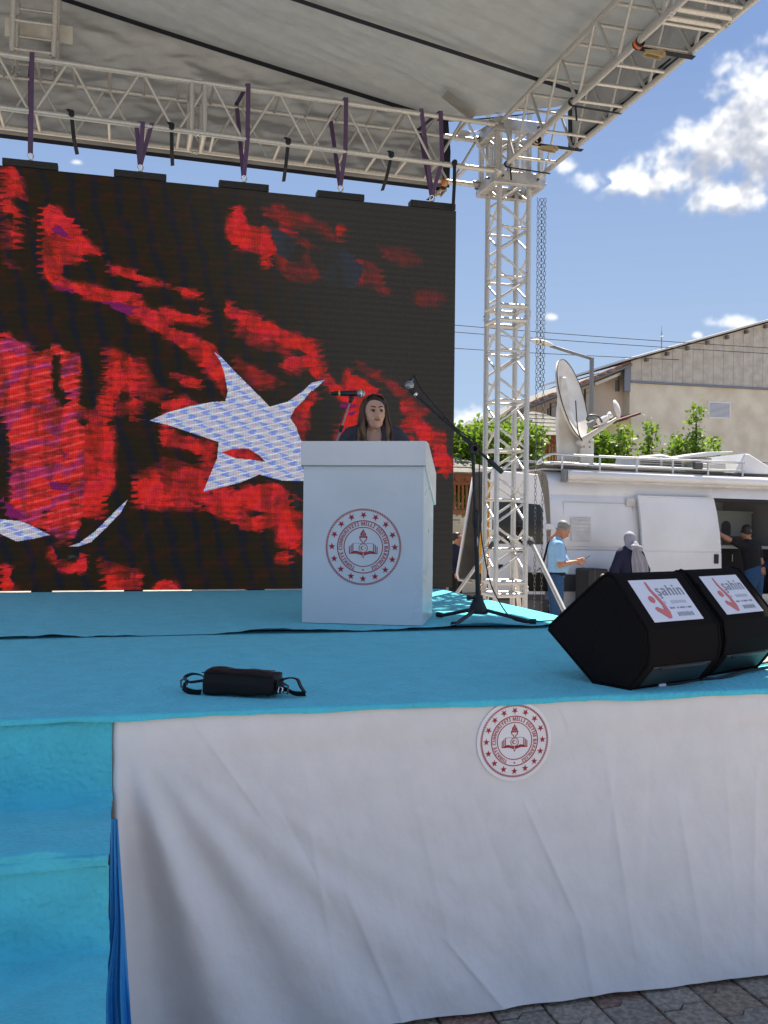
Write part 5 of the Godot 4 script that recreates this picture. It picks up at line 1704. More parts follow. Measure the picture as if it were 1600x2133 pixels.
	nf.seed = 91
	nf.frequency = 0.05
	nf.fractal_octaves = 4
	var big := n.get_image(w, h, false, false, false).get_data()
	var mid := nf.get_image(w, h, false, false, false).get_data()
	var nd := FastNoiseLite.new()
	nd.seed = 92
	nd.frequency = 0.02
	nd.fractal_octaves = 4
	nd.domain_warp_enabled = true
	nd.domain_warp_amplitude = 30.0
	var im2 := nd.get_image(w, h / 3, false, false, false)
	im2.resize(w, h, Image.INTERPOLATE_BILINEAR)
	var n2 := im2.get_data()
	nd.seed = 93
	nd.frequency = 0.06
	var im3 := nd.get_image(w / 4, h, false, false, false)
	im3.resize(w, h, Image.INTERPOLATE_BILINEAR)
	var streak := im3.get_data()
	var out := PackedByteArray()
	out.resize(w * h * 3)
	var rg := RandomNumberGenerator.new()
	rg.seed = 9
	for y in h:
		for x in w:
			var i := y * w + x
			# ragged borders: the modules' scan tears the picture sideways in saw teeth at every second column
			var ph := fposmod(x / 57.0 + 0.15, 1.0)
			var tear := maxf(0.0, 1.0 - absf(ph - 0.5) / 0.24)
			var saw := fposmod(y / 11.5, 1.0) - 0.5
			var jx := clampi(x + int(saw * 26.0 * tear) + (int(mid[i]) - 128) / 20, 0, w - 1)
			var jy := clampi(y + (int(big[i]) - 128) / 30 + (int(mid[i]) - 128) / 30, 0, h - 1)
			var c := buf[jy * w + jx]
			if buf[i] == 3 or c == 3 or buf[i] == 6:
				c = buf[i]
			if c == 6:
				c = 2
			var a := mid[i] / 255.0
			var b := big[i] / 255.0
			var right := smoothstep(430.0, 900.0, x + (330.0 - y) * 0.35)  # greyish daylight reflection painted into the picture, growing towards this side
			var wave := sin(x * 0.15 - y * 0.035 + b * 3.5)
			var wave2 := sin(x * 0.05 + y * 0.10 + b * 8.0)
			var grid := (0.84 if (x % 3 == 0) else 1.0) * (0.88 if (y % 3 == 0) else 1.0) * (0.93 if (y / 6) % 2 == 0 else 1.0)
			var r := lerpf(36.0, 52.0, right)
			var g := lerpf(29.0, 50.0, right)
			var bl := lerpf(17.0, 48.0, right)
			if wave > 0.25 and right < 0.9:
				var k := (wave - 0.25) * (1.0 - right)
				r -= 16.0 * k
				g -= 4.0 * k
				bl += 26.0 * k
			if wave2 > 0.4 and right < 0.9:
				r += 20.0 * (wave2 - 0.4) * (1.0 - right)
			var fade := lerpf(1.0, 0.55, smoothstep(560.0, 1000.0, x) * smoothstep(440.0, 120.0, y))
			var st2 := n2[i] / 255.0
			if c < 3:
				# the cloth: hard where the scan tears it, else melting into the dark folds
				var sj := soft[jy * w + jx] / 255.0
				var hard := 1.0 if c == 2 else (0.42 if c == 1 else 0.0)
				var amt := clampf(hard * 0.55 + smoothstep(0.04, 0.80, sj) * 0.62, 0.0, 1.0)
				amt *= lerpf(0.62, 1.10, smoothstep(0.22, 0.62, st2))
				var n3 := streak[i] / 255.0
				amt *= 1.0 - 0.70 * smoothstep(0.46, 0.32, n3) * (1.0 - 0.55 * sj)
				amt += 0.35 * smoothstep(0.66, 0.80, n3) * smoothstep(0.12, 0.4, sj)
				amt = clampf(amt + wave * 0.06 * amt, 0.0, 1.0)
				var rr := lerpf(182.0, 232.0, a)
				var gg := lerpf(30.0, 52.0, a)
				var bb := lerpf(28.0, 44.0, b) + maxf(0.0, wave2) * 14.0
				if x < 330 and y > 300 and y < 660:
					var s := sin((y + x * 0.3) * 0.45)
					if s > 0.6:
						rr = minf(rr + 30.0, 245.0)
						gg += 30.0
						bb += 40.0
					if wave2 > 0.45:
						rr -= 40.0
						bb += 34.0
				amt *= fade
				r = lerpf(r, rr, amt)
				g = lerpf(g, gg, amt)
				bl = lerpf(bl, bb, amt)
			elif c == 3:
				var st := sin((y + x * 0.28) * 0.56)
				var bs := sin(x * 0.16 - y * 0.22 + sin(y * 0.56) * 0.8)
				var kb := smoothstep(0.1, 0.9, bs)
				var kp := smoothstep(0.3, 1.0, -bs)
				r = lerpf(lerpf(184.0, 138.0, kb), 204.0, kp)
				g = lerpf(lerpf(200.0, 148.0, kb), 180.0, kp)
				bl = lerpf(lerpf(212.0, 228.0, kb), 206.0, kp)
				var kw := smoothstep(0.72, 0.95, st)
				r = lerpf(r, 218.0, kw)
				g = lerpf(g, 234.0, kw)
				bl = lerpf(bl, 240.0, kw)
			elif c == 4:
				r = 120.0
				g = 28.0
				bl = 92.0
			elif c == 5:
				var k := smoothstep(0.25, 0.75, st2)
				r = lerpf(r, 52.0, k)
				g = lerpf(g, 56.0, k)
				bl = lerpf(bl, 66.0, k)
			var grain := rg.randf_range(0.90, 1.10) * grid
			out[i * 3] = clampi(int(r * grain), 0, 255)
			out[i * 3 + 1] = clampi(int(g * grain), 0, 255)
			out[i * 3 + 2] = clampi(int(bl * grain), 0, 255)
	return Image.create_from_data(w, h, false, Image.FORMAT_RGB8, out)

# ---------------------------------------------------------------- lectern
func make_lectern():
	var o := thing("lectern", "white laminate lectern with large red round emblem on its front", "lectern", Vector3(1.511, S + 0.009, -5.88), deg_to_rad(-23.6))
	var w := 0.735
	var d := 0.60
	var yb := 0.955
	# body: sides, front and back as one carcass with open back
	var side := V2([-d / 2, 0.0, d / 2, 0.0, d / 2, yb, -d / 2, yb - 0.20])
	var sb := Basis(Vector3(0, 0, -1), Vector3(0, 1, 0), Vector3(1, 0, 0))
	part("front_panel", box(Vector3(w, yb, 0.018), 0.002), M.laminate, o, Vector3(0, yb / 2, d / 2 - 0.009))
	for s in [-1.0, 1.0]:
		# outline x -> local -z, so the front edge (d/2) comes to local -(-d/2)
		var poly := PackedVector2Array()
		for p in side:
			poly.append(Vector2(-p.x if p.x < 0 else -p.x + 0.019, p.y))
		part("side_panel", prism(poly, 0.018, 0.002), M.laminate, o, Vector3(w / 2 - 0.018 if s > 0 else -w / 2, 0, 0), sb)
	part("shelf", box(Vector3(w - 0.04, 0.018, d - 0.1), 0.002), M.laminate, o, Vector3(0, 0.45, 0.0))
	part("plinth", box(Vector3(w - 0.02, 0.05, d - 0.06), 0.002), M.laminate, o, Vector3(0, 0.026, -0.01))
	# slanted cap
	var cw := 0.765
	var cap := PackedVector2Array()
	for p in V2([d / 2 + 0.018, 0.955, d / 2 + 0.018, 1.10, d / 2 - 0.10, 1.10, -d / 2 - 0.02, 0.94, -d / 2 - 0.02, 0.73, -d / 2 + 0.0, 0.73]):
		cap.append(Vector2(-p.x, p.y))
	part("cap", prism(cap, cw, 0.004), M.laminate_cap, o, Vector3(-cw / 2, 0, 0), sb)
	part("cap_trim", box(Vector3(cw - 0.004, 0.006, 0.012), 0.001), M.galv, o, Vector3(0, 0.952, d / 2 + 0.008))
	emblem(o, Vector3(0.005, 0.465, d / 2 + 0.0008), 0.231)

# ---------------------------------------------------------------- microphones
func make_microphones():
	var b := Vector3(2.14, S + 0.010, -5.62)
	var o := thing("microphone_stand", "black tripod boom microphone stand beside the lectern", "microphone stand", b)
	var feet := [Vector3(-0.16, 0.012, -0.27), Vector3(-0.25, 0.012, 0.27), Vector3(0.28, 0.012, 0.20)]
	for f in feet:
		rod("leg", Vector3(0, 0.075, 0) + f * 0.10, f, 0.0115, M.black, o, 10)
		part("rubber_foot", lathe([Vector2(0, -0.022), Vector2(0.016, -0.02), Vector2(0.017, 0.02), Vector2(0, 0.022)], 10), M.rubber, o, f + Vector3(0, 0.006, 0), aim(f))
	part("hub", lathe([Vector2(0.0, 0.05), Vector2(0.062, 0.052), Vector2(0.060, 0.075), Vector2(0.035, 0.13), Vector2(0.028, 0.165), Vector2(0.0, 0.168)], 20), M.black, o)
	part("hub_knob", tube([Vector3(-0.035, 0.15, 0.01), Vector3(-0.075, 0.152, 0.02)], [0.008, 0.017], 10), M.black, o)
	var top := Vector3(-0.045, 1.075, 0.0)
	rod("lower_tube", Vector3(0, 0.15, 0), Vector3(-0.022, 0.66, 0), 0.0145, M.black, o, 12)
	rod("upper_tube", Vector3(-0.022, 0.60, 0), top, 0.0105, M.black, o, 12)
	part("clutch", lathe([Vector2(0, -0.055), Vector2(0.019, -0.05), Vector2(0.021, 0.03), Vector2(0.016, 0.055), Vector2(0, 0.06)], 14), M.black, o, Vector3(-0.021, 0.64, 0))
	var m_end := Vector3(-0.462, 1.432, 0.0)
	var t_end := Vector3(0.153, 0.935, 0.0)
	var dirv := (t_end - m_end).normalized()
	rod("boom", m_end + dirv * 0.05, t_end - dirv * 0.08, 0.0095, M.black, o, 12)
	part("counterweight", tube([t_end - dirv * 0.12, t_end - dirv * 0.11, t_end], [0.012, 0.0165, 0.0165], 12), M.black, o)
	part("boom_sleeve", tube([m_end.lerp(t_end, 0.58), m_end.lerp(t_end, 0.72)], 0.0145, 12), M.black, o)
	part("boom_collar", tube([m_end.lerp(t_end, 0.355), m_end.lerp(t_end, 0.375)], 0.015, 12), M.black, o)
	part("swivel", lathe([Vector2(0.016, -0.018), Vector2(0.03, -0.018), Vector2(0.03, 0.018), Vector2(0.016, 0.018), Vector2(0.016, -0.018)], 16, false), M.black, o, top + Vector3(0.0, 0.0, 0.02), aim(Vector3(0, 0, 1)))
	part("swivel_post", tube([top + Vector3(0, -0.06, 0), top + Vector3(0, 0.0, 0), top + Vector3(0.012, 0.035, 0)], 0.014, 10), M.black, o)
	part("joint_ring", tube([m_end + dirv * 0.045, m_end + dirv * 0.06], 0.014, 12), M.chrome, o)
	print_row(o, Vector3(-0.012, 0.50, 0.0152), 0.010, 0.06, 1, M.paper)
	# wired microphone
	var mc := thing("microphone", "silver ball microphone on the end of the boom stand", "microphone", b + m_end, 0.0, "microphones")
	var md := Vector3(-0.35, -0.35, 0.85).normalized()
	mic_parts(mc, Vector3(0.0, 0.02, 0.0), md, false)
	part("clip", tube([Vector3(0.045, -0.04, 0), Vector3(0.0, 0.015, -0.01)], [0.012, 0.021], 10), M.black, mc)
	var tail := Vector3(0, 0.02, 0) - md * 0.155
	var pts := [b + m_end + tail, b + m_end + tail + Vector3(0.03, 0.03, -0.04), b + m_end.lerp(t_end, 0.10) + Vector3(0.02, 0.055, -0.02), b + m_end.lerp(t_end, 0.3) + Vector3(0.0, 0.035, 0.0), b + m_end.lerp(t_end, 0.5) + Vector3(0.0, 0.012, 0.012), b + top + Vector3(0.026, 0.02, 0.02), b + Vector3(-0.008, 0.9, 0.02), b + Vector3(0.004, 0.6, 0.022), b + Vector3(0.03, 0.42, 0.02), b + Vector3(0.075, 0.22, 0.04), b + Vector3(0.16, 0.05, 0.10), b + Vector3(0.24, 0.008, 0.14), b + Vector3(0.33, 0.006, 0.12), b + Vector3(0.55, 0.006, 0.05), b + Vector3(0.85, 0.006, 0.15)]
	solo("microphone_cable", tube(curve(pts, 8), 0.0042, 6), M.rubber, "thin black cable running down the boom stand onto the carpet", "cable")
	# wireless microphone behind the lectern
	var lt := Vector3(1.342, S + 0.93, -6.05)
	var ds := thing("desk_stand", "chrome desk microphone stand leaning up from the lectern top", "microphone stand", lt)
	part("base", lathe([Vector2(0, 0), Vector2(0.065, 0), Vector2(0.065, 0.012), Vector2(0.02, 0.02), Vector2(0, 0.022)], 24), M.black, ds)
	var t2 := Vector3(0.062, 0.46, 0.01)
	rod("lower_tube", Vector3(-0.085, 0.01, 0.0), Vector3(-0.085, 0.01, 0).lerp(t2, 0.62), 0.0075, M.galv, ds, 12)
	rod("upper_tube", Vector3(-0.085, 0.01, 0.0).lerp(t2, 0.6), t2, 0.0055, M.galv, ds, 12)
	part("clutch", tube([Vector3(-0.085, 0.01, 0).lerp(t2, 0.58), Vector3(-0.085, 0.01, 0).lerp(t2, 0.67)], 0.0135, 12), M.black, ds)
	part("clip", tube([t2, t2 + Vector3(0.015, 0.04, 0.0)], [0.009, 0.019], 10), M.black, ds)
	var wm := thing("microphone", "black handheld wireless microphone with yellow band lying in its clip", "microphone", lt + t2 + Vector3(0.018, 0.062, 0), 0.0, "microphones")
	mic_parts(wm, Vector3(0.055, 0.004, 0), Vector3(1.0, 0.03, 0.15).normalized(), true)

func mic_parts(o: Node3D, head: Vector3, d: Vector3, wireless: bool):
	var bs := aim(d)
	part("grille", lathe([Vector2(0, 0.028), Vector2(0.014, 0.025), Vector2(0.024, 0.012), Vector2(0.0258, 0.0), Vector2(0.024, -0.012), Vector2(0.020, -0.026), Vector2(0, -0.026)], 20), M.mesh_grille, o, head, bs)
	part("grille_band", lathe([Vector2(0.0262, -0.004), Vector2(0.0272, -0.003), Vector2(0.0272, 0.003), Vector2(0.0262, 0.004)], 20), M.chrome, o, head, bs)
	if wireless:
		part("handle", lathe([Vector2(0.019, -0.026), Vector2(0.0185, -0.07), Vector2(0.017, -0.135), Vector2(0.0, -0.136)], 18), M.black_gloss, o, head, bs)
		part("color_band", lathe([Vector2(0.0, -0.134), Vector2(0.018, -0.135), Vector2(0.018, -0.147), Vector2(0.0, -0.148)], 18), M.gold, o, head, bs)
		part("tail", lathe([Vector2(0.0, -0.147), Vector2(0.0155, -0.148), Vector2(0.0145, -0.175), Vector2(0.011, -0.178), Vector2(0.012, -0.196), Vector2(0.0, -0.198)], 16), M.black_gloss, o, head, bs)
	else:
		part("handle", lathe([Vector2(0.018, -0.026), Vector2(0.0165, -0.06), Vector2(0.0115, -0.155), Vector2(0.0, -0.156)], 18), M.black_gloss, o, head, bs)

# ---------------------------------------------------------------- stage monitors
func make_monitors():
	monitor(Vector3(1.81, S + 0.008, -3.315), 20.0, "stage monitor loudspeaker nearest the middle, black, white label on its cloth")
	monitor(Vector3(2.27, S + 0.008, -3.535), 25.0, "stage monitor loudspeaker at the picture edge, black, partly sunlit")
	# cables on the carpet
	var y := S + 0.013
	var cs := [[[Vector3(1.99, y, -3.285), Vector3(2.10, y, -3.31), Vector3(2.22, y, -3.37), Vector3(2.34, y, -3.40), Vector3(2.52, y, -3.52), Vector3(2.62, y, -3.56), Vector3(2.86, y, -3.68)], "black cable with white plug in front of the loudspeakers", M.paper], [[Vector3(2.165, y + 0.05, -3.50), Vector3(2.20, y + 0.012, -3.45), Vector3(2.25, y, -3.41), Vector3(2.36, y, -3.40), Vector3(2.55, y + 0.006, -3.50), Vector3(2.85, y, -3.64)], "black cable with yellow sleeve from the first loudspeaker", M.gold], [[Vector3(2.33, y + 0.02, -3.62), Vector3(2.38, y, -3.58), Vector3(2.46, y, -3.575), Vector3(2.60, y, -3.62), Vector3(2.85, y, -3.75)], "black cable with yellow sleeve between the loudspeakers", M.gold], [[Vector3(2.66, y + 0.07, -3.86), Vector3(2.70, y + 0.06, -3.84), Vector3(2.78, y + 0.05, -3.82), Vector3(2.90, y + 0.02, -3.80)], "black cable curving over the pale power box", M.gold]]
	for c in cs:
		var o := thing("speaker_cable", c[1], "cable", c[0][0], 0.0, "cables at the loudspeakers")
		var pts := []
		for p in c[0]:
			pts.append(p - c[0][0])
		part("cord", tube(curve(pts, 8), 0.005, 7), M.rubber, o)
		part("plug", tube([pts[0], pts[0].lerp(pts[1], 0.32)], 0.0075, 8), c[2], o)
	var pb := thing("power_box", "pale rounded power box on the carpet behind the second loudspeaker", "power box", Vector3(2.78, S + 0.008, -3.90), 0.4)
	part("box_body", box(Vector3(0.22, 0.055, 0.14), 0.02), M.beige, pb, Vector3(0, 0.028, 0))
	part("lid", box(Vector3(0.18, 0.012, 0.10), 0.005), M.white_card, pb, Vector3(0, 0.058, 0))

func monitor(at: Vector3, ang: float, label: String):
	var o := thing("stage_monitor", label, "loudspeaker", at, deg_to_rad(ang), "stage monitor loudspeakers")
	# outline: n (towards the audience) across, y up; length along local +x
	var poly := PackedVector2Array()
	for p in V2([-0.095, 0.0, 0.085, 0.0, 0.168, 0.10, 0.178, 0.155, 0.168, 0.235, 0.0, 0.425, -0.03, 0.432, -0.07, 0.41, -0.335, 0.205, -0.345, 0.185]):
		poly.append(Vector2(-p.x, p.y))
	var sb := Basis(Vector3(0, 0, -1), Vector3(0, 1, 0), Vector3(1, 0, 0))
	var len_ := 0.425
	part("cabinet", prism(poly, len_, 0.012), M.monitor_cloth, o, Vector3(0, 0, 0), sb)
	# piping along the cover's end seams
	for x in [0.006, len_ - 0.006]:
		var pts := []
		for p in poly:
			pts.append(sb * Vector3(p.x, p.y, 0) + Vector3(x, 0, 0))
		pts.append(pts[0])
		var st := new_st()
		add_tube(st, pts, 0.006, 6, false)
		part("seam_piping", done(st, true), M.monitor_cloth, o)
	part("rear_panel", box(Vector3(len_ - 0.08, 0.10, 0.012), 0.003), M.monitor_box, o, Vector3(len_ / 2, 0.055, 0.130), Basis(Vector3(1, 0, 0), 0.69))
	part("rear_handle", tube([Vector3(0.08, 0.085, 0.163), Vector3(len_ - 0.08, 0.085, 0.163)], 0.006, 8), M.monitor_box, o)
	for q in [[0.0, 0.30, 0.02], [0.09, 0.09, 0.014], [0.05, 0.36, 0.018], [-0.12, 0.14, 0.024]]:
		part("pole_socket", lathe([Vector2(0.0, 0.0006), Vector2(q[2] * 0.8, 0.0006), Vector2(q[2], 0.0016), Vector2(q[2] * 1.1, 0.0)], 16), M.monitor_cloth, o, Vector3(-0.001, q[1], q[0]), aim(Vector3(-1, 0, 0)))
	# printed label on the slope
	var lb := Node3D.new()
	lb.name = "label"
	o.add_child(lb, true)
	lb.set_meta("label", "white printed label with pink swirl and grey name")
	var a := Vector3(0, 0.425, 0.0)
	var b := Vector3(0, 0.235, 0.168)
	var down := (b - a).normalized()
	var nrm := Vector3(1, 0, 0).cross(-down).normalized()
	if nrm.y < 0:
		nrm = -nrm
	var lbasis := Basis(Vector3(1, 0, 0), -down, nrm)
	lb.transform = Transform3D(lbasis, a.lerp(b, 0.50) + Vector3(len_ * 0.49, 0, 0) + nrm * 0.0015)
	part("sheet", box(Vector3(0.292, 0.198, 0.001), 0.0), M.paper, lb)
	var z := 0.0012
	var swirl := V2([-0.058, 0.088, -0.048, 0.086, -0.044, 0.05, -0.030, 0.016, -0.020, -0.02, -0.018, -0.06, -0.028, -0.086, -0.046, -0.088, -0.072, -0.062, -0.088, -0.050, -0.090, -0.036, -0.074, -0.030, -0.058, -0.040, -0.044, -0.045, -0.040, -0.025, -0.050, 0.015, -0.060, 0.05])
	part("swirl", prism(swirl, 0.0006), M.ink_pink, lb, Vector3(-0.005, 0, z))
	part("swirl_dot", lathe([Vector2(0, 0), Vector2(0.017, 0), Vector2(0.017, 0.0006), Vector2(0, 0.0006)], 16, false), M.ink_pink, lb, Vector3(-0.082, 0.004, z), Basis(Vector3(1, 0, 0), Vector3(0, 0, 1), Vector3(0, -1, 0)))
	part("name_lettering", flat_text("şahin", 0.046, 0.0006, true), M.ink_grey, lb, Vector3(0.052, 0.042, z))
	print_row(lb, Vector3(0.052, -0.012, z), 0.150, 0.016, 11, M.ink_pale)
	print_row(lb, Vector3(0.056, -0.040, z), 0.130, 0.008, 22, M.ink_grey)
	print_row(lb, Vector3(0.068, -0.070, z), 0.110, 0.020, 8, M.ink_grey)

func print_row(o: Node3D, c: Vector3, w: float, h: float, n: int, m: Material):
	# small blurred print: a row of narrow strokes, too small to read
	var st := new_st()
	st.set_smooth_group(-1)
	var rg := RandomNumberGenerator.new()
	rg.seed = n
	for k in n:
		if rg.randf() < 0.12:
			continue
		var x := (k + 0.5) / n * w - w * 0.5
		add_box(st, Vector3(x - w / n * 0.24, 0, 0), Vector3(w / n * 0.22, h, 0.0006), 0.0)
		add_box(st, Vector3(x + w / n * 0.20, 0, 0), Vector3(w / n * 0.20, h * rg.randf_range(0.6, 1.0), 0.0006), 0.0)
		add_box(st, Vector3(x, h * rg.randf_range(-0.4, 0.4), 0), Vector3(w / n * 0.34, h * 0.18, 0.0006), 0.0)
	part("small_print", done(st), m, o, c)

# ---------------------------------------------------------------- small things
func make_small_things():
	var o := thing("waist_bag", "small black leather bag with straps lying on the blue carpet", "bag", Vector3(0.418, S + 0.010, -3.44), deg_to_rad(-29.0))
	var body := sheet(48, 24, func(u: float, v: float) -> Vector3:
		var a := u * TAU
		var t := (v - 0.5) * 2.0
		var endr := pow(maxf(1.0 - pow(absf(t), 22.0), 0.0), 0.4)
		var ca := signf(cos(a)) * pow(absf(cos(a)), 0.25)
		var sa := signf(sin(a)) * pow(absf(sin(a)), 0.25)
		var hgt := 0.042 * (1.0 - 0.10 * t) + 0.003 * sin(t * 7.0)
		return Vector3(t * 0.140, 0.044 + sa * hgt * endr * (1.0 if sa < 0 else 1.0 - 0.12 * absf(ca)), ca * 0.058 * endr - (0.012 if sa > 0 else 0.0) * sa))
	part("pouch", body, M.leather, o)
	part("top_seam", tube([Vector3(-0.135, 0.078, 0.048), Vector3(-0.06, 0.081, 0.051), Vector3(0.05, 0.079, 0.051), Vector3(0.135, 0.074, 0.048)], 0.0018, 6), M.leather, o)
	part("zip", box(Vector3(0.24, 0.003, 0.007), 0.001), M.dark_steel, o, Vector3(0, 0.0865, -0.012))
	part("end_panel", box(Vector3(0.004, 0.050, 0.07), 0.002), M.leather, o, Vector3(0.141, 0.036, 0.0))
	part("strap", ribbon(curve([Vector3(-0.135, 0.045, 0.0), Vector3(-0.165, 0.058, -0.01), Vector3(-0.20, 0.060, -0.012), Vector3(-0.222, 0.048, 0.0), Vector3(-0.20, 0.036, 0.02), Vector3(-0.165, 0.040, 0.022), Vector3(-0.138, 0.045, 0.02)], 6), Vector3(0, 0.004, 0.010), 0.004), M.leather, o)
	part("strap", ribbon(curve([Vector3(-0.20, 0.036, 0.02), Vector3(-0.215, 0.020, 0.03), Vector3(-0.19, 0.010, 0.045), Vector3(-0.16, 0.006, 0.05), Vector3(-0.135, 0.008, 0.05)], 6), Vector3(0.004, 0.010, 0.004), 0.004), M.leather, o)
	part("buckle", tube([Vector3(-0.208, 0.052, 0.022), Vector3(-0.226, 0.040, 0.026), Vector3(-0.222, 0.018, 0.030), Vector3(-0.204, 0.026, 0.026), Vector3(-0.208, 0.052, 0.022)], 0.004, 6), M.dark_steel, o)
	part("strap", ribbon(curve([Vector3(0.135, 0.05, -0.01), Vector3(0.165, 0.062, -0.02), Vector3(0.195, 0.058, -0.03), Vector3(0.21, 0.035, -0.025), Vector3(0.225, 0.012, -0.03)], 6), Vector3(0.0, 0.002, 0.013), 0.005), M.leather, o)
	part("strap", ribbon(curve([Vector3(0.14, 0.03, 0.02), Vector3(0.17, 0.028, 0.015), Vector3(0.195, 0.012, -0.005), Vector3(0.23, 0.010, -0.02)], 6), Vector3(0.0, 0.008, 0.006), 0.005), M.leather, o)
	part("slider", tube([Vector3(0.160, 0.048, 0.012), Vector3(0.178, 0.040, 0.014), Vector3(0.176, 0.012, 0.016), Vector3(0.158, 0.016, 0.016), Vector3(0.160, 0.048, 0.012)], 0.0045, 6), M.dark_steel, o)
	part("ring", tube([Vector3(0.150, 0.040, 0.03), Vector3(0.165, 0.034, 0.034), Vector3(0.160, 0.014, 0.034), Vector3(0.146, 0.02, 0.03), Vector3(0.150, 0.040, 0.03)], 0.003, 6), M.chrome, o)

# ---------------------------------------------------------------- people
# A figure is a field of tapered capsules, smoothly joined and meshed as surface nets.
func field_mesh(prims: Array, cell: float, k: float, st: SurfaceTool, carve := []):
	var lo := Vector3.ONE * 1e9
	var hi := Vector3.ONE * -1e9
	for p in prims:
		var r: float = maxf(p[2], p[3]) * 1.0 + k * 3.0
		var sc: Vector3 = p[4] if p.size() > 4 else Vector3.ONE
		for q in [p[0], p[1]]:
			lo = lo.min(q - sc * r)
			hi = hi.max(q + sc * r)
	lo -= Vector3.ONE * cell * 2.0
	hi += Vector3.ONE * cell * 2.0
	var nx := int((hi.x - lo.x) / cell) + 2
	var ny := int((hi.y - lo.y) / cell) + 2
	var nz := int((hi.z - lo.z) / cell) + 2
	var acc := PackedFloat32Array()
	acc.resize(nx * ny * nz)
	for p in prims:
		var a: Vector3 = p[0]
		var b: Vector3 = p[1]
		var ra: float = p[2]
		var rb: float = p[3]
		var sc: Vector3 = p[4] if p.size() > 4 else Vector3.ONE
		var inv := Vector3.ONE / sc
		var smin := minf(sc.x, minf(sc.y, sc.z))
		var ba := (b - a) * inv
		var bb := maxf(ba.length_squared(), 1e-9)
		var rm := maxf(ra, rb) + k * 4.0 / smin
		var l: Vector3 = ((a.min(b) - sc * rm - lo) / cell).floor()
		var h: Vector3 = ((a.max(b) + sc * rm - lo) / cell).ceil()
		var x0 := maxi(int(l.x), 0)
		var y0 := maxi(int(l.y), 0)
		var z0 := maxi(int(l.z), 0)
		var x1 := mini(int(h.x), nx - 1)
		var y1 := mini(int(h.y), ny - 1)
		var z1 := mini(int(h.z), nz - 1)
		for z in range(z0, z1 + 1):
			for y in range(y0, y1 + 1):
				var base := (z * ny + y) * nx
				for x in range(x0, x1 + 1):
					var pa := (lo + Vector3(x, y, z) * cell - a) * inv
					var t := clampf(pa.dot(ba) / bb, 0.0, 1.0)
					var d := ((pa - ba * t).length() - lerpf(ra, rb, t)) * smin
					if d < k * 4.0:
						acc[base + x] += exp(-d / k)
	# field value: > 1 inside
	for c in carve:
		var a: Vector3 = c[0]
		var r: float = c[1]
		var sc: Vector3 = c[2]
		for z in nz:
			for y in ny:
				for x in nx:
					var pa := (lo + Vector3(x, y, z) * cell - a) / sc
					var d := pa.length() - r
					if d < k * 3.0:
						var i := (z * ny + y) * nx + x
						acc[i] = minf(acc[i], exp(d / k))
	var ids := {}
	var verts := []
	var sx := 1
	var sy := nx
	var sz := nx * ny
	var offs := [0, sx, sy, sx + sy, sz, sx + sz, sy + sz, sx + sy + sz]
	var edges := [[0, 1], [2, 3], [4, 5], [6, 7], [0, 2], [1, 3], [4, 6], [5, 7], [0, 4], [1, 5], [2, 6], [3, 7]]
	for z in nz - 1:
		for y in ny - 1:
			for x in nx - 1:
				var i := (z * ny + y) * nx + x
				var inside := 0
				for o in offs:
					if acc[i + o] > 1.0:
						inside += 1
				if inside == 0 or inside == 8:
					continue
				var c := Vector3.ZERO
				var n := 0
				for e in edges:
					var va := acc[i + offs[e[0]]]
					var vb := acc[i + offs[e[1]]]
					if (va > 1.0) != (vb > 1.0):
						var da := log(maxf(va, 1e-6))
						var db := log(maxf(vb, 1e-6))
						var t := clampf(da / (da - db), 0.0, 1.0)
						var pa := Vector3(e[0] & 1, (e[0] >> 1) & 1, e[0] >> 2)
						var pb := Vector3(e[1] & 1, (e[1] >> 1) & 1, e[1] >> 2)
						c += pa.lerp(pb, t)
						n += 1
				ids[i] = verts.size()
				verts.append(lo + (Vector3(x, y, z) + c / n) * cell)
	for i in ids:
		var x: int = i % nx
		var y: int = (i / nx) % ny
		var z: int = i / (nx * ny)
		var here := acc[i] > 1.0
		for ax in 3:
			var o: int = [sx, sy, sz][ax]
			var u: int = [sy, sz, sx][ax]
			var v: int = [sz, sx, sy][ax]
			var there := acc[i + o] > 1.0
			if here == there:
				continue
			if not (ids.has(i - u) and ids.has(i - v) and ids.has(i - u - v)):
				continue
			var q := [verts[ids[i]], verts[ids[i - u]], verts[ids[i - u - v]], verts[ids[i - v]]]
			if here:
				quad(st, q[0], q[1], q[2], q[3])
			else:
				quad(st, q[3], q[2], q[1], q[0])

func fleshed(prims: Array, cell: float, k: float, carve := []) -> ArrayMesh:
	var st := new_st()
	field_mesh(prims, cell, k, st, carve)
	return done(st, true)

func moved(prims: Array, xf: Transform3D, s := 1.0) -> Array:
	var out := []
	for p in prims:
		var q: Array = p.duplicate()
		q[0] = xf * (p[0] * s)
		q[1] = xf * (p[1] * s)
		q[2] = p[2] * s
		q[3] = p[3] * s
		out.append(q)
	return out

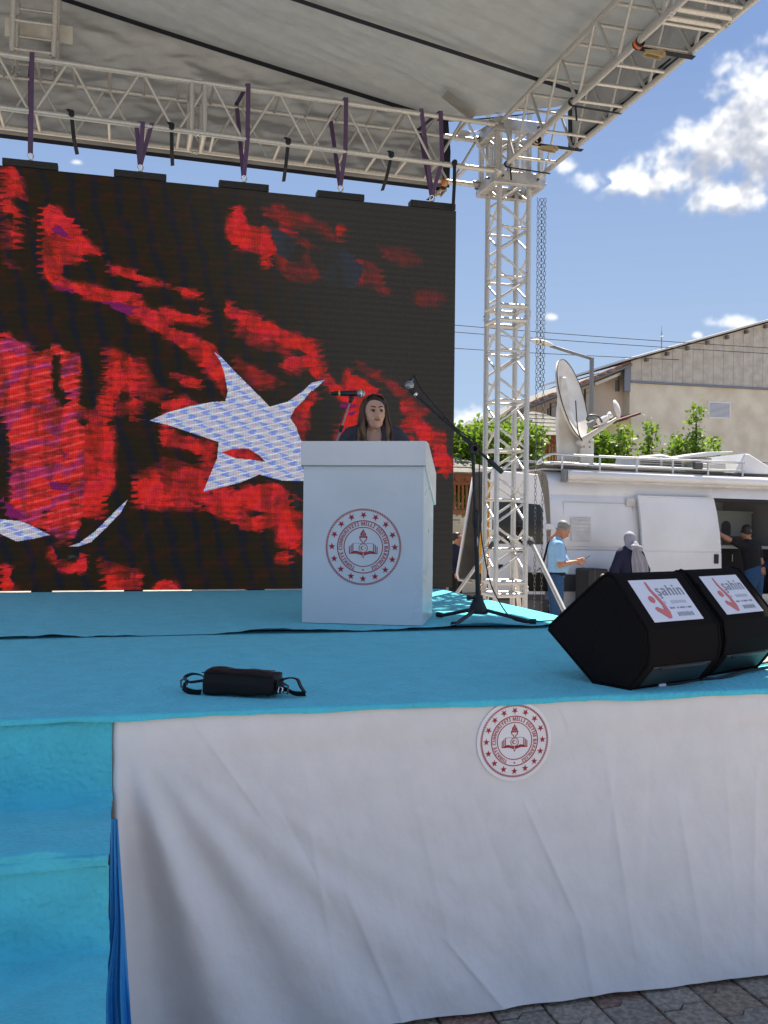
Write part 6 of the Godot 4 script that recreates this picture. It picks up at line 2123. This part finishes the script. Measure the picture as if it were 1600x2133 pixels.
func head_prims(female := false) -> Array:
	# head with chin at about y -0.115 and crown at +0.125, face to +z
	var j := 0.9 if female else 1.0
	return [
		[Vector3(0, 0.040, -0.018), Vector3(0, 0.038, -0.012), 0.080, 0.080, Vector3(0.95, 1.04, 1.13)],
		[Vector3(0, -0.012, 0.012), Vector3(0, -0.020, 0.016), 0.066, 0.065 * j, Vector3(1.06, 1.36, 1.05)],
		[Vector3(-0.018, -0.078, 0.034), Vector3(0.018, -0.078, 0.034), 0.032 * j, 0.032 * j],
		[Vector3(0, -0.097, 0.055), Vector3(0, -0.092, 0.058), 0.016 * j, 0.016 * j],
		[Vector3(-0.040, -0.020, 0.046), Vector3(-0.034, -0.036, 0.048), 0.022, 0.020],
		[Vector3(0.040, -0.020, 0.046), Vector3(0.034, -0.036, 0.048), 0.022, 0.020],
		[Vector3(-0.030, 0.038, 0.060), Vector3(0.030, 0.038, 0.060), 0.018, 0.018],
		[Vector3(0, 0.014, 0.080), Vector3(0, -0.024, 0.102), 0.0075, 0.0125],
		[Vector3(-0.014, -0.028, 0.088), Vector3(0.014, -0.028, 0.088), 0.0085, 0.0085],
		[Vector3(-0.017, -0.057, 0.072), Vector3(0.017, -0.057, 0.072), 0.0110, 0.0110],
		[Vector3(-0.074, 0.0, -0.012), Vector3(-0.074, -0.022, -0.008), 0.022, 0.014, Vector3(0.35, 1.0, 0.75)],
		[Vector3(0.074, 0.0, -0.012), Vector3(0.074, -0.022, -0.008), 0.022, 0.014, Vector3(0.35, 1.0, 0.75)],
		[Vector3(0, -0.05, -0.025), Vector3(0, -0.17, -0.045), 0.052 * j, 0.056 * j]]

func hand_prims(side: float, curl: float) -> Array:
	# palm at the origin, fingers along +y, back of the hand to +z, thumb on the x side given
	var out := [[Vector3(-0.022, 0.015, 0), Vector3(-0.026, 0.075, 0), 0.017, 0.014, Vector3(1, 1, 0.7)], [Vector3(0.0, 0.0, 0), Vector3(0.0, 0.08, 0), 0.024, 0.017, Vector3(1, 1, 0.65)], [Vector3(0.022, 0.015, 0), Vector3(0.024, 0.072, 0), 0.017, 0.014, Vector3(1, 1, 0.7)]]
	var lens := [0.068, 0.078, 0.074, 0.058]
	for f in 4:
		var p := Vector3(side * (0.030 - f * 0.0195), 0.082 - (0.006 if f == 0 else (0.010 if f == 3 else 0.0)), 0)
		var a := 0.0
		var L: float = lens[f]
		for s in 3:
			a += curl * [0.7, 1.0, 0.7][s]
			var q: Vector3 = p + Vector3(0, cos(a), -sin(a)) * L * [0.45, 0.31, 0.24][s]
			out.append([p, q, 0.0088 - s * 0.0007, 0.0082 - s * 0.0008])
			p = q
	var t0 := Vector3(side * 0.030, 0.018, -0.006)
	var t1 := t0 + Vector3(side * 0.026, 0.032, -0.014)
	var t2 := t1 + Vector3(side * 0.004, 0.032, -0.012)
	out.append([t0, t1, 0.013, 0.0105])
	out.append([t1, t2, 0.0105, 0.0088])
	return out

func person(label: String, at: Vector3, turn: float, f: Dictionary) -> Node3D:
	var o := thing("person", label, "person", at, turn, "people")
	var s: float = f.h / 1.75
	var cell: float = f.get("cell", 0.018)
	var lean: float = f.get("lean", 0.0)
	var hip := Vector3(0, 0.93, 0)
	var up := Transform3D(Basis(Vector3(1, 0, 0), lean), hip) * Transform3D(Basis.IDENTITY, -hip)
	var fem: bool = f.get("female", false)
	var wd: float = f.get("build", 0.90 if fem else 1.0)
	var flat := Vector3(1.0, 1.0, 0.68)
	var torso := [
		[up * Vector3(0, 0.98, 0), up * Vector3(0, 1.10, 0.005), 0.155 * (1.06 if fem else 1.0), 0.145 * wd, flat],
		[up * Vector3(0, 1.10, 0.005), up * Vector3(0, 1.30, 0.0), 0.145 * wd, 0.165 * wd, Vector3(1.0, 1.0, 0.70)],
		[up * Vector3(-0.10 * wd, 1.39, -0.005), up * Vector3(0.10 * wd, 1.39, -0.005), 0.085, 0.085, Vector3(1, 1, 0.9)],
		[up * Vector3(-0.06, 1.46, -0.015), up * Vector3(0.06, 1.46, -0.015), 0.05, 0.05]]
	if f.has("belly"):
		torso.append([up * Vector3(0, 1.08, 0.05), up * Vector3(0, 1.16, 0.05), 0.12, 0.12])
	if fem:
		torso.append([up * Vector3(-0.075, 1.30, 0.075), up * Vector3(0.075, 1.30, 0.075), 0.062, 0.062])
	var hd := Transform3D(Basis.from_euler(Vector3(f.get("nod", 0.0), f.get("look", 0.0), f.get("tilt", 0.0))), up * Vector3(0, 1.62, 0.025) + f.get("head_shift", Vector3.ZERO))
	var neck := [[up * Vector3(0, 1.44, -0.015), hd * Vector3(0, -0.06, -0.02), 0.060 * wd, 0.052 * wd]]
	var legs := []
	for k in 2:
		var sd := -1.0 if k == 0 else 1.0
		var fx: float = f.get("stance", 0.10)
		legs.append([Vector3(sd * 0.085, 0.93, 0), Vector3(sd * fx, 0.50, 0.02), 0.092, 0.062])
		legs.append([Vector3(sd * fx, 0.50, 0.02), Vector3(sd * fx, 0.09, -0.02), 0.060, 0.040])
		legs.append([Vector3(sd * fx, 0.05, -0.03), Vector3(sd * (fx + 0.02), 0.035, 0.14), 0.042, 0.034])
	var arms := []
	var upper := []
	var lower := []
	var hands := []
	for k in 2:
		var sd := -1.0 if k == 0 else 1.0
		var sh: Vector3 = up * Vector3(sd * 0.185 * wd, 1.40, -0.005)
		var el: Vector3 = f.arms[k][0]
		var wr: Vector3 = f.arms[k][1]
		upper.append([sh, el, 0.054 * wd, 0.043 * wd])
		lower.append([el, wr, 0.041 * wd, 0.028 * wd])
		var hdir: Vector3 = f.arms[k][2] if f.arms[k].size() > 2 else (wr - el).normalized()
		var pn: Vector3 = f.arms[k][3] if f.arms[k].size() > 3 else Vector3(sd, 0, 0)
		var z := (pn - hdir * pn.dot(hdir)).normalized()
		var hb := Basis(hdir.cross(z), hdir, z)
		hands.append_array(moved(hand_prims(f.arms[k][4] if f.arms[k].size() > 4 else -sd, f.get("curl", 0.45)), Transform3D(hb, wr + hdir * 0.02)))
	arms.append_array(upper)
	arms.append_array(lower)
	# one continuous skin
	var body: Array = []
	body.append_array(torso)
	body.append_array(neck)
	body.append_array(legs)
	body.append_array(arms)
	var st := new_st()
	var shrink := []
	for p in body:
		var q: Array = p.duplicate()
		if not (p in lower or p in neck):
			q[2] *= 0.94
			q[3] *= 0.94
		shrink.append(q)
	field_mesh(moved(shrink, Transform3D.IDENTITY, s), cell, 0.010, st)
	if f.get("head", true):
		field_mesh(moved(moved(head_prims(fem), hd, f.get("head_scale", 1.0)), Transform3D.IDENTITY, s), f.get("head_cell", 0.007), 0.0075, st, [] if f.get("head_cell", 0.007) > 0.006 else [[s * (hd * (Vector3(-0.031, 0.010, 0.097) * f.get("head_scale", 1.0))), 0.016 * s, Vector3(1.25, 0.8, 1)], [s * (hd * (Vector3(0.031, 0.010, 0.097) * f.get("head_scale", 1.0))), 0.016 * s, Vector3(1.25, 0.8, 1)]])
	field_mesh(moved(hands, Transform3D.IDENTITY, s), 0.0055, 0.004, st)
	part("body", done(st, true), f.skin, o)
	# clothes
	var ease: float = f.get("ease", 0.014)
	var top := []
	for p in torso:
		top.append([p[0], p[1], p[2] + ease, p[3] + ease, p[4] if p.size() > 4 else Vector3.ONE])
	for k in 2:
		var u: Array = upper[k]
		var sl: float = f.get("sleeve", 1.0)
		if sl <= 1.0:
			top.append([u[0], u[0].lerp(u[1], 0.72 * sl), u[2] + ease * 0.9, lerpf(u[2], u[3], 0.72) + ease * 1.15])
		else:
			top.append([u[0], u[1], u[2] + ease * 0.8, u[3] + ease])
			var l: Array = lower[k]
			top.append([l[0], l[0].lerp(l[1], 0.93), l[2] + ease, l[3] + ease * 0.8])
	if f.has("hem"):
		top.append([Vector3(0, f.hem + 0.12, 0), Vector3(0, 1.0, 0), 0.165, 0.155, flat])
	var cuts := []
	for c in f.get("cut", []):
		cuts.append([c[0] * s, c[1] * s, c[2]])
	part(f.get("top_name", "shirt"), fleshed(moved(top, Transform3D.IDENTITY, s), f.get("top_cell", cell * 0.85), 0.010, cuts), f.top, o)
	var bot := []
	for k in legs.size():
		var p: Array = legs[k]
		if k % 3 < 2:
			bot.append([p[0], p[1], p[2] + 0.014, p[3] + 0.018])
	bot.append([Vector3(0, 0.92, 0), Vector3(0, 0.99, 0), 0.158 * (1.05 if fem else 1.0), 0.155, flat])
	if f.get("skirt", false):
		bot.append([Vector3(0, 0.90, 0), Vector3(0, 0.25, 0), 0.17, 0.20, Vector3(1, 1, 0.8)])
	part("skirt" if f.get("skirt", false) else "trousers", fleshed(moved(bot, Transform3D.IDENTITY, s), cell, 0.012), f.bottom, o)
	for k in 2:
		var sd := -1.0 if k == 0 else 1.0
		var fx: float = f.get("stance", 0.10)
		part("shoe", fleshed(moved([[Vector3(sd * fx, 0.05, -0.04), Vector3(sd * (fx + 0.02), 0.04, 0.15), 0.050, 0.040, Vector3(1, 0.9, 1)]], Transform3D.IDENTITY, s), 0.014, 0.01), M.black, o)
	o.set_meta("head_frame", Transform3D(hd.basis, hd.origin * s))
	return o

func face(o: Node3D, s: float, detail := true):
	var hd: Transform3D = o.get_meta("head_frame")
	o.remove_meta("head_frame")
	if not detail:
		return
	for sd in [-1.0, 1.0]:
		var e: Vector3 = hd * (Vector3(sd * 0.031, 0.008, 0.0740) * s)
		part("eye", lathe([Vector2(0, -0.0115), Vector2(0.008, -0.008), Vector2(0.0115, 0), Vector2(0.008, 0.008), Vector2(0, 0.0115)], 16), M.eye_white, o, e, Basis(hd.basis.x * 1.25 * s, hd.basis.y * 0.75 * s, hd.basis.z * s))
		part("iris", lathe([Vector2(0, 0.004), Vector2(0.0055, 0.0028), Vector2(0.0078, 0)], 14), M.iris, o, e + hd.basis * (Vector3(sd * 0.0 + 0.003, -0.001, 0.0102) * s), hd.basis * Basis(Vector3(1, 0, 0), PI / 2))
		var b := []
		for k in 6:
			var t := k / 5.0
			b.append(hd * (Vector3(sd * (0.012 + 0.037 * t), 0.0330 + 0.007 * sin(t * 2.5), 0.0910 - 0.017 * t * t) * s))
		part("eyebrow", tube(b, [0.0028, 0.0038, 0.0038, 0.0032, 0.0024, 0.0012], 6), M.hair_dark, o)
		var l := []
		for k in 6:
			var t := k / 5.0
			l.append(hd * (Vector3(sd * (0.017 + 0.029 * t), 0.009 + 0.0085 * sin(PI * (0.12 + 0.8 * t)), 0.0865 - 0.008 * t * t) * s))
		part("eyelash", tube(l, 0.0026, 5), M.hair_dark, o)
	var lip := []
	for k in 9:
		var t := k / 8.0 * 2.0 - 1.0
		lip.append(hd * (Vector3(t * 0.024, -0.0565 + 0.0015 * absf(t), 0.0895 - 0.007 * t * t) * s))
	part("lips", tube(lip, [0.0015, 0.0045, 0.006, 0.0062, 0.0056, 0.0062, 0.006, 0.0045, 0.0015], 7), M.lips, o)

func make_people():
	speaker_at_lectern()
	man_with_phone()
	woman_with_scarf()
	others()

func speaker_at_lectern():
	var at := Vector3(1.685, S + 0.009, -6.50)
	var f := {"h": 1.52, "female": true, "head_scale": 1.1, "build": 1.0, "head_shift": Vector3(0, -0.045, 0.015), "lean": 0.10, "nod": -0.02, "look": 0.22, "tilt": 0.03, "head_cell": 0.0045, "skin": M.skin, "top": M.blazer, "bottom": M.navy, "sleeve": 2.0, "top_name": "blazer", "cut": [[Vector3(0, 1.42, 0.145), 0.075, Vector3(0.85, 1.9, 1.0)], [Vector3(0, 1.53, 0.03), 0.062, Vector3(1.15, 1.0, 1.2)]], "top_cell": 0.010, "cell": 0.013, "ease": 0.016,
		"arms": [[Vector3(-0.33, 1.20, 0.05), Vector3(-0.20, 1.10, 0.32), Vector3(0.5, -0.1, 0.8), Vector3(0, 1, 0)], [Vector3(0.34, 1.20, 0.05), Vector3(0.20, 1.10, 0.32), Vector3(-0.5, -0.1, 0.8), Vector3(0, 1, 0)]]}
	var o := person("woman with long brown hair and dark blazer behind the lectern", at, deg_to_rad(-13.0), f)
	var hd: Transform3D = o.get_meta("head_frame")
	var s := 1.52 / 1.75
	face(o, s * 1.1)
	# hair: cap, parted curtains and lighter ends
	var hp := [
		[Vector3(0, 0.054, -0.030), Vector3(0, 0.054, -0.024), 0.087, 0.087, Vector3(0.94, 0.98, 1.06)],
		[Vector3(-0.012, 0.120, 0.020), Vector3(-0.066, 0.075, 0.026), 0.013, 0.014], [Vector3(0.0, 0.120, 0.020), Vector3(0.064, 0.080, 0.026), 0.013, 0.014],
		[Vector3(-0.068, 0.075, 0.024), Vector3(-0.085, -0.02, 0.012), 0.013, 0.016], [Vector3(0.066, 0.080, 0.024), Vector3(0.083, -0.02, 0.010), 0.013, 0.015],
		[Vector3(-0.085, -0.02, 0.012), Vector3(-0.098, -0.12, 0.024), 0.016, 0.021], [Vector3(0.083, -0.02, 0.010), Vector3(0.092, -0.12, 0.022), 0.015, 0.020],
		[Vector3(-0.098, -0.12, 0.024), Vector3(-0.088, -0.225, 0.070), 0.021, 0.011], [Vector3(0.092, -0.12, 0.022), Vector3(0.080, -0.215, 0.068), 0.020, 0.010],
		[Vector3(-0.108, -0.12, 0.0), Vector3(-0.130, -0.225, 0.035), 0.019, 0.010], [Vector3(0.10, -0.12, 0.0), Vector3(0.118, -0.20, 0.02), 0.018, 0.010],
		[Vector3(-0.062, -0.02, -0.055), Vector3(-0.075, -0.19, -0.05), 0.038, 0.030], [Vector3(0.062, -0.02, -0.055), Vector3(0.075, -0.19, -0.05), 0.038, 0.030], [Vector3(0, -0.02, -0.085), Vector3(0, -0.20, -0.08), 0.050, 0.04]]
	var st := new_st()
	field_mesh(moved(hp, Transform3D.IDENTITY, s * 1.1), 0.0055, 0.005, st)
	var raw := done(st, true)
	# dye: dark at the roots, honey in the lengths, with strands
	var mdt := MeshDataTool.new()
	mdt.create_from_surface(raw, 0)
	var nz := FastNoiseLite.new()
	nz.seed = 3
	nz.frequency = 1.0
	for i in mdt.get_vertex_count():
		var v := mdt.get_vertex(i) / (s * 1.1)
		var strand := nz.get_noise_3d(v.x * 120.0, v.y * 6.0, v.z * 120.0)
		var t := clampf(smoothstep(0.03, -0.14, v.y) * 0.9 + strand * 0.35, 0.0, 1.0)
		mdt.set_vertex_color(i, Color(0.016, 0.011, 0.009).lerp(Color(0.17, 0.095, 0.045), t))
	var hm := ArrayMesh.new()
	mdt.commit_to_surface(hm)
	var m := mat(Color(1, 1, 1), 0.42)
	m.vertex_color_use_as_albedo = true
	part("hair", hm, m, o, hd.origin, hd.basis)
	# loose strands over the hair
	st = new_st()
	var rg := RandomNumberGenerator.new()
	rg.seed = 21
	var k11 := s * 1.1
	for q in 150:
		var sd := -1.0 if q % 2 == 0 else 1.0
		var z0 := lerpf(-0.085, 0.034, pow(rg.randf(), 0.7))
		var fr := smoothstep(-0.03, 0.03, z0)
		var jx := rg.randf_range(-0.006, 0.010)
		var ln := rg.randf_range(-0.245, -0.185)
		var pts := curve([Vector3(-0.008 + sd * 0.004, 0.140 - absf(z0) * 0.12, z0 * 0.9), Vector3(sd * 0.052, 0.118, z0 + 0.004), Vector3(sd * (0.083 + jx * 0.3), 0.055, z0 + 0.004), Vector3(sd * (0.096 + jx), -0.04, z0 * 0.9 + 0.002), Vector3(sd * (0.108 + jx * 1.6), -0.13, z0 * 0.8 + 0.018), Vector3(sd * (lerpf(0.128, 0.086, fr) + jx * 2.5), ln, lerpf(-0.06, 0.085, fr))], 5)
		var rad := []
		var warm := rg.randf()
		for p in pts.size():
			pts[p] = pts[p] * k11
			rad.append(lerpf(0.0034, 0.0012, float(p) / pts.size()) * rg.randf_range(0.9, 1.1))
		st.set_color(Color(0.020, 0.012, 0.009).lerp(Color(0.15, 0.080, 0.038), warm))
		add_tube(st, pts, rad, 4)
	part("hair_strands", done(st, true), m, o, hd.origin, hd.basis)
	# lapels
	var ch := Basis(Vector3(1, 0, 0), 0.10)
	for sd in [-1.0, 1.0]:
		part("lapel", prism(V2([0.006, 0.0, 0.050, 0.03, 0.085, 0.15, 0.070, 0.20, 0.050, 0.21, 0.045, 0.12]), 0.005, 0.001), M.blazer, o, Vector3(0, 1.03, 0.122), ch * Basis(Vector3(1, 0, 0), -0.34) * Basis(Vector3(sd, 0, 0), Vector3.UP, Vector3(0, 0, 1)))

func man_with_phone():
	var s := 1.74 / 1.75
	var f := {"h": 1.74, "lean": 0.04, "nod": 0.62, "look": 0.0, "head_shift": Vector3(0, -0.01, 0.05), "belly": true, "skin": M.skin_tan, "top": M.polo, "bottom": M.jeans, "sleeve": 0.95, "top_name": "polo_shirt", "cell": 0.016, "head_cell": 0.006, "curl": 0.6, "ease": 0.018,
		"arms": [[Vector3(-0.24, 1.13, 0.02), Vector3(-0.10, 1.17, 0.28), Vector3(0.25, 0.2, 1.0), Vector3(-1, 0.2, 0)], [Vector3(0.25, 1.13, 0.03), Vector3(0.10, 1.16, 0.29), Vector3(-0.2, 0.25, 1.0), Vector3(1, 0.2, 0)]]}
	var o := person("man in light blue polo shirt and jeans looking at his phone", Vector3(5.97, 0, -12.6), deg_to_rad(76.0), f)
	var hd: Transform3D = o.get_meta("head_frame")
	face(o, s)
	short_hair(o, hd, s, M.hair_grey)
	part("collar", tube(curve([Vector3(-0.065, 1.43, 0.085), Vector3(-0.085, 1.475, 0.01), Vector3(0.0, 1.50, -0.045), Vector3(0.085, 1.475, 0.01), Vector3(0.065, 1.43, 0.085)], 5), [0.012, 0.014, 0.015, 0.016, 0.016, 0.017, 0.018, 0.018, 0.018, 0.018, 0.019, 0.018, 0.018, 0.018, 0.017, 0.016, 0.016, 0.015, 0.014, 0.013, 0.012], 8), M.polo, o)
	part("belt", lathe([Vector2(0.170, -0.022), Vector2(0.178, -0.022), Vector2(0.178, 0.022), Vector2(0.170, 0.022)], 32, false), M.leather, o, Vector3(0, 0.985, 0.01), Basis(Vector3(1, 0, 0), Vector3(0, 1, 0), Vector3(0, 0, 0.78)))
	part("belt_pouch", box(Vector3(0.05, 0.085, 0.12), 0.012), M.leather, o, Vector3(0.165, 0.97, 0.07))
	# phone and shoulder bag are things of their own
	var ph := thing("mobile_phone", "small dark mobile phone in the man's hands", "phone", o.transform * Vector3(0.0, 1.20, 0.43), deg_to_rad(76.0))
	part("phone_body", box(Vector3(0.075, 0.155, 0.009), 0.004), M.black_gloss, ph, Vector3.ZERO, Basis(Vector3(1, 0, 0), 0.95))
	part("phone_rim", box(Vector3(0.077, 0.157, 0.004), 0.002), M.aluminium, ph, Vector3.ZERO, Basis(Vector3(1, 0, 0), 0.95))
	var bg := thing("shoulder_bag", "black leather shoulder bag hanging behind the man's hip", "bag", o.transform * Vector3(0.16, 0.72, -0.24), deg_to_rad(76.0))
	part("bag_body", box(Vector3(0.11, 0.27, 0.36), 0.03), M.leather, bg, Vector3(0, 0.135, 0))
	part("flap", box(Vector3(0.02, 0.17, 0.35), 0.008), M.leather, bg, Vector3(0.058, 0.18, 0))
	part("clasp", box(Vector3(0.01, 0.05, 0.025), 0.003), M.aluminium, bg, Vector3(0.071, 0.16, -0.05))
	part("clasp", box(Vector3(0.01, 0.05, 0.025), 0.003), M.aluminium, bg, Vector3(0.071, 0.16, 0.08))
	part("strap", ribbon(curve([Vector3(0.0, 0.25, -0.10), Vector3(0.0, 0.34, 0.06), Vector3(-0.02, 0.55, 0.125), Vector3(-0.07, 0.70, 0.155), Vector3(-0.11, 0.755, 0.22)], 6), Vector3(0.004, 0.006, 0.018), 0.004), M.webbing, bg)
	part("strap", ribbon(curve([Vector3(0.02, 0.24, 0.16), Vector3(0.07, 0.33, 0.27), Vector3(0.05, 0.46, 0.39), Vector3(-0.05, 0.62, 0.395), Vector3(-0.10, 0.75, 0.29)], 6), Vector3(0.0, 0.004, 0.02), 0.004), M.webbing, bg)

func short_hair(o: Node3D, hd: Transform3D, s: float, m: Material):
	var hp := [[Vector3(0, 0.062, -0.034), Vector3(0, 0.060, -0.028), 0.082, 0.082, Vector3(0.97, 0.98, 1.10)], [Vector3(-0.02, 0.112, 0.030), Vector3(0.02, 0.112, 0.030), 0.018, 0.018], [Vector3(-0.070, 0.03, 0.0), Vector3(-0.068, 0.0, -0.06), 0.020, 0.020], [Vector3(0.070, 0.03, 0.0), Vector3(0.068, 0.0, -0.06), 0.020, 0.020], [Vector3(-0.035, -0.015, -0.078), Vector3(0.035, -0.015, -0.078), 0.024, 0.024], [Vector3(-0.073, 0.035, 0.022), Vector3(-0.073, 0.0, 0.020), 0.010, 0.008], [Vector3(0.073, 0.035, 0.022), Vector3(0.073, 0.0, 0.020), 0.010, 0.008]]
	part("hair", fleshed(moved(hp, Transform3D.IDENTITY, s), 0.007, 0.006), m, o, hd.origin, hd.basis)

func woman_with_scarf():
	var s := 1.58 / 1.75
	var f := {"h": 1.58, "female": true, "lean": 0.02, "nod": 0.1, "skin": M.skin, "top": M.navy, "bottom": M.navy, "sleeve": 2.0, "top_name": "jacket", "hem": 0.72, "skirt": true, "cell": 0.018, "ease": 0.03,
		"arms": [[Vector3(-0.26, 1.14, -0.03), Vector3(-0.24, 0.92, 0.06)], [Vector3(0.27, 1.13, 0.0), Vector3(0.25, 1.02, 0.22)]]}
	var o := person("woman in grey headscarf and navy jacket seen from behind by the van", Vector3(7.24, 0, -12.75), deg_to_rad(172.0), f)
	var hd: Transform3D = o.get_meta("head_frame")
	face(o, s, true)
	var sp := [[Vector3(0, 0.045, -0.022), Vector3(0, 0.04, -0.02), 0.098, 0.098, Vector3(0.94, 1.04, 1.08)], [Vector3(0, -0.02, -0.03), Vector3(0, -0.13, -0.04), 0.085, 0.078], [Vector3(-0.05, -0.15, -0.03), Vector3(0.05, -0.15, -0.03), 0.07, 0.07]]
	part("headscarf", fleshed(moved(sp, Transform3D.IDENTITY, s), 0.009, 0.010, [[Vector3(0, -0.01, 0.105) * s, 0.06 * s, Vector3(0.95, 1.3, 0.9)]]), M.scarf, o, hd.origin, hd.basis)
	part("scarf_tail", sheet(40, 40, func(u: float, v: float) -> Vector3:
		var x := lerpf(-0.15, 0.04, u) * lerpf(0.55, 1.25, smoothstep(0.0, 0.5, v)) - 0.05 * v
		var z := -0.155 - 0.02 * sin(u * 17.0 + v * 2.0) * (0.5 + v) - 0.025 * sin(PI * u) + 0.03 * v
		return Vector3(x, 1.36 - 0.46 * v + 0.02 * sin(u * 9.0), z)), M.scarf, o)
	part("scarf_knot", fleshed([[Vector3(-0.10, 1.345, -0.13), Vector3(0.02, 1.365, -0.13), 0.045, 0.04], [Vector3(-0.04, 1.36, -0.10), Vector3(-0.04, 1.40, -0.08), 0.06, 0.055]], 0.011, 0.012), M.scarf, o)

func others():
	# man reaching into the van
	var s := 1.72 / 1.75
	var f := {"h": 1.72, "lean": 0.20, "nod": 0.25, "look": -0.5, "skin": M.skin_tan, "top": M.tshirt, "bottom": M.jeans, "sleeve": 0.8, "top_name": "t_shirt", "cell": 0.019, "head_cell": 0.008,
		"arms": [[Vector3(-0.24, 1.12, 0.05), Vector3(-0.26, 0.95, 0.22)], [Vector3(0.42, 1.52, 0.22), Vector3(0.62, 1.66, 0.33)]]}
	var o := person("man in black t-shirt reaching his arm into the open van", Vector3(9.86, 0, -13.42), deg_to_rad(196.0), f)
	var hd: Transform3D = o.get_meta("head_frame")
	face(o, s, false)
	short_hair(o, hd, s, M.hair_dark)
	# bystander with the lanyard, cut by the picture edge
	f = {"h": 1.78, "lean": 0.0, "look": 0.6, "skin": M.skin_tan, "top": M.navy, "bottom": M.tshirt, "sleeve": 2.0, "top_name": "jacket", "cell": 0.02, "head_cell": 0.008,
		"arms": [[Vector3(-0.24, 1.13, 0.0), Vector3(-0.18, 1.02, 0.22)], [Vector3(0.25, 1.13, 0.02), Vector3(0.22, 0.95, 0.12)]]}
	o = person("person in dark jacket wearing a lanyard badge at the picture edge", Vector3(9.98, 0, -12.85), deg_to_rad(-75.0), f)
	hd = o.get_meta("head_frame")
	face(o, 1.78 / 1.75, false)
	short_hair(o, hd, 1.78 / 1.75, M.hair_dark)
	var bd := thing("badge", "white card badge on a blue lanyard at the picture edge", "badge", o.transform * Vector3(0.0, 1.03, 0.205), deg_to_rad(-55.0))
	part("card", box(Vector3(0.10, 0.14, 0.004), 0.001), M.paper, bd, Vector3(0, 0.07, 0))
	part("card", box(Vector3(0.09, 0.13, 0.004), 0.001), M.white_card, bd, Vector3(-0.03, 0.05, 0.008), Basis(Vector3(0, 0, 1), 0.08))
	part("lanyard", ribbon([Vector3(0, 0.14, 0.0), Vector3(0.03, 0.38, -0.03)], Vector3(0.008, 0, 0.0), 0.003), M.satin, bd)
	part("lanyard", ribbon([Vector3(0, 0.14, 0.0), Vector3(-0.05, 0.38, -0.05)], Vector3(0.008, 0, 0.0), 0.003), M.satin, bd)
	# far bystander beside the screen edge
	f = {"h": 1.52, "lean": 0.05, "look": 0.3, "skin": M.skin_tan, "top": M.navy, "bottom": M.tshirt, "sleeve": 2.0, "top_name": "jacket", "cell": 0.02, "head_cell": 0.009,
		"arms": [[Vector3(-0.24, 1.13, 0.0), Vector3(-0.20, 0.95, 0.12)], [Vector3(0.25, 1.13, 0.02), Vector3(0.22, 0.95, 0.12)]]}
	o = person("dark-haired person in navy jacket half hidden behind the screen edge", Vector3(5.62, 0, -15.9), deg_to_rad(40.0), f)
	hd = o.get_meta("head_frame")
	face(o, 1.52 / 1.75, false)
	short_hair(o, hd, 1.52 / 1.75, M.hair_dark)
